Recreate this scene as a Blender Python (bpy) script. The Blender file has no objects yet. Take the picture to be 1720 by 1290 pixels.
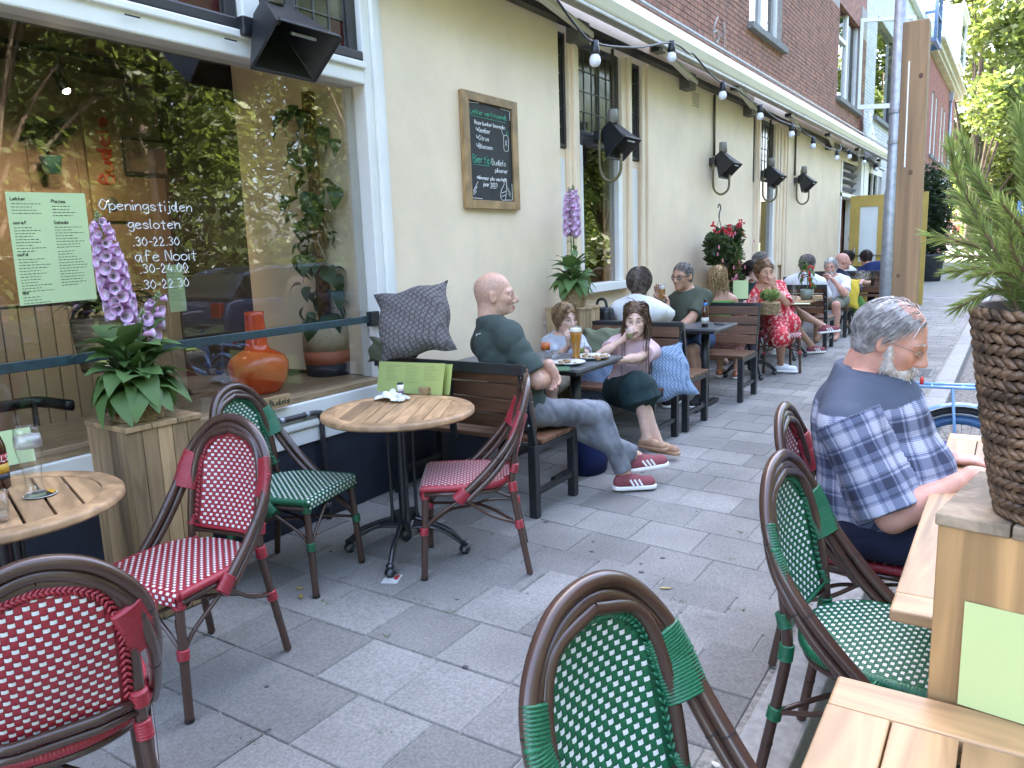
import bpy, math, random
import numpy as np
from mathutils import Vector, Matrix
R = math.radians
sc = bpy.context.scene
COL = sc.collection
rnd = random.Random(7)
# ------------------------------------------------------------------ camera
CY, CP, CR, CF, CH = R(33.3), R(10.0), R(-2.05), 1290.0, 1.5
def cam_axes():
    f = np.array([math.cos(CY)*math.cos(CP), math.sin(CY)*math.cos(CP), -math.sin(CP)])
    rt = np.array([math.sin(CY), -math.cos(CY), 0]); up = np.cross(rt, f)
    c, s = math.cos(CR), math.sin(CR)
    return np.array([c*rt+s*up, c*up-s*rt, f])
CM = cam_axes()
cam = bpy.data.cameras.new('camera'); camo = bpy.data.objects.new('camera', cam); COL.objects.link(camo)
cam.sensor_width = 36; cam.lens = CF/1720*36; cam.clip_end = 1000; cam.clip_start = .05
camo.matrix_world = Matrix(((CM[0][0], CM[1][0], -CM[2][0], 0), (CM[0][1], CM[1][1], -CM[2][1], 0), (CM[0][2], CM[1][2], -CM[2][2], CH), (0, 0, 0, 1)))
sc.camera = camo
# ------------------------------------------------------------------ light
SUN_EL, SUN_AZ = R(47), R(68)          # azimuth measured from +X towards +Y (the sun stands behind the cafe)
w = bpy.data.worlds.new('World'); sc.world = w; w.use_nodes = True
nt = w.node_tree; bg = nt.nodes['Background']
sky = nt.nodes.new('ShaderNodeTexSky'); sky.sky_type = 'NISHITA'; sky.sun_disc = False
sky.sun_elevation = SUN_EL; sky.sun_rotation = R(90) - SUN_AZ
sky.air_density = .8; sky.dust_density = 5; sky.ozone_density = .4
nt.links.new(sky.outputs[0], bg.inputs[0]); bg.inputs[1].default_value = .15
sl = bpy.data.lights.new('sun', 'SUN'); sl.energy = 4.0; sl.angle = R(.5); sl.color = (1, .93, .82)
so = bpy.data.objects.new('sun', sl); COL.objects.link(so)
sd = Vector((math.cos(SUN_EL)*math.cos(SUN_AZ), math.cos(SUN_EL)*math.sin(SUN_AZ), math.sin(SUN_EL)))
so.rotation_euler = (-sd).to_track_quat('-Z', 'Y').to_euler(); so.location = (10, 30, 40)
vs = sc.view_settings; vs.view_transform = 'Standard'; vs.look = 'None'; vs.exposure = 4.05; vs.gamma = 1; vs.use_curve_mapping = False
sc.cycles.max_bounces = 8; sc.cycles.transparent_max_bounces = 12; sc.cycles.caustics_reflective = False; sc.cycles.caustics_refractive = False
sc.cycles.use_denoising = True
# ------------------------------------------------------------------ helpers: points
def ray(x, y): return CM.T @ np.array([(x-860)/CF, -(y-645)/CF, 1.0])
def gz(x, y, z=0.0):
    d = ray(x, y); t = (z-CH)/d[2]; return Vector((d[0]*t, d[1]*t, z))
def gy(x, y, Y):
    d = ray(x, y); t = Y/d[1]; return Vector((d[0]*t, Y, CH+d[2]*t))
def gx(x, y, X):
    d = ray(x, y); t = X/d[0]; return Vector((X, d[1]*t, CH+d[2]*t))
def V(*a): return Vector(a)
# ------------------------------------------------------------------ helpers: materials
MATS = {}
def nodes_of(m):
    nt = m.node_tree; return nt, nt.nodes['Principled BSDF']
def mat(name, col, rough=.6, var=.12, scale=12, bump=0.0, bscale=60, metal=0.0, obvar=0.0, spec=.5, coat=0, stretch=(1, 1, 1), trans=0, sub=0, grain=0, dark=None):
    """principled material: noise-varied colour, optional per-object variation, relief and wood grain"""
    if name in MATS: return MATS[name]
    m = bpy.data.materials.new(name); MATS[name] = m; m.use_nodes = True
    nt, p = nodes_of(m); N = nt.nodes.new; L = nt.links.new
    p.inputs['Roughness'].default_value = rough; p.inputs['Metallic'].default_value = metal
    p.inputs['Specular IOR Level'].default_value = spec; p.inputs['Coat Weight'].default_value = coat
    p.inputs['Transmission Weight'].default_value = trans
    if sub: p.inputs['Subsurface Weight'].default_value = sub; p.inputs['Subsurface Radius'].default_value = (.02, .008, .004)
    tc = N('ShaderNodeTexCoord'); mp = N('ShaderNodeMapping'); L(tc.outputs['Object'], mp.inputs[0]); mp.inputs['Scale'].default_value = stretch
    if obvar or grain:
        oi = N('ShaderNodeObjectInfo'); ml = N('ShaderNodeMath'); ml.operation = 'MULTIPLY'; ml.inputs[1].default_value = 37.0
        L(oi.outputs['Random'], ml.inputs[0]); L(ml.outputs[0], mp.inputs['Location'])
    no = N('ShaderNodeTexNoise'); no.inputs['Scale'].default_value = scale; no.inputs['Detail'].default_value = 6; L(mp.outputs[0], no.inputs['Vector'])
    cr = N('ShaderNodeValToRGB'); L(no.outputs['Fac'], cr.inputs[0])
    c = np.array(col[:3]); d = np.array(dark[:3]) if dark else c*(1-2.2*var)
    cr.color_ramp.elements[0].position = .3; cr.color_ramp.elements[1].position = .7
    cr.color_ramp.elements[0].color = (*np.clip(d, 0, 1), 1); cr.color_ramp.elements[1].color = (*np.clip(c*(1+var), 0, 1), 1)
    out = cr.outputs[0]
    if grain:
        wv = N('ShaderNodeTexNoise'); wv.inputs['Scale'].default_value = grain; wv.inputs['Detail'].default_value = 3; wv.inputs['Distortion'].default_value = 1.2
        L(mp.outputs[0], wv.inputs['Vector']); mr = N('ShaderNodeMapRange'); L(wv.outputs['Fac'], mr.inputs[0]); mr.inputs[1].default_value = .35; mr.inputs[2].default_value = .65; mr.inputs[3].default_value = .62; mr.inputs[4].default_value = 1.1
        mx = N('ShaderNodeMix'); mx.data_type = 'RGBA'; mx.blend_type = 'MULTIPLY'; mx.inputs['Factor'].default_value = 1
        L(out, mx.inputs['A']); L(mr.outputs[0], mx.inputs['B']); out = mx.outputs['Result']
    if obvar:
        hs = N('ShaderNodeHueSaturation'); mr = N('ShaderNodeMapRange'); L(oi.outputs['Random'], mr.inputs[0]); mr.inputs[3].default_value = 1-obvar; mr.inputs[4].default_value = 1+obvar
        L(mr.outputs[0], hs.inputs['Value']); L(out, hs.inputs['Color']); out = hs.outputs[0]
    L(out, p.inputs['Base Color'])
    if bump:
        nb = N('ShaderNodeTexNoise'); nb.inputs['Scale'].default_value = bscale; nb.inputs['Detail'].default_value = 4; L(mp.outputs[0], nb.inputs['Vector'])
        b = N('ShaderNodeBump'); b.inputs['Strength'].default_value = bump; b.inputs['Distance'].default_value = .01; L(nb.outputs['Fac'], b.inputs['Height']); L(b.outputs[0], p.inputs['Normal'])
    return m
def emis(name, col, s):
    if name in MATS: return MATS[name]
    m = bpy.data.materials.new(name); MATS[name] = m; m.use_nodes = True; nt, p = nodes_of(m)
    p.inputs['Base Color'].default_value = (*col, 1); p.inputs['Emission Color'].default_value = (*col, 1); p.inputs['Emission Strength'].default_value = s
    return m
def glass_mat(name, tint=(1, 1, 1), refl=.06, rough=0.0, ior=1.45):
    """thin clear pane: see-through with a Fresnel mirror on top"""
    if name in MATS: return MATS[name]
    m = bpy.data.materials.new(name); MATS[name] = m; m.use_nodes = True; nt = m.node_tree; nt.nodes.clear(); N = nt.nodes.new; L = nt.links.new
    o = N('ShaderNodeOutputMaterial'); mx = N('ShaderNodeMixShader'); t = N('ShaderNodeBsdfTransparent'); g = N('ShaderNodeBsdfGlossy'); g.inputs['Roughness'].default_value = rough
    t.inputs[0].default_value = (*tint, 1)
    lw = N('ShaderNodeLayerWeight'); lw.inputs[0].default_value = .5; fr = N('ShaderNodeMath'); fr.operation = 'POWER'; fr.inputs[1].default_value = 4.5; L(lw.outputs['Facing'], fr.inputs[0]); ad = N('ShaderNodeMath'); ad.operation = 'MULTIPLY_ADD'; ad.use_clamp = True; ad.inputs[1].default_value = .8; ad.inputs[2].default_value = refl
    L(fr.outputs[0], ad.inputs[0]); L(ad.outputs[0], mx.inputs[0]); L(t.outputs[0], mx.inputs[1]); L(g.outputs[0], mx.inputs[2]); L(mx.outputs[0], o.inputs[0])
    return m
# ------------------------------------------------------------------ helpers: meshes
class MB:
    def __init__(s): s.v = []; s.f = []; s.m = []
    def add(s, vs, fs, mi=0):
        o = len(s.v); s.v += [tuple(v) for v in vs]; s.f += [tuple(i+o for i in f) for f in fs]; s.m += [mi]*len(fs); return s
    def box(s, lo, hi, mi=0, M=None):
        x0, y0, z0 = lo; x1, y1, z1 = hi
        vs = [V(x, y, z) for x in (x0, x1) for y in (y0, y1) for z in (z0, z1)]
        if M is not None: vs = [M @ v for v in vs]
        return s.add(vs, [(0, 1, 3, 2), (4, 6, 7, 5), (0, 4, 5, 1), (2, 3, 7, 6), (0, 2, 6, 4), (1, 5, 7, 3)], mi)
    def bar(s, a, b, w, h, mi=0, up=(0, 0, 1)):
        a, b = V(*a), V(*b); d = (b-a); l = d.length; d.normalize(); u = V(*up)
        if abs(d.dot(u)) > .98: u = V(1, 0, 0)
        r = d.cross(u).normalized(); u = r.cross(d)
        M = Matrix(((d.x, r.x, u.x, a.x), (d.y, r.y, u.y, a.y), (d.z, r.z, u.z, a.z), (0, 0, 0, 1)))
        return s.box((0, -w/2, -h/2), (l, w/2, h/2), mi, M)
    def tube(s, pts, r, n=10, mi=0, cap=True, closed=False, sq=1.0, up=None):
        pts = [V(*p) for p in pts]; k = len(pts); rs = r if hasattr(r, '__len__') else [r]*k
        o = len(s.v); prev = V(*up) if up else None
        for i, p in enumerate(pts):
            t = (pts[(i+1) % k]-pts[i-1]) if closed else (pts[min(i+1, k-1)]-pts[max(i-1, 0)])
            t = t.normalized() if t.length > 1e-9 else V(0, 0, 1)
            if prev is None: prev = V(0, 0, 1) if abs(t.z) < .9 else V(1, 0, 0)
            a = (prev-t*prev.dot(t)); a = a.normalized() if a.length > 1e-6 else t.orthogonal().normalized()
            prev = a; b = t.cross(a)
            for j in range(n):
                c = 2*math.pi*j/n; s.v.append(tuple(p+a*(rs[i]*math.cos(c))+b*(rs[i]*sq*math.sin(c))))
        m = k if closed else k-1
        for i in range(m):
            for j in range(n):
                i2 = (i+1) % k; s.f.append((o+i*n+j, o+i*n+(j+1) % n, o+i2*n+(j+1) % n, o+i2*n+j)); s.m.append(mi)
        if cap and not closed:
            s.f.append(tuple(o+j for j in range(n))[::-1]); s.m.append(mi); s.f.append(tuple(o+(k-1)*n+j for j in range(n))); s.m.append(mi)
        return s
    def lathe(s, prof, c=(0, 0, 0), n=24, mi=0, M=None, sx=1, sy=1, cap=True):
        o = len(s.v); k = len(prof); c = V(*c)
        for r, z in prof:
            for j in range(n):
                a = 2*math.pi*j/n; p = V(r*math.cos(a)*sx, r*math.sin(a)*sy, z); p = M @ p if M is not None else p+c; s.v.append(tuple(p))
        for i in range(k-1):
            for j in range(n): s.f.append((o+i*n+j, o+i*n+(j+1) % n, o+(i+1)*n+(j+1) % n, o+(i+1)*n+j)); s.m.append(mi)
        if cap and prof[0][0] > 1e-5: s.f.append(tuple(o+j for j in range(n))[::-1]); s.m.append(mi)
        if cap and prof[-1][0] > 1e-5: s.f.append(tuple(o+(k-1)*n+j for j in range(n))); s.m.append(mi)
        return s
    def ball(s, c, r, n=12, mi=0, sc_=(1, 1, 1), M=None):
        o = len(s.v); k = n//2+1; c = V(*c)
        for i in range(k):
            t = math.pi*i/(k-1)
            for j in range(n):
                a = 2*math.pi*j/n; p = V(r*math.sin(t)*math.cos(a)*sc_[0], r*math.sin(t)*math.sin(a)*sc_[1], r*math.cos(t)*sc_[2])
                if M is not None: p = M @ p
                s.v.append(tuple(p+c))
        for i in range(k-1):
            for j in range(n): s.f.append((o+i*n+j, o+(i+1)*n+j, o+(i+1)*n+(j+1) % n, o+i*n+(j+1) % n)); s.m.append(mi)
        return s
    def prism(s, poly, z0, z1, mi=0, M=None):
        n = len(poly); vs = [V(x, y, z) for z in (z0, z1) for x, y in poly]
        if M is not None: vs = [M @ v for v in vs]
        return s.add(vs, [tuple(range(n))[::-1], tuple(range(n, 2*n))]+[(i, (i+1) % n, n+(i+1) % n, n+i) for i in range(n)], mi)
    def mesh(s, name, mats, smooth=False):
        me = bpy.data.meshes.new(name); me.from_pydata(s.v, [], s.f)
        for m in (mats if isinstance(mats, (list, tuple)) else [mats]): me.materials.append(m)
        if len(s.m) and max(s.m) > 0: me.polygons.foreach_set('material_index', s.m)
        if smooth: me.polygons.foreach_set('use_smooth', [True]*len(s.f))
        me.update(); return me
    def obj(s, name, mats, parent=None, smooth=False, bevel=0, **k):
        return link(name, s.mesh(name, mats, smooth), parent, bevel, **k)
def link(name, me, parent=None, bevel=0, loc=None, rot=None, scl=None, angle=None):
    o = bpy.data.objects.new(name, me); COL.objects.link(o)
    if parent is not None: o.parent = parent
    if loc is not None: o.location = loc
    if rot is not None: o.rotation_euler = rot
    if scl is not None: o.scale = scl
    if bevel:
        b = o.modifiers.new('edge', 'BEVEL'); b.width = bevel; b.segments = 2; b.limit_method = 'ANGLE'; b.angle_limit = R(40)
    return o
def shade(o, ang=35):
    """smooth shading that keeps edges sharper than ang"""
    me = o.data; me.polygons.foreach_set('use_smooth', [True]*len(me.polygons)); me.set_sharp_from_angle(angle=R(ang)); return o
def tag(o, label, cat, group=None):
    o['label'] = label; o['category'] = cat
    if group: o['group'] = group
    return o
def thing(name, label, cat, loc=(0, 0, 0), rz=0, group=None):
    o = bpy.data.objects.new(name, None); COL.objects.link(o); o.location = loc; o.rotation_euler = (0, 0, rz); o.empty_display_size = .1
    return tag(o, label, cat, group)
def struct(o): o['kind'] = 'structure'; return o
def stuff(o): o['kind'] = 'stuff'; return o
def copy_tree(o, parent=None):
    c = o.copy(); COL.objects.link(c)
    if parent is not None: c.parent = parent
    for ch in list(o.children): copy_tree(ch, c)
    return c
def bez(pts, n=24):
    """Catmull-Rom through the points"""
    P = [np.array(p, float) for p in pts]; P = [2*P[0]-P[1]]+P+[2*P[-1]-P[-2]]; out = []
    segs = len(P)-3
    for i in range(segs):
        m = max(2, n//segs)
        for j in range(m):
            t = j/m; a, b, c, d = P[i:i+4]
            out.append(.5*((2*b)+(-a+c)*t+(2*a-5*b+4*c-d)*t*t+(-a+3*b-3*c+d)*t**3))
    out.append(P[-2]); return [tuple(p) for p in out]
def rotz(a): return Matrix.Rotation(a, 4, 'Z')
def frame(p, z, x=None):
    """matrix whose Z axis is z, at p"""
    z = V(*z).normalized(); x = V(*x) if x is not None else (V(1, 0, 0) if abs(z.x) < .9 else V(0, 1, 0)); x = (x-z*x.dot(z)).normalized(); y = z.cross(x)
    return Matrix(((x.x, y.x, z.x, p[0]), (x.y, y.y, z.y, p[1]), (x.z, y.z, z.z, p[2]), (0, 0, 0, 1)))
# common materials
CREAM = mat('cream_paint', (.85, .69, .50), .55, .03, 1.2, .06, 30)
def weathered(m, lo=.88, sc_=(1.6, 1.6, .35), amt=1.0):
    nt, p = nodes_of(m); N = nt.nodes.new; L = nt.links.new; src = p.inputs['Base Color'].links[0].from_socket; ge = N('ShaderNodeNewGeometry'); mp = N('ShaderNodeMapping'); mp.inputs['Scale'].default_value = sc_; L(ge.outputs['Position'], mp.inputs[0])
    n = N('ShaderNodeTexNoise'); n.inputs['Scale'].default_value = 2.2; n.inputs['Detail'].default_value = 8; n.inputs['Roughness'].default_value = .65; L(mp.outputs[0], n.inputs['Vector']); r = N('ShaderNodeMapRange'); L(n.outputs['Fac'], r.inputs[0]); r.inputs[1].default_value = .38; r.inputs[2].default_value = .62; r.inputs[3].default_value = lo; r.inputs[4].default_value = 1.03
    x = N('ShaderNodeMix'); x.data_type = 'RGBA'; x.blend_type = 'MULTIPLY'; x.inputs['Factor'].default_value = amt; L(src, x.inputs['A']); L(r.outputs[0], x.inputs['B']); L(x.outputs['Result'], p.inputs['Base Color'])
weathered(CREAM, .93, (.9, .9, .75))
WHITE = mat('white_paint', (.80, .79, .75), .45, .03, 3, .03, 40)
NAVY = mat('navy_paint', (.018, .024, .042), .5, .15, 6, .08, 40)
BLACKP = mat('black_paint', (.012, .013, .016), .4, .2, 8)
BLACKM = mat('black_metal', (.014, .015, .018), .42, .2, 20, .05, 80, spec=.6)
DARKW = mat('dark_frame_paint', (.03, .028, .03), .45, .15, 6)
GALV = mat('galvanised_steel', (.36, .38, .41), .5, .1, 25, .03, 60, metal=.6)
# ------------------------------------------------------------------ ground
ASPH = mat('asphalt', (.10, .10, .10), .9, .2, 40, .3, 200)
STONE = mat('paver_concrete', (.235, .225, .208), .85, .09, 90, .25, 260, obvar=.20, dark=(.155, .15, .14))
def paver_grit(m):
    nt, p = nodes_of(m); N = nt.nodes.new; L = nt.links.new
    src = p.inputs['Base Color'].links[0].from_socket; tc = N('ShaderNodeTexCoord')
    sp = N('ShaderNodeTexVoronoi'); sp.inputs['Scale'].default_value = 170; L(tc.outputs['Object'], sp.inputs['Vector'])
    lt = N('ShaderNodeMath'); lt.operation = 'LESS_THAN'; lt.inputs[1].default_value = .22; L(sp.outputs['Distance'], lt.inputs[0])
    sep = N('ShaderNodeSeparateColor'); L(sp.outputs['Color'], sep.inputs[0])
    st = N('ShaderNodeMath'); st.operation = 'GREATER_THAN'; st.inputs[1].default_value = .45; L(sep.outputs[0], st.inputs[0])
    mu = N('ShaderNodeMath'); mu.operation = 'MULTIPLY'; L(lt.outputs[0], mu.inputs[0]); L(st.outputs[0], mu.inputs[1])
    m2 = N('ShaderNodeMath'); m2.operation = 'MULTIPLY'; m2.inputs[1].default_value = .75; L(mu.outputs[0], m2.inputs[0])
    mx = N('ShaderNodeMix'); mx.data_type = 'RGBA'; L(m2.outputs[0], mx.inputs['Factor']); L(src, mx.inputs['A'])
    mg = N('ShaderNodeMix'); mg.data_type = 'RGBA'; L(sep.outputs[1], mg.inputs['Factor']); mg.inputs['A'].default_value = (.05, .05, .055, 1); mg.inputs['B'].default_value = (.42, .42, .42, 1)
    L(mg.outputs['Result'], mx.inputs['B'])
    # worn, stained patches across whole slabs in world space
    ge = N('ShaderNodeNewGeometry'); n2 = N('ShaderNodeTexNoise'); n2.inputs['Scale'].default_value = 1.7; n2.inputs['Detail'].default_value = 5; L(ge.outputs['Position'], n2.inputs['Vector'])
    mr = N('ShaderNodeMapRange'); L(n2.outputs['Fac'], mr.inputs[0]); mr.inputs[1].default_value = .35; mr.inputs[2].default_value = .7; mr.inputs[3].default_value = .78; mr.inputs[4].default_value = 1.15
    mm = N('ShaderNodeMix'); mm.data_type = 'RGBA'; mm.blend_type = 'MULTIPLY'; mm.inputs['Factor'].default_value = 1; L(mx.outputs['Result'], mm.inputs['A']); L(mr.outputs[0], mm.inputs['B'])
    L(mm.outputs['Result'], p.inputs['Base Color'])
paver_grit(STONE)
g = MB(); g.add([(-200, -200, -.16), (400, -200, -.16), (400, 200, -.16), (-200, 200, -.16)], [(0, 1, 2, 3)])
struct(g.obj('ground', mat('earth', (.16, .15, .13), .95, .2, 2)))
g = MB(); g.box((-40, -5.6, -.2), (300, .36, -.12)); struct(g.obj('road', ASPH))
g = MB(); g.box((-40, -60, -.2), (300, -5.6, -.02)); o = struct(g.obj('park_lawn', mat('lawn', (.07, .12, .03), .9, .3, 3, .3, 50)))
SAND = mat('joint_sand', (.26, .25, .22), .95, .25, 60, .2, 200)
g = MB(); g.box((-3, .62, -.25), (48, 3.3, -.007)); pav = struct(g.obj('pavement', SAND))
g = MB(); g.box((48, .62, -.25), (260, 9, -.004)); struct(g.obj('far_pavement', mat('far_paving', (.27, .27, .27), .9, .15, 2)))
# pavers: rows 0.315 m deep across the pavement, slightly turned past the third metre
cells = []
X0 = 1.41-.316*7
for i in range(75):
    xr = X0+i*.316; tl = .0 if xr < 2.5 else min(.10, .10*(xr-2.4)/.8)
    y = 3.27; off = (.155 if i % 2 else .335)+rnd.uniform(-.02, .02); L0 = off
    while y-.03 > .66:
        ln = min(L0, y-.64); L0 = .338+rnd.uniform(-.012, .012)
        if rnd.random() < .07: L0 *= .68
        cells.append((xr, y-ln, y, tl)); y -= ln
def cell_poly(c, gap=.0035):
    x, y0, y1, tl = c; x1 = x+.316; f = lambda X, Y: X-tl*(3.27-Y) if X > 0 else X
    y0 += gap; y1 -= gap; return [(f(x+gap, y0), y0), (f(x1-gap, y0), y0), (f(x1-gap, y1), y1), (f(x+gap, y1), y1)]
def paver_mesh(mb, poly, z, o=(0, 0), tl=(0, 0)):
    cx = sum(p[0] for p in poly)/4; cy = sum(p[1] for p in poly)/4
    top = [(cx+(x-cx)*.975-o[0], cy+(y-cy)*.975-o[1], z+tl[0]*(x-cx)+tl[1]*(y-cy)) for x, y in poly]; low = [(x-o[0], y-o[1], z-.005+tl[0]*(x-cx)+tl[1]*(y-cy)) for x, y in poly]; bot = [(x-o[0], y-o[1], -.03) for x, y in poly]
    q = [(i, (i+1) % 4) for i in range(4)]
    mb.add(top+low+bot, [(0, 1, 2, 3)]+[(4+a, 4+b, b, a) for a, b in q]+[(8+a, 8+b, 4+b, 4+a) for a, b in q])
def dist_vis(c):
    x, y0, y1, tl = c; v = CM @ np.array([x+.15-0, (y0+y1)/2, -CH]);
    if v[2] < .3: return 1e9
    px, py = 860+CF*v[0]/v[2], 645-CF*v[1]/v[2]
    return v[2] if -150 < px < 1850 and py < 1450 else 1e8
cells.sort(key=dist_vis)
far = MB()
for k, c in enumerate(cells):
    p = cell_poly(c); tl = (rnd.uniform(-.008, .008), rnd.uniform(-.008, .008)); z = rnd.uniform(-.0015, .0015)
    if k < 290:
        ct = (sum(q[0] for q in p)/4, sum(q[1] for q in p)/4); mb = MB(); paver_mesh(mb, p, z, ct, tl)
        mb.obj('paver', STONE, pav, loc=(ct[0], ct[1], 0))
    else: paver_mesh(far, p, z, (0, 0), tl)
stuff(far.obj('distant_pavers', STONE, pav))
# moss and sand in the joints, small litter
moss = MB()
for (x, y) in ((423, 1245), (545, 1012), (645, 1068), (706, 1008), (1225, 940), (1245, 895), (640, 1230), (755, 1028), (1140, 1010), (1360, 1190), (1240, 1025), (400, 1240), (720, 1015)):
    c = gz(x, y); 
    for q in range(26):
        a = rnd.uniform(0, 6.3); d = rnd.gauss(0, .018); b = V(c.x+d*.5, c.y+rnd.gauss(0, .018), -.004); t = b+V(rnd.uniform(-.01, .01), rnd.uniform(-.01, .01), rnd.uniform(.006, .016)); s = V(math.cos(a), math.sin(a), 0)*.0025
        moss.add([b-s, b+s, t], [(0, 1, 2)])
stuff(moss.obj('moss_tufts', mat('moss', (.16, .20, .06), .9, .3, 40)))['label'] = 'tiny tufts of moss growing in the paving joints'
# kerb stones, gutter and drain grate
KERB = mat('kerb_stone', (.30, .295, .285), .85, .12, 30, .2, 120, obvar=.12)
kb = struct(MB().box((-3, .455, -.2), (90, .615, -.02)).obj('kerb', SAND))
for i in range(46):
    x = -1.5+i*1.0; k = MB(); k.box((-.496, .452, -.13), (.496, .622, .006)); k.obj('kerb_stone', KERB, kb, bevel=.012, loc=(x, 0, 0))
g = MB(); g.box((-3, .06, -.2), (90, .451, -.105)); struct(g.obj('gutter', mat('gutter_brick', (.21, .19, .17), .95, .3, 30, .4, 90)))
dg = thing('drain_grate', 'iron drain grate set in the pavement beside the kerb', 'grate', (9.4, .88, 0))
m = MB(); m.box((-.28, -.2, .001), (.28, .2, .006)); m.obj('surround', mat('cast_iron', (.16, .16, .16), .7, .2, 40), dg)
for i in range(9): MB().box((-.25+i*.056, -.17, .006), (-.225+i*.056, .17, .012)).obj('grate_bar', MATS['cast_iron'], dg)
# ------------------------------------------------------------------ cafe building
W = 3.28
cafe = thing('cafe_building', 'cream plastered cafe with navy plinth, big shop window and brick upper floor', 'building', (0, 0, 0))
CB = lambda lo, hi, name, m=CREAM, bevel=.004: MB().box(lo, hi).obj(name, m, cafe, bevel=bevel)
# plastered wall in pieces round the openings
for lo, hi in (((3.70, W, .47), (5.86, 3.6, 3.75)), ((7.76, W, .47), (11.52, 3.6, 3.75)), ((13.55, W, .47), (18.1, 3.6, 3.75)), ((5.86, W+.05, 3.27), (7.76, 3.6, 3.75)), ((11.52, W+.05, 3.27), (13.55, 3.6, 3.75)), ((18.1, W+.02, 3.12), (20.6, 3.6, 3.75)), ((5.86, W+.06, .47), (7.76, 3.6, 1.07)), ((11.52, W+.06, .47), (13.55, 3.6, 1.07)), ((-4, W+.02, 3.34), (3.70, 3.6, 3.75))):
    CB(lo, hi, 'wall', CREAM, 0)
CB((-4, W-.012, 0), (18.1, 3.62, .468), 'plinth', NAVY)
# shop window: sill, frame, transom
CB((-4, W-.03, .47), (3.62, 3.5, .555), 'sill_board', WHITE); CB((-4, W-.045, .557), (3.62, 3.5, .60), 'sill_moulding', WHITE, .012)
CB((-4, W-.02, .602), (3.62, 3.42, .70), 'bottom_rail', WHITE, .006)
WOODS = mat('window_board_wood', (.36, .25, .14), .5, .15, 6, .06, 60, stretch=(.15, 1, 1), grain=30)
CB((-4, W+.0, .702), (3.53, 3.92, .735), 'window_board', WOODS)
CB((-4, W-.01, 2.475), (3.53, 3.45, 2.585), 'transom', WHITE, .01); CB((-4, W-.03, 2.56), (3.53, 3.3, 2.60), 'transom_drip', WHITE, .008)
CB((3.53, W-.005, .70), (3.60, 3.45, 3.34), 'window_frame', WHITE, .008); CB((3.60, W-.03, .47), (3.66, 3.4, 3.34), 'window_frame', WHITE, .012); CB((3.661, W-.012, .47), (3.70, 3.4, 3.34), 'window_frame', WHITE, .012)
CB((2.69, W-.008, 2.602), (2.80, 3.45, 3.34), 'mullion', WHITE, .008)
for x in (2.05, 2.55, 1.4):
    MB().box((x, W-.034, 2.535), (x+.07, W-.0305, 2.541)).obj('vent_slot', BLACKP, cafe)
PANE = glass_mat('shop_glass', (.95, .96, .95), .085)
MB().box((-4, 3.37, .735), (3.53, 3.378, 2.475)).obj('shop_pane', PANE, cafe)
rail = MB().bar((-4, W+.03, 1.105), (3.51, W+.03, 1.105), .02, .042).obj('window_rail', mat('teal_rail_paint', (.03, .06, .07), .45, .2, 20), cafe, bevel=.003)
MB().box((3.46, W-.0, 1.06), (3.535, W+.045, 1.15)).obj('rail_bracket', BLACKM, cafe, bevel=.003)
# leaded top lights
LEAD = mat('leaded_glass', (.05, .045, .035), .12, .3, 5, 0, spec=.8)
LEAD2 = mat('leaded_glass_light', (.13, .12, .085), .15, .2, 9)
REDG = mat('red_glass', (.06, .012, .012), .15, .2)
LEADC = mat('lead_came', (.10, .10, .095), .5, .2, 30)
def leaded(x0, x1, z0, z1, Y, nx, nz, fr=.07, red=True, accent=True):
    f = MB()
    for lo, hi in (((x0, Y, z0), (x0+fr, Y+.06, z1)), ((x1-fr, Y, z0), (x1, Y+.06, z1)), ((x0+fr, Y, z0), (x1-fr, Y+.06, z0+fr)), ((x0+fr, Y, z1-fr), (x1-fr, Y+.06, z1))): f.box(lo, hi)
    fo = f.obj('leaded_window', DARKW, cafe, bevel=.006)
    a0, a1, b0, b1 = x0+fr, x1-fr, z0+fr, z1-fr; dx, dz = (a1-a0)/nx, (b1-b0)/nz
    for i in range(nx):
        for j in range(nz):
            corner = red and i in (0, nx-1) and j in (0, nz-1); mid = accent and (i+j) % 4 == 1 and j > 0
            p = MB().box((a0+i*dx+.003, Y+.03+rnd.uniform(0, .003), b0+j*dz+.003), (a0+(i+1)*dx-.003, Y+.036, b0+(j+1)*dz-.003)); p.obj('pane', REDG if corner else LEAD2 if mid else LEAD, fo)
    c = MB()
    for i in range(nx+1): c.box((a0+i*dx-.004, Y+.024, b0), (a0+i*dx+.004, Y+.04, b1))
    for j in range(nz+1): c.box((a0, Y+.0235, b0+j*dz-.004), (a1, Y+.0405, b0+j*dz+.004))
    c.obj('lead_cames', LEADC, fo)
    return fo
leaded(.6, 2.685, 2.605, 3.33, W+.03, 8, 4); leaded(2.805, 3.525, 2.605, 3.33, W+.03, 5, 4)
MB().box((.55, W-.012, 2.603), (2.687, W+.03, 2.66)).obj('weather_bar', DARKW, cafe, bevel=.01); MB().box((2.803, W-.012, 2.603), (3.527, W+.03, 2.66)).obj('weather_bar', DARKW, cafe, bevel=.01)
MB().box((-4, 3.4, 2.59), (3.6, 3.43, 3.34)).obj('backing_board', BLACKP, cafe)
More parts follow.
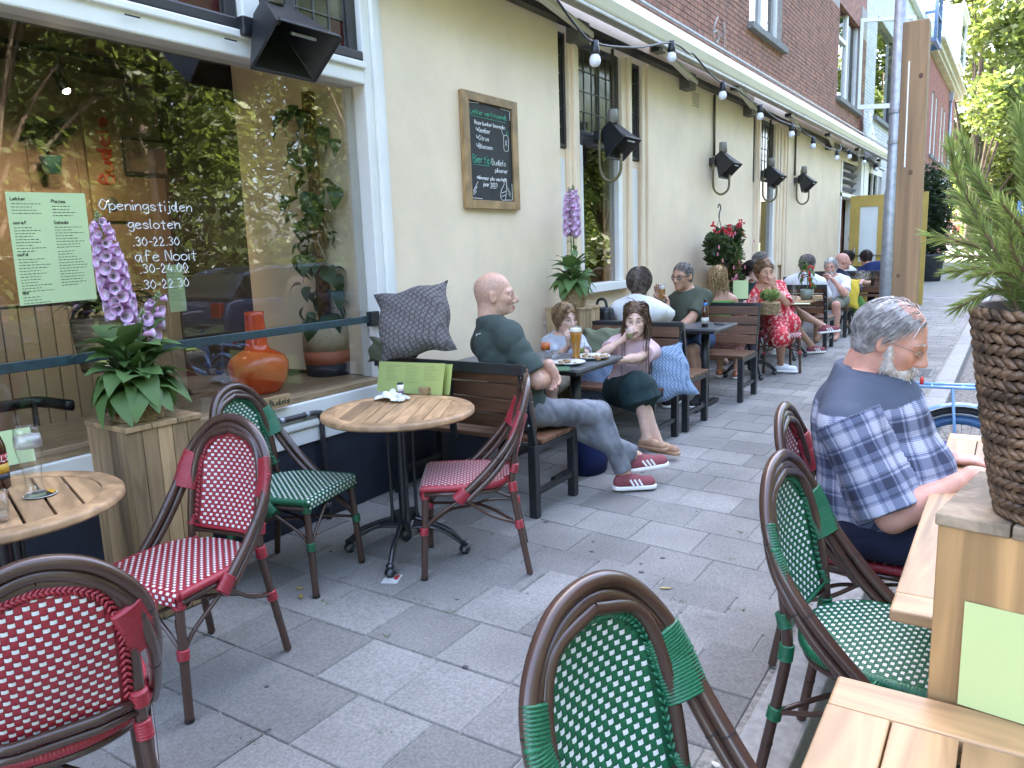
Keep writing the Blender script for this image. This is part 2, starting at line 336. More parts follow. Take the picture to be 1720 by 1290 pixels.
# tall windows 2 and 3
def tall_window(x0, x1, cx0, cx1, s0, s1, s2, s3):
    B = lambda lo, hi, n='window_surround', m=CREAM, b=.006: MB().box(lo, hi).obj(n, m, cafe, bevel=b)
    Z0, Z1 = 1.07, 3.27
    B((x0, W+.02, Z0), (s0, 3.5, Z1)); B((s1, W-.0, Z0), (cx0, 3.5, Z1)); B((cx1+.0, W-.0, Z0), (s2, 3.5, Z1)); B((s3, W+.02, Z0), (x1, 3.5, Z1))
    B((s1+.03, W-.03, .5), (s1+.1, W-.0, Z1), 'pilaster'); B((cx1+.1, W-.03, .5), (cx1+.17, W, Z1), 'pilaster'); B((x1-.1, W-.03, .5), (x1, W+.02, Z1), 'pilaster'); B((x1-.2, W-.01, .5), (x1-.13, W+.02, Z1), 'pilaster')
    B((s0, W+.05, Z0), (s1, 3.5, 2.33), 'panel'); B((s2, W+.05, Z0), (s3, 3.5, 2.33), 'panel')
    B((s0+.03, W+.04, 1.2), (s1-.03, W+.05, 2.25), 'panel_moulding', WHITE); B((s2+.04, W+.04, 1.2), (s3-.04, W+.05, 2.25), 'panel_moulding', WHITE)
    leaded(s0, s1, 2.335, 3.262, W+.035, 2, 6, .03, False, False); leaded(s2, s3, 2.335, 3.262, W+.035, 2, 6, .035, False, False)
    leaded(cx0, cx1, 2.45, 3.262, W+.035, 5, 4, .06, False)
    B((cx0, W-.01, 2.38), (cx1, 3.45, 2.448), 'transom', DARKW)
    B((cx0, W-.03, 1.07), (cx1, 3.45, 1.15), 'sill', WHITE)
    B((cx0, W+.0, 1.152), (cx0+.05, 3.45, 2.378), 'window_frame', WHITE); B((cx1-.09, W+.0, 1.152), (cx1, 3.45, 2.378), 'window_frame', WHITE)
    MB().box((cx0+.05, W+.05, 1.152), (cx1-.09, W+.056, 2.378)).obj('window_pane', glass_mat('tall_glass', (.75, .75, .72), .18), cafe)
    MB().box((x0, 3.5, .9), (x1, 3.53, 3.28)).box((x0, 4.6, .9), (x1, 4.64, 3.3)) if False else None
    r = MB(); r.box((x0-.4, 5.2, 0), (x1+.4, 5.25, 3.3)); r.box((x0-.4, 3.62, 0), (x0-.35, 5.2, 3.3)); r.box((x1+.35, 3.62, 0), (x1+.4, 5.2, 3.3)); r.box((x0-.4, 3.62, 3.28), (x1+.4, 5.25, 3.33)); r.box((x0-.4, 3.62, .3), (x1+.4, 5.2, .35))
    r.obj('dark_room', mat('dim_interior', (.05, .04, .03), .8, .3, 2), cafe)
tall_window(5.86, 7.76, 6.22, 7.09, 5.88, 6.04, 7.30, 7.58)
tall_window(11.52, 13.55, 11.85, 12.75, 11.54, 11.72, 12.95, 13.2)
o = MB(); o.lathe([(.001, .16), (.03, .15), (.11, .02), (.115, 0), (.1, 0), (.03, .13)], (6.72, 4.1, 1.8), 20); lamp = o.obj('pendant_lamp', mat('pale_shade', (.6, .5, .35), .5), None, True); tag(lamp, 'small pale pendant lamp glowing inside the tall window', 'lamp')
MB().ball((6.72, 4.1, 1.83), .05, 10).obj('bulb', emis('warm_bulb', (1, .62, .25), 12), lamp, True); MB().tube([(6.72, 4.1, 1.95), (6.72, 4.1, 3.28)], .004, 6).obj('cord', BLACKP, lamp)
# wall vent grille
vg = MB().box((9.0, W-.006, 3.05), (9.24, W, 3.23))
for i in range(4):
    for j in range(7): vg.box((9.015+i*.055, W-.008, 3.062+j*.023), (9.055+i*.055, W-.0062, 3.072+j*.023), 1)
vg.obj('vent_grille', [CREAM, mat('vent_hole', (.25, .23, .18), .8)], cafe)
# doorway with vent louvres above
CB((18.1, W-.02, 2.36), (20.6, 3.55, 2.44), 'door_head', WHITE); CB((18.1, W-.02, 0), (18.22, 3.55, 3.12), 'door_frame', WHITE); CB((20.3, W-.06, 0), (20.6, 3.55, 3.75), 'end_pilaster', WHITE)
lv = MB().box((18.3, W+.1, 2.46), (20.2, W+.14, 3.1)).obj('vent_recess', BLACKP, cafe)
for j in range(4):
    MB().bar((18.35, W+.04, 2.55+j*.16), (20.15, W+.04, 2.55+j*.16), .1, .012, up=(0, .6, .8)).obj('louvre', mat('louvre_grey', (.16, .16, .16), .5), lv)
MB().box((18.22, W+.5, 0), (20.3, W+.55, 2.36)).obj('door_recess', mat('recess_ochre', (.22, .17, .05), .7), cafe)
yd = thing('yellow_door', 'mustard yellow double door leaf standing open at the far end of the cafe', 'door', (18.45, 3.12, 0), R(-90))
YEL = mat('mustard_paint', (.42, .29, .06), .5, .06, 4)
Lw = 1.5
for a, b, c, d in ((0, .2, 0, 2.36), (.56, .86, 0, 2.36), (1.22, Lw, 0, 2.36)): MB().box((a, -.03, c+.02), (b, .03, d)).obj('stile', YEL, yd, bevel=.004)
for a, b, z0, z1 in ((.2, .56, 2.12, 2.36), (.2, .56, .02, .95), (.86, 1.22, 2.12, 2.36), (.86, 1.22, .02, .95)): MB().box((a, -.028, z0), (b, .028, z1)).obj('door_panel', YEL, yd, bevel=.004)
for a, b in ((.2, .56), (.86, 1.22)): MB().box((a, -.006, .95), (b, .006, 2.12)).obj('frosted_pane', mat('frosted_glass', (.62, .66, .66), .35, .04, 3), yd)
MB().tube([(.12, -.09, 1.08), (1.42, -.09, 1.08)], .018, 8).tube([(.12, -.09, 1.25), (.12, -.09, 1.05)], .03, 8).tube([(.12, -.09, 1.08), (.12, -.03, 1.08)], .02, 8).obj('push_bar', mat('dull_brass', (.3, .27, .2), .4, metal=.7), yd, True)
for z in (.5, 1.4, 2.1): MB().box((-.02, -.045, z), (.01, .0, z+.1)).obj('hinge', GALV, yd)
# ------------------------------------------------------------------ upper brick wall
BRICK = mat('red_brown_brick', (.33, .15, .10), .85, .2, 9, .25, 90, dark=(.17, .08, .065)); MORT = mat('mortar', (.36, .33, .30), .9, .1, 30, .2, 100)
def brick_wall(x0, x1, z0, z1, Y, holes=(), bm=BRICK, mm=MORT, bl=.21, bh=.055, j=.010, name='bricks', par=cafe, proud=.008, thick=.25):
    back = MB(); zs = sorted({z0, z1}|{h[2] for h in holes}|{h[3] for h in holes}); xs = sorted({x0, x1}|{h[0] for h in holes}|{h[1] for h in holes})
    for a, b in zip(xs, xs[1:]):
        for c, d in zip(zs, zs[1:]):
            if not any(a >= h[0]-1e-6 and b <= h[1]+1e-6 and c >= h[2]-1e-6 and d <= h[3]+1e-6 for h in holes): back.box((a, Y, c), (b, Y+thick, d))
    bo = back.obj('brick_wall', mm, par)
    b = MB(); n = int((z1-z0)/(bh+j))
    for r in range(n):
        z = z0+r*(bh+j)+j/2; x = x0-(r % 2)*(bl+j)/2
        while x < x1:
            a, c = max(x, x0), min(x+bl, x1); x += bl+j
            cut = [(a, c)]
            for h in holes:
                if z+bh > h[2] and z < h[3]: cut = [q for (p0, p1) in cut for q in ((p0, min(p1, h[0])), (max(p0, h[1]), p1)) if q[1]-q[0] > .015]
            for p0, p1 in cut:
                if p1-p0 < .015: continue
                y = Y-proud+rnd.uniform(-.0015, .0015); b.add([(p0, Y, z), (p1, Y, z), (p1, Y, z+bh), (p0, Y, z+bh), (p0+.003, y, z+.003), (p1-.003, y, z+.003), (p1-.003, y, z+bh-.003), (p0+.003, y, z+bh-.003)], [(4, 5, 6, 7), (0, 1, 5, 4), (1, 2, 6, 5), (2, 3, 7, 6), (3, 0, 4, 7)])
    stuff(b.obj(name, bm, bo)); return bo
UW = [(11.2, 12.95, 4.42, 6.2), (17.35, 19.9, 4.3, 6.6)]
brick_wall(3.0, 20.6, 3.75, 6.0, W, UW)
CB((-4, W, 3.76), (2.99, 3.5, 6.1), 'upper_wall', BRICK, 0)
SILL = mat('grey_stone_sill', (.2, .2, .19), .8, .15, 20, .1, 60)
for x0, x1, z0, z1 in UW:
    CB((x0-.08, W-.09, z0-.09), (x1+.08, W+.1, z0-.002), 'stone_sill', SILL)
    fo = MB()
    fo.box((x0, W+.07, z0), (x0+.09, W+.15, z1)); fo.box((x1-.09, W+.07, z0), (x1, W+.15, z1)); fo.box((x0+.09, W+.07, z0), (x1-.09, W+.15, z0+.1)); xm = (x0+x1)/2; fo.box((xm-.06, W+.065, z0+.1), (xm+.06, W+.15, z1)); fo.box((x0+.09, W+.072, z0+1.2), (xm-.06, W+.15, z0+1.28))
    f = fo.obj('upper_window', WHITE, cafe, bevel=.006)
    MB().box((x0+.05, W+.11, z0+.05), (x1-.05, W+.118, z1)).obj('pane', glass_mat('sky_glass', (.35, .38, .4), .45), f)
    MB().box((x0, W+.3, z0), (x1, W+.33, z1)).obj('curtain', mat('net_curtain', (.5, .5, .48), .8), f)
def brushed(pts, Y, w=.02):
    m = MB()
    for p in pts: m.tube([(x, Y, z) for x, z in p], w, 5)
    return m
# faded painted house number on the brick
brushed([bez([(0+9.86, 4.20), (9.74, 4.08), (9.72, 3.96), (9.82, 3.9), (9.9, 3.97), (9.84, 4.04), (9.74, 4.0)], 20), [(10.12, 3.9), (10.12, 4.2), (9.98, 4.0), (10.18, 4.0)]], W-.009, .014).obj('faded_number', mat('faded_white', (.42, .36, .33), .9), cafe)
# casement standing open and the spotted cloth hanging from the sill
oc = thing('open_casement', 'white window sash swung open above the awning', 'window', (19.8, W+.02, 4.35), R(-62))
f = MB(); f.box((0, -.03, 0), (.07, .03, 1.95)); f.box((1.13, -.03, 0), (1.2, .03, 1.95)); f.box((.07, -.028, 0), (1.13, .028, .1)); f.box((.07, -.028, 1.87), (1.13, .028, 1.95)); f.obj('sash_frame', WHITE, oc, bevel=.006)
MB().box((.06, -.004, .09), (1.14, .004, 1.88)).obj('pane', glass_mat('clear_glass', (.95, .97, .96), .06), oc)
cl = MB(); n = 14
for i in range(n+1):
    t = i/n; cl.v += [(20.0+.10*math.sin(t*5), W-.14-.05*math.sin(t*7)-.12*t, 4.34-1.0*t), (20.9+.35*t+.05*math.sin(t*6), W-.14+.03*math.sin(t*9)-.12*t, 4.34-1.0*t)]
    if i: cl.f.append((2*i-2, 2*i-1, 2*i+1, 2*i)); cl.m.append(0)
SP = mat('spotted_cloth', (.7, .7, .68), .8, .03)
nt_, p_ = nodes_of(SP); vo = nt_.nodes.new('ShaderNodeTexVoronoi'); vo.inputs['Scale'].default_value = 7; vo.inputs['Randomness'].default_value = .4; tc_ = nt_.nodes.new('ShaderNodeTexCoord'); nt_.links.new(tc_.outputs['Object'], vo.inputs['Vector']); mr_ = nt_.nodes.new('ShaderNodeValToRGB'); mr_.color_ramp.interpolation = 'CONSTANT'; mr_.color_ramp.elements[0].color = (.02, .02, .02, 1); mr_.color_ramp.elements[1].color = (.72, .72, .7, 1); mr_.color_ramp.elements[1].position = .33; nt_.links.new(vo.outputs['Distance'], mr_.inputs[0]); nt_.links.new(mr_.outputs[0], p_.inputs['Base Color'])
tag(cl.obj('spotted_cloth', SP, None, True), 'white cloth with black spots hanging from an upstairs window sill', 'cloth').modifiers.new('t', 'SOLIDIFY').thickness = .006
# ------------------------------------------------------------------ bulk of the building (roof and back keep the sun off the street)
bulk = MB(); bulk.box((-4, 3.6, 6.0), (20.6, 12, 9.8)); bulk.box((-4, 11.7, 0), (20.6, 12, 6)); bulk.box((-4.3, 3.3, 0), (-4, 12, 9.8)); bulk.box((20.3, 3.6, 0), (20.6, 11.7, 6)); bulk.box((3.8, 3.62, 3.4), (20.3, 3.68, 3.75)); bulk.box((-4, W+.02, 6.12), (20.6, 3.6, 9.8))
bulk.obj('upper_storeys', BRICK, cafe)
# ------------------------------------------------------------------ neighbours along the street
nb = thing('white_brick_building', 'white painted brick house between the cafe and the red brick building', 'building')
WB = mat('white_brick_paint', (.62, .63, .63), .7, .05, 4, .1, 60); WM = mat('white_mortar', (.5, .5, .5), .8, .05)
brick_wall(20.6, 33.4, 3.3, 8.6, W+.02, [(22.2, 25.6, 4.5, 6.9), (27.6, 31, 4.5, 6.9)], WB, WM, .23, .07, .012, 'bricks', nb)
for x0, x1, z0, z1 in ((22.2, 25.6, 4.5, 6.9), (27.6, 31, 4.5, 6.9)):
    f = MB().box((x0, W+.1, z0), (x0+.1, W+.2, z1)).box((x1-.1, W+.1, z0), (x1, W+.2, z1)).box((x0+.1, W+.1, z0), (x1-.1, W+.2, z0+.1)).obj('window', DARKW, nb); MB().box((x0+.05, W+.14, z0+.05), (x1-.05, W+.15, z1)).obj('pane', MATS['sky_glass'], f); MB().box((x0-.1, W-.08, z0-.1), (x1+.1, W+.1, z0)).obj('sill', SILL, f)
MB().box((20.6, W+.3, 0), (33.4, 12, 8.6)).obj('main_block', WB, nb)
MB().box((20.62, W-.08, 0), (21.2, W+.3, 3.28)).box((24.5, W-.08, 0), (25.1, W+.3, 3.28)).box((29, W-.08, 0), (29.6, W+.3, 3.28)).obj('shopfront_pier', WHITE, nb, bevel=.02)
for a, b in ((21.2, 24.5), (25.1, 29), (29.6, 33.4)):
    f = MB().box((a, W+.05, .5), (b, W+.12, .6)).box((a, W+.05, 3.1), (b, W+.12, 3.28))
    k = 4
    for i in range(k+1): f.box((a+(b-a-.08)*i/k, W+.051, .6), (a+(b-a-.08)*i/k+.08, W+.119, 3.1))
    f = f.obj('shop_window', WHITE, nb); MB().box((a, W+.08, .6), (b, W+.09, 3.1)).obj('pane', MATS['sky_glass'], f)
MB().box((20.6, W-.15, 8.6), (33.4, 12, 8.9)).obj('eaves', WHITE, nb)
rb = thing('red_brick_building', 'red brick building with arched windows and a stone cornice far down the street', 'building')
RED = mat('bright_red_brick', (.30, .10, .07), .85, .15, 5, .2, 70, dark=(.2, .07, .05)); CORN = mat('cornice_stone', (.5, .45, .33), .7, .1, 4)
ra, rc = 33.4, 47.0
wins = [(35.3, 1), (36.9, 1), (39.6, 1), (41.2, 1), (43.8, 1), (45.3, 1)]
hol = [(x, x+.85, 4.6, 7.0) for x, _ in wins]+[(x, x+.85, 1.1, 3.4) for x, _ in wins[1:4]]
brick_wall(ra, rc, 0, 8.1, W-.1, hol, RED, mat('red_mortar', (.33, .2, .16), .9), .42, .11, .02, 'bricks', rb)
for x0, x1, z0, z1 in hol:
    f = MB().box((x0, W-.07, z0+.1), (x0+.12, W+.12, z1)).box((x1-.12, W-.07, z0+.1), (x1, W+.12, z1)).box((x0, W-.071, z0), (x1, W+.121, z0+.1)).box(((x0+x1)/2-.05, W-.03, z0+.1), ((x0+x1)/2+.05, W+.12, z1)).obj('arched_window', WHITE, rb); MB().box((x0, W+.08, z0), (x1, W+.09, z1)).obj('pane', MATS['sky_glass'], f)
    MB().box((x0-.1, W-.2, z0-.14), (x1+.1, W, z0-.01)).obj('sill', SILL, f)
    ar = MB()
    for k in range(9):
        a = math.pi*(k+.5)/9; ar.bar((x0+.425-.44*math.cos(a), W-.05, z1+.30*math.sin(a)-.02), (x0+.425-.64*math.cos(a), W-.05, z1+.48*math.sin(a)-.02), .12, .12, up=(0, 1, 0))
    ar.obj('arch_bricks', RED, f)
MB().box((ra, W+.15, 0), (rc, 12, 8.4)).obj('main_block', RED, rb)
MB().box((ra-.05, W-.35, 8.1), (rc+.15, W+.2, 8.22)).box((ra-.05, W-.45, 8.22), (rc+.25, W+.2, 8.4)).box((ra-.05, W-.6, 8.4), (rc+.35, W+.3, 8.52)).obj('cornice', CORN, rb, bevel=.02)
MB().tube([(43.1, W-.2, 0), (43.1, W-.2, 7.6)], .06, 8).obj('downpipe', GALV, rb, True); MB().box((43.0, W-.3, 7.6), (43.25, W-.1, 8.0)).obj('hopper', GALV, rb)
MB().box((44.2, W-.14, 0), (45.3, W-.09, 2.5)).obj('white_door', WHITE, rb)
MB().box((34.2, W-.45, 3.45), (42, W-.1, 3.75)).obj('awning_box', WHITE, rb, bevel=.03)
rf = MB(); rf.add([(ra, W-.2, 8.52), (rc, W-.2, 8.52), (rc, 8, 11), (ra, 8, 11), (ra, 12, 8.5), (rc, 12, 8.5)], [(0, 1, 2, 3), (3, 2, 5, 4)]); rf.obj('roof', mat('slate', (.1, .1, .11), .7, .15, 3), rb)
# bay windows on the roof edge: glazed dormers
def dormer(x, y, z, w_, h, d, label, fm):
    t = thing('glazed_dormer', label, 'dormer', (x, y, z)); f = MB()
    for a in (0, w_-.1):
        for b in (0, d-.1): f.box((a, b, 0), (a+.1, b+.1, h))
    for b in (0, d-.1): f.box((.1, b, 0), (w_-.1, b+.1, .12)); f.box((.1, b, h-.12), (w_-.1, b+.1, h)); f.box((.1, b+.01, h*.5-.04), (w_-.1, b+.09, h*.5+.04))
    for a in (0, w_-.1): f.box((a, .1, 0), (a+.1, d-.1, .12)); f.box((a, .1, h-.12), (a+.1, d-.1, h)); f.box((a+.01, .1, h*.5-.04), (a+.09, d-.1, h*.5+.04))
    f.obj('dormer_frame', fm, t); MB().box((.05, .05, .1), (w_-.05, d-.05, h-.1)).obj('pane', glass_mat('pale_glass', (.7, .8, .82), .25), t); MB().box((-.1, -.1, h+.002), (w_+.1, d+.1, h+.12)).obj('roof', WHITE, t)
dormer(31.0, 2.75, 7.9, 1.6, 1.9, 1.4, 'tall blue framed glass bay high on the white brick house', mat('blue_frame', (.10, .16, .28), .5))
dormer(39.0, 2.55, 8.53, 3.4, 2.2, 1.4, 'white framed glass dormer on the cornice of the red brick building', WHITE)
# ------------------------------------------------------------------ handwriting: single-stroke letters drawn as thin chalk lines
GL = dict(a="46,16,04,13,22,34,46,42,52", b="09,02,22,43,45,26,05", c="45,26,05,03,22,43", d="45,16,04,13,22,34,49,42,52", e="04,45,26,05,03,22,43", f="48,29,18,12|06,36",
 g="46,16,04,13,23,45,46,41,20,01", h="09,02|04,26,45,42", i="06,02|08,09", j="26,21,00|28,29", k="09,02|36,04,42", l="09,03,12", m="06,02|05,16,25,22|25,46,55,52", n="06,02|04,26,45,42",
 o="26,05,03,22,43,45,26", p="06,00|05,26,45,43,22,03", r="06,02|04,16,36", s="45,26,05,24,43,22,03", t="28,22,32|06,46", u="06,03,22,43|46,42", v="06,22,46", w="06,12,25,32,46", y="06,23|46,21,00", z="06,46,02,42",
 O="29,06,04,22,44,57,29", N="02,09,42,49", L="09,02,42", R="02,09,29,47,26,05|26,42", G="47,29,06,04,22,43,45,25", C="47,29,06,04,22,43", B="02,09,29,47,26,06|26,44,32,02", W="09,12,26,32,49", P="02,09,29,47,26,05", S="48,29,07,25,44,22,03", D="02,09,29,46,44,22,02",
 T="09,49|29,22", E="49,09,02,42|05,35", X="09,42|49,02", M="02,09,25,49,42", A="02,29,42|14,34")
GL.update({'0': "29,06,04,22,44,46,29", '1': "17,29,22", '2': "07,19,37,36,02,42", '3': "08,29,47,26,44,22,03", '4': "29,04,44|36,32", '7': "09,49,12", '.': "02,12", ':': "05,15|02,12", '-': "05,35", '*': "05,45|07,43|03,47", '>': "09,05,45|37,45,33", '_': "00,90"})
def hand(mb, text, size, M, w=.003, mi=0, jit=.04):
    """writes text along +X of M, baseline at its origin; size is the capital height"""
    x = 0.0; u = size/7.0
    for ch in text:
        if ch == ' ': x += 3.2*u; continue
        g = GL.get(ch)
        if not g: continue
        mxx = 0
        for st in g.split('|'):
            pts = [((int(q[0])*u+x)+rnd.uniform(-jit, jit)*u, (int(q[1])-2)*u+rnd.uniform(-jit, jit)*u, 0) for q in st.split(',')]
            mxx = max(mxx, max(int(q[0]) for q in st.split(',')))
            sm = bez(pts, 4*len(pts)) if len(pts) > 2 else pts
            mb.tube([M @ V(*p) for p in sm], w, 4, mi, cap=False)
        x += (mxx+1.7)*u
    return x
def plane_M(o, xdir, ydir):
    x = V(*xdir).normalized(); y = V(*ydir).normalized(); z = x.cross(y); return Matrix(((x.x, y.x, z.x, o[0]), (x.y, y.y, z.y, o[1]), (x.z, y.z, z.z, o[2]), (0, 0, 0, 1)))
def textlines(mb, M, x0, y0, w_, rows, dy, h=.003, mi=1, ragged=.5):
    for r in range(rows):
        x = x0; L_ = w_*(1-ragged*rnd.random())
        while x < x0+L_:
            ww = rnd.uniform(.006, .016); mb.add([M @ V(x, y0-r*dy, .0006), M @ V(min(x+ww, x0+L_), y0-r*dy, .0006), M @ V(min(x+ww, x0+L_), y0-r*dy+h, .0006), M @ V(x, y0-r*dy+h, .0006)], [(0, 1, 2, 3)], mi); x += ww+.004
# ------------------------------------------------------------------ foliage
def leafmat(name, col, trans=.45, var=.35, rough=.5):
    if name in MATS: return MATS[name]
    m = mat(name, col, rough, var, 1.2, 0, dark=tuple(c*.45 for c in col)); nt, p = nodes_of(m); N = nt.nodes.new; L = nt.links.new
    src = p.inputs['Base Color'].links[0].from_socket
    ge = N('ShaderNodeNewGeometry'); hs = N('ShaderNodeHueSaturation'); mr = N('ShaderNodeMapRange'); L(ge.outputs['Random Per Island'], mr.inputs[0]); mr.inputs[3].default_value = .6; mr.inputs[4].default_value = 1.35; L(mr.outputs[0], hs.inputs['Value']); L(src, hs.inputs['Color']); L(hs.outputs[0], p.inputs['Base Color'])
    t = N('ShaderNodeBsdfTranslucent'); h2 = N('ShaderNodeHueSaturation'); h2.inputs['Hue'].default_value = .475; h2.inputs['Value'].default_value = 1.55; L(hs.outputs[0], h2.inputs['Color']); L(h2.outputs[0], t.inputs[0])
    mx = N('ShaderNodeMixShader'); mx.inputs[0].default_value = trans; o = nt.nodes['Material Output']; L(p.outputs[0], mx.inputs[1]); L(t.outputs[0], mx.inputs[2]); L(mx.outputs[0], o.inputs[0]); return m
def leaf_cloud(name, centers, radii, n, size, m, parent=None, seed=1, flat=.6, loc=None):
    """n small pointed leaves spread through clumps; many of them near each clump's skin"""
    g = np.random.default_rng(seed); C = np.array(centers, float); Rr = np.array(radii, float)
    pr = (Rr**2).prod(axis=1) if Rr.ndim > 1 else Rr**2
    k = g.choice(len(C), n, p=pr/pr.sum()); d = g.normal(size=(n, 3)); d /= np.linalg.norm(d, axis=1)[:, None]
    rr = g.random(n)**.45; P = C[k]+d*rr[:, None]*(Rr[k][:, None] if Rr.ndim == 1 else Rr[k])
    a = g.normal(size=(n, 3)); a[:, 2] *= flat; a /= np.linalg.norm(a, axis=1)[:, None]; b = np.cross(a, g.normal(size=(n, 3))); b /= np.linalg.norm(b, axis=1)[:, None]
    s = size*(.6+.8*g.random(n))[:, None]
    vs = np.stack([P-a*s, P-b*s*.42+a*s*.05, P+a*s, P+b*s*.42+a*s*.05], 1).reshape(-1, 3); me = bpy.data.meshes.new(name)
    me.vertices.add(4*n); me.vertices.foreach_set('co', vs.astype('f').ravel()); me.loops.add(4*n); me.loops.foreach_set('vertex_index', np.arange(4*n, dtype='i')); me.polygons.add(n); me.polygons.foreach_set('loop_start', np.arange(0, 4*n, 4, dtype='i')); me.polygons.foreach_set('loop_total', np.full(n, 4, 'i'))
    me.materials.append(m); me.update(); me.validate(); return link(name, me, parent, loc=loc)
BARK = mat('bark', (.10, .075, .05), .9, .35, 6, .6, 30, stretch=(1, 1, .25))
def tree(label, x, y, h, rad, seed, n=7000, size=.2, col=(.085, .13, .022), trunk_h=.28, group=None, z0=-.05, name='street_tree'):
    t = thing(name, label, 'tree', (x, y, z0), 0, group); g = random.Random(seed)
    b = MB(); th = h*trunk_h; b.tube(bez([(0, 0, -.3), (.05, .02, th*.5), (.0, .1, th), (.15, 0, h*.55), (.1, .1, h*.8)], 16), [h*.02*(1-.8*i/15)+.02 for i in range(17)][:len(bez([(0, 0, -.3), (.05, .02, th*.5), (.0, .1, th), (.15, 0, h*.55), (.1, .1, h*.8)], 16))], 10)
    cs, rs = [], []
    for k in range(30):
        a = g.uniform(0, 6.28); u = g.uniform(-1, 1); q = g.uniform(.35, 1)**.6; cz = h*(trunk_h+.06)+(h*(1-trunk_h)*.5)*(1+u*.92)-.0; rr = rad*q*math.sqrt(max(.08, 1-u*u*.85)); c = (rr*math.cos(a), rr*math.sin(a), cz); cs.append(c); rs.append(rad*g.uniform(.22, .40))
        if k % 2 == 0:
            zz = th*g.uniform(.8, 1.3); pts = bez([(0, 0, zz), (c[0]*.4, c[1]*.4, zz+(c[2]-zz)*.55), c], 8); b.tube(pts, [h*.006*(1-.85*i/(len(pts)-1))+.008 for i in range(len(pts))], 6)
    b.obj('trunk', BARK, t, True); leaf_cloud('crown', cs, rs, n, size, leafmat('leaf_%d' % int(col[0]*1000), col), t, seed); return t
GT = 'trees across the street'
for i, (x, y, h, r) in enumerate(((-7, -11, 12, 4.2), (0.5, -13, 13, 4.6), (7.5, -11, 11, 4.0), (13, -14, 14, 4.8), (20, -11.5, 12, 4.3), (28, -13, 13, 4.6), (3.5, -20, 15, 5.5), (16, -21, 15, 5.5), (-14, -13, 13, 5), (38, -12, 13, 4.6))):
    tree('leafy green tree standing in the park across the street from the cafe', x, y, h, r, 20+i, 17000, .16, (.075, .11, .02), .14, GT)
stuff(leaf_cloud('park_woods', [(rnd.uniform(-45, 75), rnd.uniform(-34, -26), rnd.uniform(1, 13)) for _ in range(150)], [3.6]*150, 60000, .34, leafmat('leaf_woods', (.05, .075, .018)), None, 55))['label'] = 'dense green wood at the back of the park'
# low hedge and shrubs of the park, seen only as reflections
for i in range(7): 
    t = thing('park_shrub', 'dense green shrub in the park across the street', 'shrub', (-9+i*6.5, -7.6-(i % 2)*.5, 0), 0, 'park shrubs'); leaf_cloud('foliage', [(rnd.uniform(-3.3, 3.3), rnd.uniform(-.5, .5), rnd.uniform(.4, 1.3)) for _ in range(18)], [.75]*18, 4000, .2, leafmat('leaf_40', (.04, .065, .014)), t, 70+i)
tree('large spreading tree with bright yellow green leaves beyond the red brick building', 66, 3.0, 22, 9.5, 5, 60000, .28, (.095, .145, .03), .07)
tree('darker green tree farther down the street behind the spreading tree', 92, 9, 19, 7.5, 9, 15000, .4, (.06, .09, .02), .2)
tree('tall tree at the right edge of the far street', 80, -4.5, 20, 6.5, 15, 12000, .4, (.10, .14, .024), .2)
# far houses, cars and a sign at the end of the street
for i, (x, y, w_, h, d, c) in enumerate(((112, -2, 9, 6.5, 8, (.34, .17, .12)), (112, 7.6, 9, 7.2, 8, (.30, .15, .11)), (112, -12, 9, 7, 8, (.36, .19, .14)))):
    t = thing('far_house', ('red brick house straight at the end of the street', 'taller red brick house left at the end of the street', 'red brick house behind the trees right at the end of the street')[i], 'house', (x, y, 0))
    m_ = mat('far_brick_%d' % i, c, .9, .12, 3); MB().box((0, -w_/2, 0), (d, w_/2, h)).obj('wall', m_, t)
    r = MB(); r.add([(-.4, -w_/2-.3, h), (-.4, w_/2+.3, h), (d/2, w_/2+.3, h+3), (d/2, -w_/2-.3, h+3), (d+.4, -w_/2-.3, h), (d+.4, w_/2+.3, h)], [(0, 1, 2, 3), (3, 2, 5, 4), (1, 5, 2), (0, 3, 4)]); r.obj('roof', mat('orange_tiles', (.33, .13, .07), .8, .15, 3), t)
    for a in range(4):
        for b in range(2): f = MB().box((-.06, -w_/2+.8+a*2.1, 1+b*2.9), (-.004, -w_/2+2.0+a*2.1, 2.7+b*2.9)).obj('window_frame', WHITE, t); MB().box((-.075, -w_/2+.95+a*2.1, 1.15+b*2.9), (-.062, -w_/2+1.85+a*2.1, 2.55+b*2.9)).obj('pane', MATS['sky_glass'], f)
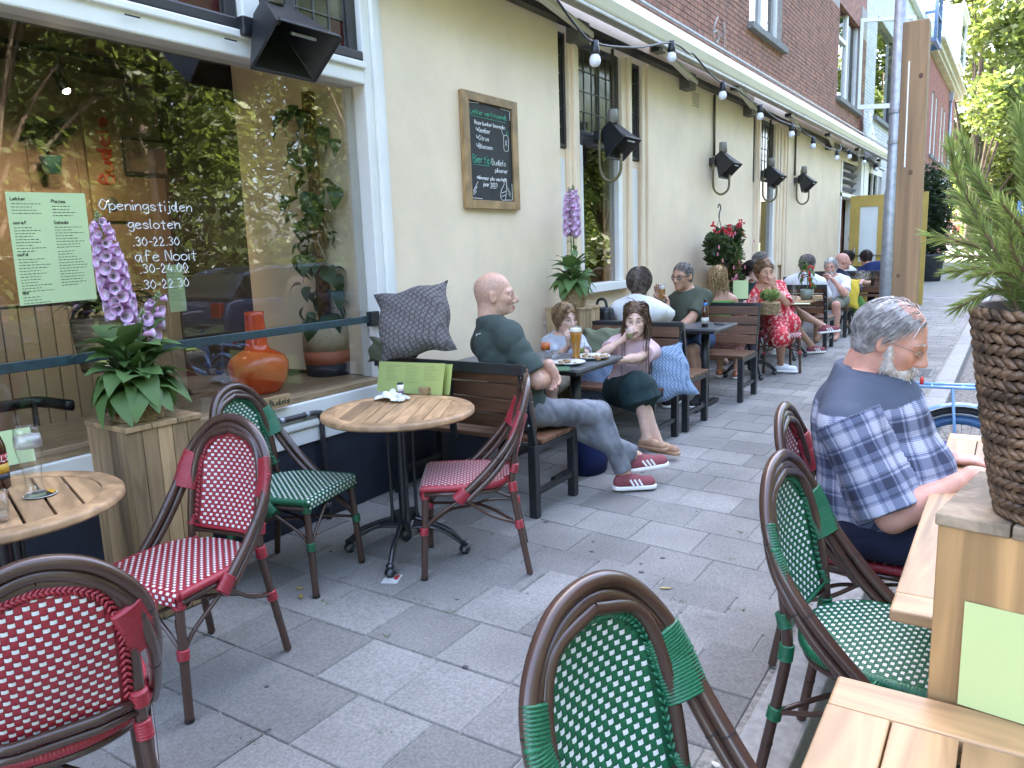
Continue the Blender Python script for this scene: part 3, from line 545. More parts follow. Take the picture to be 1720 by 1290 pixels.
def car(label, x, y, rz, paint, wagon=True, detail=True):
    t = thing('parked_car', label, 'car', (x, y, -.12), rz)
    # side profile, extruded with inset greenhouse
    pr = [(-2.2, .35), (-2.22, .75), (-2.12, .98), (-1.9, 1.02), (.75, 1.0), (1.7, .9), (2.15, .72), (2.2, .4), (2.0, .28), (-2.0, .28)]
    gh = [(-2.05, 1.0), (-1.75, 1.38), (-1.4, 1.46), (-.2, 1.48), (.25, 1.42), (1.0, 1.0)] if wagon else [(-1.5, 1.0), (-1.0, 1.38), (-.4, 1.46), (.1, 1.44), (1.0, 1.0)]
    M = Matrix.Rotation(R(90), 4, 'X')
    MB().prism(pr, -.86, .86, 0, M).obj('body', paint, t, bevel=.07); 
    g = MB().prism(gh, -.74, .74, 0, M); g.obj('greenhouse', mat('tinted_glass', (.02, .025, .03), .08, .1, spec=.9), t, bevel=.06)
    MB().prism([(p[0]*.97-.02, p[1]+.015) for p in gh[1:-1]]+[(gh[-2][0]-.12, gh[-2][1]-.05), (gh[1][0]+.12, gh[1][1]-.03)], -.70, .70, 0, M).obj('roof', paint, t, bevel=.03)
    for a in (-1.35, 1.38):
        for s in (-.80, .80):
            wo = MB().lathe([(.16, -.1), (.30, -.105), (.33, -.06), (.33, .06), (.30, .105), (.16, .1)], (0, 0, 0), 22, M=Matrix.Translation((a, s, .33)) @ M).obj('wheel', mat('tyre', (.02, .02, .02), .8), t, True); MB().lathe([(.001, -.108), (.2, -.108), (.21, -.09), (.21, .09), (.2, .108), (.001, .108)], (0, 0, 0), 16, M=Matrix.Translation((a, s, .33)) @ M).obj('rim', GALV, wo, True)
    for s in (-.62, .62): MB().ball((2.12, s, .72), .13, 10, sc_=(.5, 1.3, .7)).obj('headlight', glass_mat('lamp_glass', (.8, .8, .8), .3), t, True); MB().box((-2.235, s-.13, .75), (-2.15, s+.13, .98)).obj('tail_light', mat('tail_red', (.35, .02, .02), .3), t, bevel=.02)
    for s in (-.865, .865):
        for a in (-.35, .75): MB().box((a-.004, min(s, s*.99), .42), (a+.004, max(s, s*.99)+.001, 1.0)).obj('door_seam', BLACKP, t)
    return t
car('dark blue estate car parked across the street, mirrored in the shop window', 9.4, -3.6, R(4), mat('blue_car_paint', (.015, .035, .11), .25, .05, coat=1))
car('light grey parked car at the far end of the street', 74, .0, R(0), mat('silver_car_paint', (.42, .43, .45), .3, .03, coat=1))
car('white parked car beyond the light grey car at the far end of the street', 84, -1.2, R(0), mat('white_car_paint', (.7, .7, .7), .3, .03, coat=1))
s = thing('blue_street_sign', 'small square blue parking sign on a post at the far end of the street', 'sign', (52, -.2, 0)); MB().tube([(0, 0, 0), (0, 0, 3.2)], .04, 8).obj('post', GALV, s, True)
MB().box((-.06, -.35, 2.3), (-.045, .35, 3.1)).obj('panel', mat('sign_blue', (.03, .16, .5), .4), s, bevel=.01); hm = MB(); hand(hm, 'P', .42, plane_M((-.068, .12, 2.5), (0, -1, 0), (0, 0, 1)), .035, jit=0); hm.obj('lettering', WHITE, s)
# shrub in a pot in front of the red brick building
sh = thing('potted_shrub', 'dark clipped evergreen in a grey tub before the red brick building', 'shrub', (28.2, 2.35, 0)); MB().lathe([(.34, 0), (.42, .75), (.46, .78), (.46, .85), (.40, .85), (.38, .7)], n=20).obj('tub', mat('dark_tub', (.05, .055, .06), .6), sh, True)
leaf_cloud('foliage', [(rnd.uniform(-.25, .25), rnd.uniform(-.25, .25), 1.1+.28*k) for k in range(9)], [.5, .55, .58, .58, .55, .55, .5, .45, .38], 5000, .07, leafmat('leaf_30', (.03, .055, .02)), sh, 3)
# ------------------------------------------------------------------ shop interior
room = thing('cafe_interior', 'dim brown cafe room behind the big shop window', 'room', (0, 0, 0))
RB = lambda lo, hi, n, m: MB().box(lo, hi).obj(n, m, room)
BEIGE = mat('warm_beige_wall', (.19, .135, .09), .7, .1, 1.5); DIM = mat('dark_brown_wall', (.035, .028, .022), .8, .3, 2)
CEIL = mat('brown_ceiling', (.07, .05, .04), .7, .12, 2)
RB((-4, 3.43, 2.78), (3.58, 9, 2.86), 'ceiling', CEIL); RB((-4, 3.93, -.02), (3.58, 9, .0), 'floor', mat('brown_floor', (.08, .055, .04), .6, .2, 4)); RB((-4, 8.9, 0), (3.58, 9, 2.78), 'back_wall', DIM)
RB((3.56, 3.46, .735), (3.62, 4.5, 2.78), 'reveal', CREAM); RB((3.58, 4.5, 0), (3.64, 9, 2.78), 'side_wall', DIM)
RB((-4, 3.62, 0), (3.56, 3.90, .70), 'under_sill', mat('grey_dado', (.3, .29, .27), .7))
xp = gy(288, 400, 5.4).x
RB((-4, 5.4, 1.25), (xp, 5.46, 2.78), 'partition', BEIGE)
for i in range(40):
    x = xp-.005-i*.105
    if x < -1.2: break
    MB().box((x-.1, 5.385, .0), (x, 5.44, 1.25)).obj('board', mat('grey_boarding', (.25, .24, .215), .6, .06, 3, obvar=.08), room, bevel=.006)
    if i % 3 == 0: MB().box((x-.012, 5.392, 1.262), (x, 5.399, 2.77)).obj('batten', BEIGE, room)
RB((-4, 5.37, 1.25), (xp, 5.47, 1.262), 'dado_cap', MATS['grey_boarding'])
tr = gy(240, 118, 4.5); tz = tr.z
trk = thing('track_light', 'black ceiling track with small spotlights inside the shop window', 'lamp', (0, 4.5, tz)); MB().box((-1.2, -.02, 0), (3.2, .02, .03)).obj('track', BLACKP, trk)
for px_, py_, on in ((97, 128, 1), (212, 140, 0), (338, 160, 0), (440, 178, 0)):
    p = gy(px_, py_, 4.5); h_ = MB().tube([(p.x, 0, -.11), (p.x+.01, 0, 0)], .008, 6).tube([(p.x-.01, 0, -.1), (p.x+.02, -.03, -.19)], [.022, .03], 10).obj('spot_head', BLACKM, trk, True)
    if on:
        MB().ball((p.x+.02, -.032, -.19), .02, 8).obj('bulb', emis('spot_bulb', (1, .8, .55), 25), h_, True)
def lampL(kind, loc, e, col, rot=(0, 0, 0), **k):
    l = bpy.data.lights.new('lamp', kind); l.energy = e; l.color = col
    for a, b in k.items(): setattr(l, a, b)
    o = bpy.data.objects.new('lamp_light', l); COL.objects.link(o); o.location = loc; o.rotation_euler = rot; return o
lampL('SPOT', (gy(97, 128, 4.5).x, 4.47, tz-.22), 5, (1, .75, .48), (R(38), 0, 0), spot_size=R(110), spot_blend=.8, shadow_soft_size=.05)
lampL('SPOT', (gy(212, 140, 4.5).x, 4.47, tz-.22), 3, (1, .75, .48), (R(38), 0, R(-15)), spot_size=R(110), spot_blend=.8, shadow_soft_size=.05)
# sign, picture, hanging pot on the partition
bs = thing('tin_beer_sign', 'narrow tin sign with vertical red lettering on the inner wall', 'sign', gy(176, 268, 5.38)); MB().box((-.13, -.01, -.42), (.13, .012, .42)).obj('plate', mat('tin_ochre', (.20, .15, .08), .5, .2, 6), bs)
hm = MB(); hand(hm, 'Budels', .10, plane_M((.04, -.014, -.16), (0, 0, 1), (-1, 0, 0)), .011, jit=0); hm.obj('lettering', mat('sign_red', (.30, .04, .02), .5), bs); MB().ball((0, -.02, -.3), .05, 14, sc_=(1, .4, 1)).obj('badge', mat('badge_chrome', (.4, .4, .38), .2, metal=.8), bs, True)
pc = thing('small_picture', 'small dark picture on the inner wall beside the tin sign', 'picture', gy(247, 265, 5.38)); MB().box((-.2, -.02, -.13), (.2, .01, .13)).obj('frame', DARKW, pc, bevel=.004); MB().box((-.18, -.0235, -.11), (.18, -.0205, .11)).obj('print', mat('faded_print', (.16, .12, .09), .5, .8, 9, dark=(.03, .025, .03)), pc)
hp = thing('wall_pot', 'small green wall pot with a leafy plant inside the shop', 'plant', gy(85, 265, 5.25)); MB().lathe([(.05, -.1), (.065, .0), (.068, .01), (.06, .01)], n=16).obj('pot', mat('green_enamel', (.03, .09, .08), .3), hp, True); leaf_cloud('foliage', [(0, 0, .12), (.06, 0, .18), (-.07, 0, .14)], [.09, .08, .07], 60, .05, leafmat('leaf_30', (.03, .055, .02)), hp, 4)
# window paper menus and lettering (stuck on the inside of the pane)
GREENP = mat('pale_green_paper', (.50, .62, .33), .7, .02, 2)
INK = mat('ink', (.05, .06, .04), .8)
def paper_menu(name, label, o, xd, yd, w_, h_, blocks, group=None, thick=.0015, m=GREENP):
    t = thing(name, label, 'menu', o, 0, group); M = plane_M((0, 0, 0), xd, yd); p = MB().box((0, 0, -thick), (w_, h_, 0), 0, M); p.obj('sheet', m, t)
    for (x, y, ww, rows, dy, title) in blocks:
        tx = MB()
        if title: hand(tx, title, h_*.028, M @ Matrix.Translation((x*w_, y*h_, .0008)), .0012)
        textlines(tx, M, x*w_, y*h_-h_*.035, ww*w_, rows, dy*h_, h_*.006, 0)
        if tx.v: stuff(tx.obj('print', INK, t))
    return t
a, b, c = gy(20, 512-8, 3.366), gy(163, 502, 3.366), gy(8, 321, 3.366)
a = gy(34, 514, 3.366)
paper_menu('window_menu', 'large pale green menu sheet taped inside the shop window', a, (b-a), (gy(8, 322, 3.366)-a), (b-a).length, (gy(8, 322, 3.366)-a).length, [(.05, .93, .4, 4, .028, 'Lekker'), (.55, .91, .38, 4, .028, 'Plates'), (.05, .72, .4, 9, .026, 'Vooraf'), (.55, .72, .38, 8, .026, 'Salade'), (.05, .44, .4, 12, .026, 'Hoofd'), (.55, .5, .38, 13, .026, ''), (.05, .1, .4, 3, .026, 'Kids')])
paper_menu('folded_menu_inside', 'pale green menu card standing behind the window beside the foxglove', gy(287, 525, 3.75), (1, .25, 0), (0, 0, 1), .12, .25, [(.1, .85, .7, 8, .08, '')])
wl_ = thing('window_lettering', 'white handwritten opening hours on the shop window glass', 'lettering'); Mw = lambda x, y: plane_M(gy(x, y, 3.364), (1, 0, 0), (0, 0, 1))
for x, y, tx, s in ((168, 352, 'Openingstijden', .045), (216, 384, 'gesloten', .044), (224, 413, '.30-22.30', .038), (180, 441, 'v', .05), (228, 440, 'afe Nooit', .05), (236, 459, '.30-24.00', .040), (190, 482, '2', .04), (238, 486, '.30-22.30', .040), (190, 498, '7', .04)): wt = MB(); hand(wt, tx, s, Mw(x, y), .0022); stuff(wt.obj('text_line', mat('chalk_white', (.78, .78, .76), .8, .05), wl_))
# things on the window board
OR = mat('orange_glaze', (.88, .10, .008), .18, .06, 3, coat=.5)
p = gy(438, 652, 3.62); s = .0009*1.35
tag(MB().lathe([(.105, 0), (.11, .01), (.15, .06), (.168, .13), (.168, .17), (.15, .205), (.10, .235), (.068, .25), (.06, .28), (.053, .44), (.056, .46), (.045, .46), (.042, .3)], n=40).obj('orange_vase', OR, None, True, loc=(p.x, p.y, .737)), 'large glossy orange bottle vase on the window board', 'vase')
pp = gy(553, 628, 3.72); mp_ = thing('moss_pole_plant', 'tall climbing plant on a moss pole in a cream and orange pot in the window', 'plant', (pp.x, pp.y, .737))
pot = MB().lathe([(.135, 0), (.14, .005), (.145, .075)], n=32); pot.obj('pot_base', mat('navy_pot_band', (.02, .022, .035), .7), mp_, True)
MB().lathe([(.146, .0755), (.15, .16)], n=32).obj('pot_band', mat('orange_pot_band', (.48, .15, .08), .7, .05), mp_, True); MB().lathe([(.1505, .1605), (.152, .25), (.146, .31), (.135, .31), (.13, .2)], n=32).obj('pot_top', mat('cream_pot', (.48, .38, .24), .8, .08, 40), mp_, True)
MB().tube([(0, 0, .2), (.0, 0, 1.75)], .04, 12).obj('moss_pole', mat('coir', (.22, .11, .05), .95, .35, 25, .8, 60), mp_, True)
def leaf_mesh(name, m, L_=.1, W_=.05, droop=.3, fold=.25, tip=.0, n=6, wave=0.0, blunt=.8):
    """one leaf: two halves folded on the midrib, drooping along its length, base at the origin, pointing +X"""
    mb = MB(); rows = []
    for i in range(n+1):
        t = i/n; wd = W_*(math.sin(math.pi*min(1, t**blunt))**.75 if 0 < t < 1 else 0.0); x = L_*t*math.cos(droop*t); z = -L_*t*math.sin(droop*t)*t; wv = wave*math.sin(t*17)*W_
        rows.append(((x, wd, z+fold*wd+wv), (x, 0, z), (x, -wd, z+fold*wd-wv)))
    for r in rows: mb.v += [tuple(q) for q in r]
    for i in range(n): o = 3*i; mb.f += [(o, o+1, o+4, o+3), (o+1, o+2, o+5, o+4)]; mb.m += [0, 0]
    me = mb.mesh(name, m, True); return me
def put_leaf(me, parent, p, d, s=1.0, name='leaf', roll=0.0, up=None):
    d = V(*d).normalized(); u = V(0, 0, 1); y = u.cross(d); y = y.normalized() if y.length > 1e-3 else V(0, 1, 0); z = d.cross(y)
    M = Matrix(((d.x, y.x, z.x, p[0]), (d.y, y.y, z.y, p[1]), (d.z, y.z, z.z, p[2]), (0, 0, 0, 1))) @ Matrix.Rotation(roll, 4, 'X') @ Matrix.Scale(s, 4)
    o = bpy.data.objects.new(name, me); COL.objects.link(o); o.parent = parent; o.matrix_local = M; return o
IVY = leafmat('climber_leaf', (.05, .095, .03), .25, .3, .4); lm = leaf_mesh('leaf', IVY, .13, .045, .7, .3)
for k in range(95):
    z = rnd.uniform(.3, 1.7); a = rnd.uniform(0, 6.28); r = .04+abs(rnd.gauss(0, .06))*(1.6 if z > 1.1 else 1); put_leaf(lm, mp_, (r*math.cos(a), r*math.sin(a), z), (math.cos(a+rnd.uniform(-.8, .8)), math.sin(a+rnd.uniform(-.8, .8)), rnd.uniform(-1.3, .2)), rnd.uniform(.6, 1.25), roll=rnd.uniform(-.5, .5))
vs_ = MB()
for k in range(14):
    z = rnd.uniform(.3, 1.2); a = rnd.uniform(0, 6.28); vs_.tube(bez([(.03*math.cos(a), .03*math.sin(a), z), (.12*math.cos(a), .12*math.sin(a), z-.05), (.14*math.cos(a+.4), .14*math.sin(a+.4), z-.2)], 8), .003, 5)
vs_.obj('aerial_root', mat('pale_root', (.35, .32, .22), .8), mp_)
bp = thing('basket_plant', 'leafy houseplant in a striped basket behind the window menu', 'plant', gy(185, 570, 4.0)); MB().lathe([(.15, -.16), (.17, 0), (.175, .12), (.15, .12)], n=28).obj('basket', mat('striped_basket', (.30, .20, .12), .9, .5, 30, .4, 60, stretch=(.05, .05, 3)), bp, True)
l2 = leaf_mesh('leaf', leafmat('leaf_30', (.03, .055, .02)), .17, .05, .8, .2)
for k in range(34): a = rnd.uniform(0, 6.28); put_leaf(l2, bp, (.06*math.cos(a), .06*math.sin(a), .12+rnd.uniform(0, .1)), (math.cos(a), math.sin(a), rnd.uniform(-.1, 1.6)), rnd.uniform(.7, 1.3))
tu = thing('tureen', 'cream lidded tureen on the dark counter inside', 'tureen', gy(377, 425, 5.6)); MB().lathe([(.07, -.1), (.06, -.04), (.15, .06), (.16, .12), (.14, .13), (.1, .19), (.03, .22), (.02, .24), (.03, .26), (.001, .28)], n=24).obj('bowl', mat('cream_china', (.50, .42, .34), .3), tu, True)
tu2 = thing('tureen', 'second cream tureen half hidden left of the lidded one', 'tureen', gy(343, 425, 5.9)); MB().lathe([(.07, -.1), (.06, -.04), (.15, .06), (.16, .12), (.14, .13), (.1, .19), (.03, .22), (.001, .24)], n=24).obj('bowl', MATS['cream_china'], tu2, True)
ct = thing('bar_counter', 'dark wooden counter inside the cafe', 'counter', (0, 5.5, 0)); MB().box((xp+.3, 0, 0), (3.5, .8, gy(400, 440, 5.5).z-.01)).obj('cabinet', DIM, ct)
fr = thing('display_fridge', 'glass display fridge with lit white strips inside the cafe', 'fridge', gy(462, 420, 5.6)); 
fw, fh = .62, .78
f = MB()
for x in (0, .3, fw-.03): f.box((x, 0, 0), (x+.03, .03, fh))
for z in (0, fh-.03): f.box((.0, .0005, z), (fw, .029, z+.03))
f.box((0, .4, 0), (fw, .42, fh)); f.obj('frame', mat('fridge_grey', (.35, .36, .35), .4), fr)
for z in (.18, .36, .54): MB().box((.03, .03, z), (fw-.03, .4, z+.008)).obj('shelf', MATS['fridge_grey'], fr)
for x in (.05, .58): MB().box((x, .04, .03), (x+.01, .05, fh-.05)).obj('led_strip', emis('led_white', (.9, .95, 1), 5), fr)
for z in (.188, .368, .05):
    for k in range(4): MB().lathe([(.03, 0), (.03, .07), (.012, .09), (.012, .11)], (.1+k*.12, .2, z), 10).obj('jar', mat('amber_jar', (.3, .18, .08), .3), fr, True)
# table and chairs inside
ti = thing('inside_table', 'wooden table with black legs inside behind the window', 'table', (0, 0, 0)); q = gy(120, 555, 4.35); MB().box((-.8, 4.1, q.z-.04), (1.52, 4.9, q.z)).obj('table_top', mat('honey_wood', (.34, .19, .08), .4, .15, 4, grain=20, stretch=(.2, 1, 1)), ti, bevel=.005)
for x, y in ((1.35, 4.25), (1.35, 4.75), (-.2, 4.25), (-.2, 4.75)): MB().box((x, y, 0), (x+.06, y+.06, q.z-.042)).obj('leg', BLACKP, ti)
for px_, py_ in ((40, 600), (230, 640)):
    q = gy(px_, py_, 4.05); t = thing('inside_chair', 'black wooden chair inside the window, %s' % ('left of the basket plant' if px_ < 100 else 'behind the foxglove'), 'chair', (q.x, 4.05, 0)); MB().lathe([(.001, .46), (.2, .455), (.21, .44), (.2, .425), (.001, .42)], n=24).obj('seat', BLACKP, t, True)
    for a in range(4): MB().tube([(.12*math.cos(a*1.57+.7), .12*math.sin(a*1.57+.7), .43), (.2*math.cos(a*1.57+.7), .2*math.sin(a*1.57+.7), 0)], .016, 8).obj('leg', BLACKP, t, True)
    MB().tube(bez([(-.2, 0, .78), (-.12, .18, .8), (0, .22, .8), (.12, .18, .8), (.2, 0, .78)], 20), .03, 8, sq=.5).tube([(-.1, .17, .44), (-.1, .19, .79)], .014, 8).tube([(.1, .17, .44), (.1, .19, .79)], .014, 8).obj('backrest', BLACKP, t, True)
wl = thing('wooden_name_block', 'small wooden block with dark lettering leaning on the outside sill', 'block', gy(462, 676, 3.25)); MB().box((-.1, -.02, -.03), (.09, .0, .035)).obj('block', mat('pale_wood', (.42, .28, .14), .6, .1, 10), wl, bevel=.002); hm = MB(); hand(hm, 'Budels', .03, plane_M((-.05, -.0215, -.012), (1, 0, 0), (0, 0, 1)), .0025); hm.obj('lettering', INK, wl)
# ------------------------------------------------------------------ awning, heaters, string lights, wall fittings
aw = thing('awning_cassette', 'long beige rolled up awning case fixed along the cafe wall', 'awning', (0, 0, 0)); AWM = mat('awning_beige', (.70, .66, .54), .45, .04, 2)
ya, za = 2.86, 3.40
prof = [(W-.02, .10), (W-.10, .19), (ya+.12, .17), (ya+.02, .12), (ya-.01, .02), (ya+.02, -.07), (ya+.08, -.09), (ya+.16, -.05), (W-.10, .02)]
m = MB(); n = len(prof); x0, x1 = 3.4, 23.0
m.v += [(x0, y, za+z) for y, z in prof]+[(x1, y, za+.06+z) for y, z in prof]; m.f += [tuple(range(n)), tuple(range(n, 2*n))[::-1]]+[(i, n+i, n+(i+1) % n, (i+1) % n) for i in range(n)]; m.m = [0]*len(m.f); m.obj('case', AWM, aw, bevel=.02)
MB().bar((x0, ya+.04, za-.10), (x1, ya+.04, za-.04), .07, .03).obj('front_bar', mat('awning_bar', (.42, .41, .36), .4), aw, bevel=.006)
MB().bar((x0, ya+.05, za+.185), (x1, ya+.05, za+.245), .03, .02).obj('top_trim', mat('trim_grey', (.3, .3, .3), .4, metal=.5), aw)
MB().box((x0, W-.1, za-.11), (x1, W-.02, za-.06)).obj('back_bar', BLACKM, aw)
for x in (4.6, 7.2, 9.6, 12.2, 15, 18, 21): MB().bar((x, ya+.07, za-.1), (x+1.7, W-.08, za-.12), .06, .05).obj('folding_arm', AWM, aw, bevel=.008); MB().box((x-.08, ya+.05, za-.14), (x+.08, ya+.14, za-.09)).obj('arm_joint', BLACKM, aw, bevel=.006); MB().box((x+1.4, W-.12, za-.22), (x+1.6, W-.001, za-.05)).obj('wall_bracket', mat('dark_bracket', (.12, .12, .11), .5), aw)
def heater(label, wx, z, out=.34, s=1.0, cane=True):
    """black reflector heater on a wall plate, mouth tipped down towards the street"""
    t = thing('patio_heater', label, 'heater', (wx, W-.002, z), 0, 'heaters along the cafe wall')
    MB().box((-.2*s, -.06, .05), (.2*s, 0, .14)).obj('wall_plate', BLACKM, t, bevel=.008)
    f = MB(); a = [(-.11*s, -.05, .16), (.11*s, -.05, .16), (.11*s, -.13, .22), (-.11*s, -.13, .22)]; b = [(-.27*s, -.14, -.17*s), (.27*s, -.14, -.17*s), (.27*s, -.46*s, .05), (-.27*s, -.46*s, .05)]
    c = [tuple(V(*p)*.985+V(0, 0, .0)) for p in b]; b2 = [(x*.9, y*.97-.012, zz+.012) for x, y, zz in b]; a2 = [(x*.8, y, zz-.03) for x, y, zz in a]
    f.add(a+b+b2+a2, [(3, 2, 1, 0)]+[(i, (i+1) % 4, 4+(i+1) % 4, 4+i) for i in range(4)]+[(4+i, 4+(i+1) % 4, 8+(i+1) % 4, 8+i) for i in range(4)]+[(8+i, 8+(i+1) % 4, 12+(i+1) % 4, 12+i) for i in range(4)]); f.obj('hood', BLACKM, t, bevel=.004)
    MB().add(a2, [(0, 1, 2, 3)]).obj('ceramic_plate', mat('burner_ceramic', (.12, .12, .13), .8, .3, 80), t); MB().tube([(-.1*s, -.3, .03), (.1*s, -.3, .03)], .008, 6).obj('igniter_rod', GALV, t)
    MB().lathe([(.05, 0), (.045, .11), (.04, .12), (.001, .12)], (-.03, -.14, .2), 16).obj('valve_cap', mat('grey_cap', (.28, .27, .24), .6), t, True); MB().box((.06, -.12, .2), (.13, -.06, .27)).obj('junction_box', BLACKM, t, bevel=.006)
    if cane: MB().tube(bez([(-.12, -.05, .15), (-.13, -.05, -.06), (-.12, -.06, -.24), (-.10, -.14, -.31), (-.09, -.23, -.25), (-.08, -.24, -.08)], 24), .014, 8).obj('gas_hose', mat('brass_hose', (.16, .13, .06), .5), t, True)
    return t
heater('black patio heater above the shop window, seen from below', 2.80, 2.52, s=.78, cane=False)
heater('black patio heater in front of the tall leaded window', 6.62, 2.38, s=.7)
h3 = heater('black patio heater on the plain wall between the two tall windows', 9.75, 2.38, s=.7)
heater('black patio heater in front of the second tall window', 12.0, 2.36, s=.7)
heater('black patio heater nearest the yellow door', 14.1, 2.38, s=.7)
for x, px_ in ((9.75, 0), (13.95, 0), (12.35, 0), (6.85, 0)): tag(MB().tube([(x, W-.02, 2.55), (x, W-.02, 3.28)], .016, 8).obj('gas_pipe', mat('pipe_bronze', (.10, .085, .06), .5, metal=.3), None, True), {9.75: 'dark pipe rising from the heater on the plain wall', 13.95: 'dark pipe rising from the heater nearest the yellow door', 12.35: 'dark pipe rising from the heater at the second tall window', 6.85: 'dark pipe rising from the heater at the tall leaded window'}[x], 'pipe')
sp = thing('string_lights', 'black cable of small white bulb lamps hung below the awning', 'string lights', (0, 0, 0))
BPX = ((999, 72, 2.72), (1128, 72, 2.72), (1214, 140, 2.74), (1277, 178, 2.76), (1330, 210, 2.76), (1366, 232, 2.78), (1406, 253, 2.78), (1427, 252, 2.8), (1452, 262, 2.8), (1473, 275, 2.8))
PL = mat('bulb_glass', (.78, .80, .88), .2, .01, sub=.0)
path = [gy(936, 0, 2.75), gy(965, 40, 2.73)]
for i, (x, y, Y) in enumerate(BPX):
    p = gy(x, y, Y); path.append(p)
    s_ = MB().lathe([(.012, .07), (.028, .065), (.03, .02), (.036, 0), (.036, -.02), (.03, -.03)], p+V(0, 0, -.05), 14).obj('socket', BLACKP, sp, True)
    MB().lathe([(.026, -.03), (.038, -.05), (.043, -.075), (.038, -.1), (.024, -.115), (.001, -.12)], p+V(0, 0, -.05), 18).obj('bulb', PL, s_, True)
    if i < len(BPX)-1:
        q = gy(*BPX[i+1]); mid = (p+q)/2; hook = V(mid.x, mid.y+.06, max(p.z, q.z)+.05) if i not in (0,) else mid+V(0, 0, -.05)
        if i in (1, 2, 4, 6, 8): path += [p*.7+q*.3+V(0, 0, .03), hook, p*.3+q*.7+V(0, 0, -.0)]
        else: path.append(mid+V(0, 0, -.035))
MB().tube(bez(path, 160), .009, 6).obj('cable', BLACKP, sp, True)
# blackboard on the wall
bb = thing('chalk_menu_board', 'wooden framed chalkboard with handwritten drinks on the cream wall', 'chalkboard', (0, 0, 0)); FW = mat('board_frame_wood', (.40, .25, .11), .5, .1, 8, grain=25, stretch=(.2, 1, .2))
bx0, bx1, bz0, bz1 = 4.45, 5.15, 1.79, 2.585; fw_ = .075
for lo, hi in (((bx0, W-.035, bz0), (bx0+fw_, W-.003, bz1)), ((bx1-fw_, W-.035, bz0), (bx1, W-.003, bz1)), ((bx0+fw_, W-.0345, bz0), (bx1-fw_, W-.003, bz0+fw_*.8)), ((bx0+fw_, W-.0345, bz1-fw_*.8), (bx1-fw_, W-.003, bz1))): MB().box(lo, hi).obj('frame_bar', FW, bb, bevel=.003)
MB().box((bx0+fw_, W-.02, bz0+.06), (bx1-fw_, W-.005, bz1-.06)).obj('slate', mat('slate_black', (.02, .022, .022), .7, .2, 8), bb)
ck, cg = MB(), MB(); BM = lambda u, v_, r=0.0: plane_M((bx0+fw_+.55*u, W-.0215, bz0+.06+.675*v_), (1, 0, r), (-r, 0, 1))
hand(cg, 'Lekker verfrissend:', .034, BM(.05, .875, -.0), .0024); cg.tube([BM(.05, .855) @ V(0, 0, 0), BM(.86, .845) @ V(0, 0, 0)], .002, 4)
for u, v_, t_, s_ in ((.14, .775, 'Roze bunker limonade:', .026), (.17, .70, '>Gember', .032), (.17, .62, '>Citrus', .032), (.17, .535, '>Bloesem', .032), (.50, .38, 'Budels', .042), (.57, .305, 'pilsener', .032), (.14, .215, '*Winnaar pils van het', .026), (.27, .15, 'jaar 2023', .028)): hand(ck, t_, s_, BM(u, v_), .0024)
hand(cg, 'Biertip:', .052, BM(.07, .385), .003); cg.tube([BM(.08, .365) @ V(0, 0, 0), BM(.42, .36) @ V(0, 0, 0)], .002, 4); ck.tube([BM(.43, .135) @ V(0, 0, 0), BM(.58, .135) @ V(0, 0, 0)], .002, 4)
def dr(mb, pts): mb.tube([BM(*p) @ V(0, 0, 0) for p in pts], .0022, 4, cap=False)
dr(ck, bez([(.80, .70), (.80, .57), (.83, .545), (.88, .545), (.91, .57), (.91, .70), (.85, .715), (.80, .70)], 30)); dr(ck, [(.81, .69), (.75, .77)]); dr(cg, bez([(.86, .71), (.9, .76), (.93, .72)], 8)); dr(ck, [(.83, .6), (.88, .66), (.84, .66), (.88, .6)])
dr(ck, bez([(.73, .01), (.68, .04), (.70, .12), (.77, .18), (.78, .24), (.83, .24), (.83, .17), (.82, .1), (.79, .02), (.73, .01)], 36)); dr(ck, [(.71, .09), (.81, .11)]); dr(ck, [(.70, .05), (.80, .07)]); dr(ck, [(.02, .02), (.25, .015)]); dr(ck, [(.97, .02), (.80, .015)]); dr(ck, [(.97, .02), (.97, .2)]); dr(ck, [(.02, .02), (.02, .2)]); dr(ck, [(.97, .98), (.97, .88)]); dr(ck, [(.97, .98), (.75, .985)]); dr(ck, [(.03, .98), (.25, .99)])
for k in range(3): dr(ck, [(.05, .05+.02*k), (.12+.02*k, .09+.05*k)]); dr(ck, [(.93, .05+.02*k), (.86-.02*k, .09+.05*k)])
stuff(ck.obj('white_chalk', MATS['chalk_white'], bb)); stuff(cg.obj('green_chalk', mat('chalk_green', (.10, .42, .27), .8, .1), bb))
# hanging basket of red and pink flowers
hk = gy(1208, 350, 3.1); hb = thing('hanging_flower_basket', 'hanging pot of red and pink flowers with trailing leaves on the cafe wall', 'plant', gy(1210, 438, 3.0))
MB().lathe([(.09, -.14), (.14, 0), (.15, .06), (.13, .06)], (0, 0, .05), 20).obj('pot', mat('grey_plastic', (.06, .065, .07), .6), hb, True)
m = MB(); top = V(0, .02, .50)
for a in range(3): m.tube([V(.14*math.cos(a*2.1), .14*math.sin(a*2.1), .1), top], .003, 4)
m.tube(bez([top, (0, .02, .56), (.05, .02, .62), (.0, .02, .67), (-.05, .02, .63)], 16), .008, 6); m.obj('hanger', BLACKM, hb)
leaf_cloud('foliage', [(0, 0, .2), (.18, 0, .2), (-.18, -.05, .18), (.1, -.1, .28), (.32, -.05, .05), (.38, -.05, -.2), (.30, -.05, -.45), (-.25, 0, .05), (0, -.12, .1)], [.2, .19, .17, .16, .15, .15, .14, .12, .15], 2300, .045, leafmat('leaf_50', (.05, .085, .025)), hb, 8)
rf_, pk = MB(), MB()
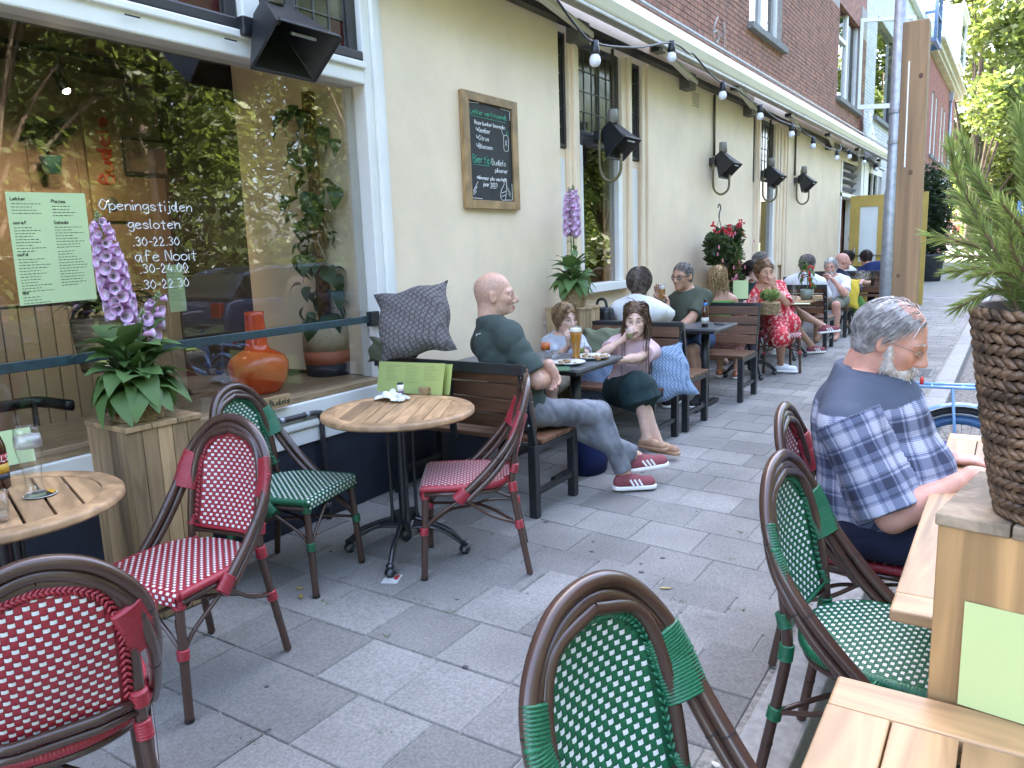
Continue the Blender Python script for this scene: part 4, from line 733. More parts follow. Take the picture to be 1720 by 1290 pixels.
for k in range(16):
    c = V(rnd.gauss(0, .2), -.14+rnd.gauss(0, .05), .34+rnd.gauss(0, .06))
    for j in range(7): (rf_).ball(c+V(rnd.gauss(0, .018), rnd.gauss(0, .018), rnd.gauss(0, .016)), .014, 6)
    MB().tube([(0, 0, .2), c], .003, 4) 
for k in range(34):
    c = V(rnd.gauss(.12, .24), -.16+rnd.gauss(0, .05), rnd.uniform(-.4, .32)); a0 = rnd.uniform(0, 6)
    for j in range(5): pk.ball(c+V(.016*math.cos(a0+j*1.257), -.005, .016*math.sin(a0+j*1.257)), .011, 6, sc_=(1, .4, 1))
stuff(rf_.obj('red_blossoms', mat('red_petal', (.55, .02, .03), .5), hb, True)); stuff(pk.obj('pink_blossoms', mat('pink_petal', (.65, .22, .30), .5), hb, True))
# posts at the kerb
wp = thing('wooden_post', 'tall square wooden post with knots at the kerb', 'post', (4.12, .43, 0)); WPM = mat('post_wood', (.36, .22, .11), .65, .14, 3, .15, 60, stretch=(1, 1, .06), grain=14)
top = gx(1541, 38, 4.12); m = MB(); l = (top.y-.43)
for z in (0,): m.add([(-.053, -.053, 0), (.053, -.053, 0), (.053, .053, 0), (-.053, .053, 0), (-.053, l-.053, top.z), (.053, l-.053, top.z), (.053, l+.053, top.z), (-.053, l+.053, top.z)], [(3, 2, 1, 0), (4, 5, 6, 7), (0, 1, 5, 4), (1, 2, 6, 5), (2, 3, 7, 6), (3, 0, 4, 7)])
m.obj('shaft', WPM, wp, bevel=.004)
for z, y in ((1.12, -.012), (1.31, .027), (1.78, -.005), (1.86, .02), (2.2, -.03)): MB().ball((-.0535, y+l*z/top.z, z), .007+.006*((z*7) % 1), 10, sc_=(.08, 1, 1.3)).obj('knot', mat('knot_brown', (.12, .06, .03), .7), wp, True)
MB().bar((-.0538, l*.74+.02, top.z*.74), (-.0538, l*.93+.02, top.z*.93), .006, .0015, up=(1, 0, 0)).obj('paint_drip', WHITE, wp)
gp = thing('steel_pole', 'galvanised steel lamp pole beside the wooden post', 'pole', (0, 0, 0)); b_, t_ = gz(1480, 715, 0), gx(1516, -40, 6.35); b_ = V(6.35, gx(1484, 600, 6.35).y, 0); MB().tube([b_, b_*.45+t_*.55, b_*.44+t_*.56, t_], [.058, .05, .042, .04], 16).obj('shaft', GALV, gp, True)
c_ = b_*.34+t_*.66; MB().tube([c_-V(0, 0, .012), c_+V(0, 0, .012)], .047, 14).tube([c_+V(0, 0, .2), c_+V(0, 0, .224)], .047, 14).obj('clamp_band', GALV, gp); MB().box((c_.x-.01, c_.y-.13, c_.z-.05), (c_.x+.01, c_.y-.045, c_.z+.3)).obj('red_plate', mat('plate_red', (.5, .03, .04), .5), gp)
# ------------------------------------------------------------------ bistro chairs (local: seat faces +X, origin on the ground under the seat)
BAMB = mat('bamboo_brown', (.068, .035, .025), .26, .12, 5, .02, 60, stretch=(1, 1, .2), spec=.6, coat=.15); NODE = mat('bamboo_node', (.012, .008, .006), .6)
def strandmat(name, col): return mat(name, col, .32, .10, 160, .25, 300, stretch=(1, 1, 1), spec=.55)
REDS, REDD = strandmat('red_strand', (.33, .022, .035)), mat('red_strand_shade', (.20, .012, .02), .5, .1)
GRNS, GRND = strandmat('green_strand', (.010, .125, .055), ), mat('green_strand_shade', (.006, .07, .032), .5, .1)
WHT = mat('white_strand', (.72, .71, .68), .35, .03, 160, .15, 300)
def sleeve(mb, pts, r, pitch=.0065, n=12, mi=0, sq=1.0, up=None):
    """ridged binding wound round a path"""
    P = [V(*p) for p in pts]; L_ = sum((b-a).length for a, b in zip(P, P[1:])); k = max(3, int(L_/pitch)*3); out = []; rr = []
    cum = [0]
    for a, b in zip(P, P[1:]): cum.append(cum[-1]+(b-a).length)
    for i in range(k+1):
        s = L_*i/k; j = max(q for q in range(len(cum)-1) if cum[q] <= s+1e-9); t = (s-cum[j])/max(1e-9, cum[j+1]-cum[j]); out.append(P[j].lerp(P[j+1], t)); rr.append(r*(1+(.06 if i % 3 else -.05)))
    mb.tube(out, rr, n, mi, sq=sq, up=up)
def weave(mb, S, inside, a0, a1, b0, b1, pa, pb, two=False, flip=False):
    """basket weave on surface S(a,b): white tabs in brick order, coloured ribs between"""
    na, nb_ = int(round((a1-a0)/pa)), int(round((b1-b0)/pb))
    for s in ((1, -1) if two else (1,)):
        for i in range(na):
            for j in range(-1, nb_+1):
                if (i+j) % 2: continue
                for kind in (0, 1):
                    a = a0+i*pa; lo, hi = (b0+(j+.2)*pb, b0+(j+.8)*pb) if kind == 0 else (b0+(j+.86)*pb, b0+(j+2.14)*pb)
                    lo, hi = max(lo, b0), min(hi, b1)
                    if hi-lo < pb*.2 or not inside(a+pa/2, (lo+hi)/2): continue
                    aa = (a+pa*.03, a+pa*.5, a+pa*.97) if kind else (a+pa*.04, a+pa*.5, a+pa*.96); bb = (lo, (lo+hi)/2, hi)
                    vs = []
                    for q, b in enumerate(bb):
                        for p, x in enumerate(aa):
                            P, N_ = S(x, b); h = (.0026 if q == 1 else .0006)+(.0004 if p == 1 else 0)
                            if kind == 0: h = .0030 if p == 1 else .0012
                            vs.append(P+N_*(h*s))
                    mb.add(vs, [(r*3+c, r*3+c+1, r*3+c+4, r*3+c+3) for r in range(2) for c in range(2)], 1 if kind == 0 else 0)
def make_chair(kind, label):
    S1, S2 = (REDS, REDD) if kind == 'red' else (GRNS, GRND)
    t = thing('bistro_chair', label, 'chair', (0, 0, 0))
    def legp(path, name):
        m = MB(); m.tube(bez(path, 14), .0155, 12); a, b = V(*path[0]), V(*path[-1]); c = a.lerp(b, .5) if name else a
        return m
    for s in (1, -1):
        m = MB(); m.tube([(.215, .20*s, 0.005), (.19, .185*s, .43)], .0155, 12); c = V(.203, .1925*s, .2); m.tube([c, c+V(-.0002, -.0001*s, .004)], .0161, 12, 1); m.tube([(.2155, .2003*s, 0), (.2145, .1997*s, .012)], .0162, 12, 1); o = m.obj('leg', [BAMB, NODE], t); shade(o)
    arch = lambda s: [(-.275, .195*s, .005), (-.215, .172*s, .36), (-.208, .168*s, .45), (-.225, .166*s, .60), (-.258, .155*s, .74), (-.280, .110*s, .825), (-.288, 0, .862)]
    for s in (1, -1):
        m = MB(); m.tube(bez(arch(s), 42), .0148, 12); m.tube([(-.2495, .1855*s, .15), (-.2488, .185*s, .154)], .0156, 12, 1); o = m.obj('leg', [BAMB, NODE], t); shade(o)
    o1 = [(.03, .222, .395), (-.10, .222, .52), (-.205, .217, .65), (-.262, .188, .775), (-.292, .105, .872), (-.298, 0, .905)]
    o2 = [(-.005, .222, .383), (-.135, .218, .51), (-.228, .203, .645), (-.268, .168, .765), (-.290, .093, .846), (-.294, 0, .878)]
    for pth, r in ((o1, .0165), (o2, .0148)):
        full = bez(pth+[(x, -y, z) for x, y, z in pth[-2::-1]], 80); m = MB().tube(full, r, 12)
        for q in (.14, .86, .26, .74): k = int(q*len(full)); m.tube([full[k], V(*full[k]).lerp(V(*full[k+1]), .18)], r+.0006, 12, 1)
        shade(m.obj('back_hoop', [BAMB, NODE], t))
    MB().tube([(-.217, -.168, .50), (-.235, -.08, .497), (-.238, .08, .497), (-.217, .168, .50)], .012, 10).tube([(-.212, -.168, .472), (-.23, -.08, .469), (-.233, .08, .469), (-.212, .168, .472)], .010, 10).obj('back_rail', BAMB, t, True)
    # seat
    def outline(f=1.0, n=24):
        pts = [(.20, .205*f), (.07, .207*f), (-.06, .2*f)]
        pts += [(-.06-.145*f*math.sin(a), .2*f*math.cos(a)) for a in [math.pi*k/n for k in range(1, n)]]
        pts += [(-.06, -.2*f), (.07, -.207*f), (.20, -.205*f)]; return pts
    MB().prism(outline(.985), .425, .4475).obj('seat', S2, t)
    rim = MB(); sleeve(rim, [(x, y, .437) for x, y in outline(1.0)], .0155, .008, 10, sq=1.0); sleeve(rim, [(.20, -.205, .432), (.20, .205, .432)], .014, .008, 10); rim.obj('seat_rim', S1, t, True)
    rr = MB().tube([(x*.97, y*.985, .410) for x, y in outline(1.0)], .0105, 10).tube([(.19, -.19, .408), (.19, .19, .408)], .0105, 10); rr.obj('seat_rail', BAMB, t, True)
    def Ss(a, b):
        cr = .004*(1-(a/.2)**2)
        if b < .19: return V(b, a, .4495+cr), V(0, 0, 1)
        q = (b-.19)/.026
        if q < 1.57: return V(.19+.026*math.sin(q), a, .4235+cr+.026*math.cos(q)), V(math.sin(q), 0, math.cos(q))
        return V(.2165, a, .4235-(b-.19-.0408)), V(1, 0, 0)
    def ins(a, b):
        if b > -.06: return abs(a) < .2
        q = 1-((b+.06)/.143)**2; return q > 0 and abs(a) < .2*math.sqrt(q)
    sw = MB(); weave(sw, Ss, ins, -.2, .2, -.2, .252, .0148, .0145); sw.add([(.2145, -.2, .43), (.2145, .2, .43), (.2145, .2, .402), (.2145, -.2, .402)], [(0, 1, 2, 3)], 2); stuff(sw.obj('seat_weave', [S1, WHT, S2], t, True))
    # back panel
    def xb(z): return -.214-(z-.5)*.205
    def Sb(a, b):
        x = xb(b)-.028*(1-(a/.16)**2)*math.sin(math.pi*min(1, (b-.48)/.40)); n_ = V(-1, 0, -.2).normalized(); return V(x, a, b), n_
    def hw(b): return .143 if b < .70 else .143*math.sqrt(max(0, 1-((b-.70)/.135)**2))
    bw = MB(); g = MB(); n = 20; rows = []
    for j in range(n+1):
        b = .485+(.834-.485)*j/n; w_ = max(.002, hw(b)+.004); rows.append([Sb(w_*(k/4-1), b)[0] for k in range(9)])
    for r in rows: g.v += [tuple(p) for p in r]
    for j in range(n):
        for k in range(8): g.f.append((j*9+k, j*9+k+1, j*9+k+10, j*9+k+9)); g.m.append(0)
    g.obj('back_panel', S2, t, True)
    weave(bw, Sb, lambda a, b: abs(a) < hw(b)-.008, -.144, .144, .497, .832, .0144, .0148, True); stuff(bw.obj('back_weave', [S1, WHT, S2], t, True))
    # braided edge: overlapping strand ends along the arch on both faces
    br = MB(); pth = bez([(.147, .49), (.147, .60), (.145, .70), (.118, .79), (.06, .832), (0, .842), (-.06, .832), (-.118, .79), (-.145, .70), (-.147, .60), (-.147, .49)], 60)
    for s in (1, -1):
        for i in range(2, len(pth)-2, 1):
            a, b = pth[i]; ta = V(pth[i+1][0]-pth[i-1][0], pth[i+1][1]-pth[i-1][1], 0).normalized(); na_ = V(-ta.y, ta.x, 0)
            for sd_ in (1, -1):
                d2 = (ta*.8+na_*sd_*.75).normalized(); c2 = V(a, b, 0)-na_*0*.001+na_*sd_*.0045-na_*.0
                P, N_ = Sb(c2.x, c2.y); P = P+N_*(s*.004); e1 = (Sb(c2.x+d2.x*.01, c2.y+d2.y*.01)[0]-Sb(c2.x, c2.y)[0]).normalized()
                M = frame((0, 0, 0), N_, e1); br.ball(P, .0125, 6, sc_=(1, .38, .35), M=M)
        br.tube([Sb(.145*(1-2*k/8), .492)[0]+V(-.0045*s, 0, 0) for k in range(9)], .007, 6, sq=.6)
    br.obj('braid_edge', S1, t, True)
    # bindings
    B = lambda pts, r, sq=1.0, up=None: (lambda m: (sleeve(m, pts, r, .0066, 12, 0, sq, up), m.obj('binding', S1, t, True))[1])(MB())
    for s in (1, -1):
        B([(.206, .195*s, .215), (.203, .193*s, .25)], .0195); B([(.193, .187*s, .385), (.190, .185*s, .428)], .021)
        B([(.045, .222*s, .380), (-.0, .222*s, .425)], .031, .62, (1, 0, 0)); B([(-.236, .181*s, .225), (-.229, .178*s, .262)], .0195); B([(-.212, .171*s, .40), (-.208, .168*s, .445)], .0195); B([(-.214, .168*s, .49), (-.224, .167*s, .53)], .0192)
        # shoulder wrap takes in all three tubes
        B([(-.214, .190*s, .635), (-.246, .184*s, .705), (-.268, .165*s, .762)], .046, .42, (0, .25*s, -1) if False else (.5, .75*s, -.1))
        m = MB(); m.tube(bez([(.203, .192*s, .235), (.15, .2*s, .30), (.02, .215*s, .39)], 12), .0075, 8).tube(bez([(.02, .215*s, .39), (-.10, .2*s, .30), (-.232, .18*s, .245)], 12), .0075, 8); m.obj('stretcher', BAMB, t, True)
    m = MB(); m.tube(bez([(.203, .192, .235), (.20, .12, .31), (.195, 0, .40), (.20, -.12, .31), (.203, -.192, .235)], 24), .0075, 8).obj('stretcher', BAMB, t, True)
    MB().tube(bez([(-.232, .18, .245), (-.10, .06, .285), (0, 0, .295), (.10, -.06, .28), (.203, -.192, .24)], 20), .0075, 8).tube(bez([(-.232, -.18, .245), (-.10, -.06, .285), (0, 0, .28), (.10, .06, .28), (.203, .192, .24)], 20), .0075, 8).obj('stretcher', BAMB, t, True)
    return t
red0 = make_chair('red', 'red and white woven bistro chair cut off by the left edge, nearest the camera'); grn0 = make_chair('green', 'green and white woven bistro chair at the bottom, back turned to the camera')
def put_chair(kind, x, y, deg, label, first=False, s=1.0):
    src = red0 if kind == 'red' else grn0; o = src if first else copy_tree(src); o.location = (x, y, .002); o.rotation_euler = (0, 0, R(deg)); o['label'] = label; o['group'] = 'woven bistro chairs'; return o
put_chair('red', .80, 1.90, 68, red0['label'], True)
put_chair('red', 1.504, 2.417, 189, 'red and white woven bistro chair in front of the wooden crate with the foxglove')
put_chair('red', 2.85, 2.145, 125, 'red and white woven bistro chair turned sideways at the round table with the salt shaker')
put_chair('red', 2.80, .37, -88, 'red and white woven bistro chair under the man in the checked shirt')
put_chair('green', 1.07, .315, -104, grn0['label'], True)
put_chair('green', 2.10, .22, -95, 'green and white woven bistro chair between the checked shirt man and the wooden table')
put_chair('green', 2.328, 2.775, -76, 'green and white woven bistro chair against the wall behind the red one')
put_chair('red', 9.03, 2.24, 205, 'red trimmed bistro chair under the woman in the red floral dress')
# ------------------------------------------------------------------ round tables
TEAK = mat('teak_top', (.50, .30, .15), .5, .18, 3, .06, 60, stretch=(.18, 1, 1), grain=16, obvar=.10); TEAKR = mat('teak_rim', (.50, .30, .15), .5, .18, 5, .06, 60, grain=10)
CIRON = mat('cast_iron_black', (.012, .013, .018), .32, .2, 30, .05, 90, spec=.7)
def round_table(label, x, y, r, ang, z=.745, slats=8, rimw=.065, detail=True, gap=.004, brot=None, leg_l=.30, group='round wooden cafe tables'):
    t = thing('round_table', label, 'table', (x, y, 0), R(ang), group)
    n = 64; ri = r-rimw; m = MB().lathe([(ri, z-.002), (ri+.004, z), (r-.008, z), (r, z-.008), (r, z-.024), (r-.01, z-.032), (ri, z-.032), (ri, z-.002)], n=n, cap=False); shade(m.obj('rim', TEAKR, t), 50)
    w_ = 2*ri/slats
    for i in range(slats):
        a, b = -ri+i*w_+gap/2, -ri+(i+1)*w_-gap/2; f = lambda q: max(.004, math.sqrt(max(0, ri*ri-q*q))-.001)
        k = 5; ys = [a+(b-a)*q/k for q in range(k+1)]; poly = [(f(q), q) for q in ys]+[(-f(q), q) for q in ys[::-1]]
        MB().prism(poly, z-.022, z-.003+rnd.uniform(-.0008, .0008)).obj('slat', TEAK, t, bevel=.002 if detail else 0)
    MB().lathe([(.001, z-.06), (.06, z-.06), (ri*.9, z-.036), (ri*.9, z-.034), (.001, z-.034)], n=24).obj('under_plate', BLACKM, t)
    c = MB(); c.lathe([(.026, .12), (.026, z-.06)], n=14).lathe([(.026, .12), (.032, .11), (.03, .08), (.012, .06), (.001, .06)], n=14)
    for k in range(4):
        a = k*math.pi/2+.5; px_, py_ = .062*math.cos(a), .062*math.sin(a)
        c.lathe([(.010, .17), (.014, .19), (.010, .21), (.0085, .25), (.0085, .60), (.010, .62), (.015, .64), (.012, .66), (.018, .685), (.012, z-.04)], (px_, py_, 0), 12)
        c.bar((px_*.3, py_*.3, .66), (px_, py_, .66), .006, .05); c.bar((px_*.3, py_*.3, .2), (px_, py_, .2), .006, .07)
    c.obj('column', CIRON, t, True).data.set_sharp_from_angle(angle=R(40))
    for k in range(4):
        a = k*math.pi/2+(.5 if brot is None else R(brot-ang)); d = V(math.cos(a), math.sin(a), 0)*(leg_l/.285 if brot is not None else 1)
        m = MB(); m.tube(bez([d*.055+V(0, 0, .185), d*.12+V(0, 0, .165), d*.22+V(0, 0, .12), d*.285+V(0, 0, .055)], 14), [.013]*5+[.012]*20 if False else .0125, 10); m.tube(bez([d*.03+V(0, 0, .135), d*.13+V(0, 0, .135), d*.215+V(0, 0, .095), d*.28+V(0, 0, .045)], 14), .008, 8)
        m.add([d*.03+V(0, 0, .13), d*.13+V(0, 0, .13), d*.13+V(0, 0, .165), d*.05+V(0, 0, .19)], [(0, 1, 2, 3)]); m.lathe([(.012, .07), (.022, .06), (.018, .045), (.028, .035), (.03, .02), (.018, .014), (.018, 0)], d*.285, 12); m.obj('leg', CIRON, t, True).data.set_sharp_from_angle(angle=R(40))
    return t
T1 = (1.08, 2.73); T2 = (2.78, 2.50); g_ = gz(655, 972); BROT = math.degrees(math.atan2(g_.y-T2[1], g_.x-T2[0]))
round_table('round slatted teak table at the left edge with the empty beer glass', *T1, .375, -108, rimw=.07, slats=7, gap=.009)
round_table('round wooden table with the salt shaker and folded menu in front of the bench', *T2, .375, 28, gap=.004, slats=9, brot=BROT, leg_l=.30)
# ------------------------------------------------------------------ benches (local: faces +X, back posts at x=0, runs along Y)
BSL = mat('bench_hardwood', (.16, .075, .038), .5, .2, 3, .08, 60, stretch=(1, .12, 1), grain=18, obvar=.18)
def bench(label, x, y, deg, L_, full=True, back_h=.88, bm=BLACKM):
    t = thing('slatted_bench', label, 'bench', (x, y, 0), R(deg), 'slatted benches along the cafe wall')
    bx = lambda z: .02-.10*max(0, (z-.42))/.46
    for yy in (-L_/2+.025, L_/2-.025):
        MB().bar((.02, yy, 0), (.02, yy, .42), .05, .05, up=(1, 0, 0)).obj('post', bm, t, bevel=.004); MB().bar((.02, yy, .42), (bx(back_h), yy, back_h), .045, .03, up=(1, 0, 0)).obj('post', bm, t, bevel=.003)
        MB().box((.44, yy-.025, 0), (.49, yy+.025, .415)).obj('leg', bm, t, bevel=.004); MB().bar((.045, yy, .395), (.44, yy, .395), .045, .035).obj('side_rail', bm, t, bevel=.003); MB().bar((.045, yy, .14), (.44, yy, .14), .03, .03).obj('stretcher', bm, t, bevel=.003)
        MB().bar((.44, yy, .16), (.36, yy, .10) if False else (.36, yy, .155), .02, .03).obj('brace', bm, t)
    MB().bar((bx(back_h-.2), 0, .42), (bx(back_h), 0, back_h), .04, .02, up=(1, 0, 0)).obj('strap', bm, t, bevel=.002)
    MB().bar((bx(back_h)-.018, -L_/2, back_h-.02), (bx(back_h)-.018, L_/2, back_h-.02), .022, .06, up=(0, 0, 1)).obj('top_rail', bm, t, bevel=.003)
    for i in range(4):
        z = .50+i*.092; MB().bar((bx(z+.04)+.032, -L_/2+.01, z+.04), (bx(z+.04)+.032, L_/2-.01, z+.04), .022, .085, up=(-.2, 0, 1)).obj('back_slat', BSL, t, bevel=.004)
    for i in range(5): MB().box((.07+i*.086, -L_/2, .4165), (.07+i*.086+.08, L_/2, .442)).obj('seat_slat', BSL, t, bevel=.003)
    for yy in (-L_/2+.025, 0, L_/2-.025):
        for i in range(4): MB().ball((bx(.54+i*.092)-.017, yy, .54+i*.092), .007, 8).obj('bolt', GALV, t, True)
    return t
bench('slatted wooden bench the bald man sits on, black frame, beside the round table', 3.50, 2.69, 0, 1.06)
bench('slatted bench the girl and the child sit on, facing the camera', 5.62, 2.68, 180, 1.08)
bench('slatted bench the woman in the white shirt sits on, its black back to the girl', 5.76, 2.66, 0, 1.08)
bench('slatted bench the man with glasses sits on, seat towards the camera', 7.55, 2.62, 180, 1.10)
bench('slatted bench with a black back rail behind the pepper plant table', 10.82, 2.60, 0, 1.08)
bench('slatted bench the old man in the white polo sits on', 12.85, 2.62, 180, 1.08)
bench('slatted bench at the farthest table, the person in the navy sweater on it', 15.1, 2.5, 0, 1.2)
bench('slatted bench right of the steel pole by the yellow door', 17.2, 2.4, 180, 1.2)
# ------------------------------------------------------------------ wall tables with slate tops
SLT = mat('slate_table_top', (.10, .11, .12), .32, .15, 6, .03, 80)
def wall_table(label, x0, x1, y0, y1, z=.755, leg=(.5, .25)):
    t = thing('slate_table', label, 'table', ((x0+x1)/2, (y0+y1)/2, 0), 0, 'dark slate tables between the benches'); a, b = (x1-x0)/2, (y1-y0)/2
    MB().box((-a, -b, z-.02), (a, b, z)).obj('top', SLT, t, bevel=.003); MB().box((-a+.02, -b+.03, z-.045), (a-.02, b-.03, z-.021)).obj('under_frame', BLACKM, t)
    for yy in (-b+.2, b-.2): MB().tube([(0, yy, .03), (0, yy, z-.045)], .036, 14).obj('leg', BLACKM, t, True); MB().bar((-.3, yy, .025), (.3, yy, .025), .07, .03).obj('foot', BLACKM, t, bevel=.006)
    return t
wall_table('dark slate table with the family\'s beer glasses and plates', 4.10, 4.74, 2.20, 3.2)
wall_table('dark slate table with a beer bottle before the man with glasses', 6.45, 7.05, 2.12, 3.2)
round_table('small round wooden table holding the basket of rosemary beside the red dress woman', 8.55, 2.42, .30, 10, slats=6, detail=False)
round_table('round wooden table with the red pepper plant and bottle behind the red dress woman', 10.05, 2.42, .36, 10, slats=6, detail=False)
round_table('round table farthest down the terrace with the wine glasses', 14.2, 2.35, .36, 10, slats=6, detail=False)
# ------------------------------------------------------------------ wooden crates with plants
CRW = mat('crate_wood', (.38, .25, .125), .7, .28, 2.2, .25, 50, stretch=(1, 1, .10), grain=14, obvar=.2); CRW2 = mat('crate_pine', (.56, .33, .135), .6, .2, 2.2, .15, 50, stretch=(1, 1, .07), grain=16, obvar=.12)
CRT = mat('crate_top_grey', (.36, .28, .19), .75, .3, 4, .25, 60, grain=20, obvar=.15)
def crate(label, x, y, rz, w_, d, h, m, n=5, topm=None, taper=0.0):
    t = thing('wooden_crate', label, 'crate', (x, y, 0), rz, 'tall wooden planter crates')
    for s in (0, 1):
        for i in range(n):
            a = -w_/2+i*w_/n
            e = rnd.uniform(-.002, .002); q = (-d/2+e, -d/2+.022+e) if s == 0 else (d/2-.022, d/2)
            MB().box((a+.0012, q[0], 0.004), (a+w_/n-.0012, q[1], h-.022)).obj('plank', m, t, bevel=.0025)
    nd = max(3, int(n*d/w_))
    for s in (0, 1):
        for i in range(nd):
            a = -d/2+.023+i*(d-.046)/nd; e = rnd.uniform(-.002, .002); q = (-w_/2+e, -w_/2+.02+e) if s == 0 else (w_/2-.02, w_/2)
            MB().box((q[0], a+.001, .004), (q[1], a+(d-.046)/nd-.001, h-.022)).obj('plank', m, t, bevel=.0025)
    for i in range(3): a = -w_/2-.004+i*(w_+.008)/3; MB().box((a+.0015, -d/2-.006, h-.0215), (a+(w_+.008)/3-.0015, d/2+.006, h+rnd.uniform(-.001, .001))).obj('top_plank', topm or m, t, bevel=.003)
    return t
crate('tall weathered crate of grey brown planks under the foxglove by the window', 1.83, 3.10, R(-3), .33, .33, .845, CRW, 5)
crate('tall new pine crate under the rosemary basket at the right edge', 1.466, -.097, R(80), .31, .28, 1.06, CRW2, 2, CRT)
crate('pale crate under the second foxglove between bench and tall window', 5.62, 3.06, 0, .34, .32, 1.01, mat('crate_pale', (.42, .29, .15), .65, .15, 3, .1, 50, stretch=(1, 1, .1), grain=12, obvar=.1), 4)
crate('orange brown crate below the hanging flower basket', 9.75, 3.05, 0, .34, .34, 1.22, mat('crate_orange', (.42, .21, .09), .6, .15, 3, .1, 50, stretch=(1, 1, .1), grain=12, obvar=.1), 4)
# wooden tables in the right foreground
TW = mat('pale_teak', (.50, .31, .155), .45, .14, 2.4, .06, 60, stretch=(1, .12, 1), grain=15, obvar=.07); TW2 = mat('pale_teak_cross', (.50, .31, .155), .45, .14, 2.4, .06, 60, stretch=(.12, 1, 1), grain=15, obvar=.07)
def slat_table(label, x0, x1, y0, y1, z, fr=.095, n=6, group=None, rz=0):
    t = thing('slatted_table', label, 'table', (x1, y1, 0), rz, group); a, b = x0-x1, y0-y1; h = .028
    MB().box((-fr, b, z-h), (0, 0, z)).obj('frame_board', TW, t, bevel=.005)
    MB().box((a, b, z-h), (a+fr, 0, z)).obj('frame_board', TW, t, bevel=.005)
    MB().box((a+fr+.001, -fr, z-h), (-fr-.001, 0, z-.0005)).obj('frame_board', TW2, t, bevel=.003)
    MB().box((a+fr+.001, b, z-h), (-fr-.001, b+fr, z-.0005)).obj('frame_board', TW2, t, bevel=.003)
    w_ = (-b-2*fr)/n
    for i in range(n): MB().box((a+fr+.002, b+fr+i*w_+.0025, z-h+.004), (-fr-.002, b+fr+(i+1)*w_-.0025, z-.002+rnd.uniform(-.0008, .0008))).obj('slat', TW2, t, bevel=.002)
    MB().box((a+.12, b+.12, z-.07), (-.12, -.12, z-h-.001)).obj('apron', BLACKM, t)
    for xx in (a+.1, -.14):
        for yy in (b+.1, -.14): MB().box((xx, yy, 0), (xx+.04, yy+.04, z-.03)).obj('leg', BLACKM, t, bevel=.003)
    return t
slat_table('slatted teak table in the bottom right corner with the green menu card', .72, 1.335, -.75, .215, .745, n=8)
slat_table('slatted teak table beyond the pine crate where the checked shirt man sits', 1.665, 3.35, -.75, .175, .735, n=8)
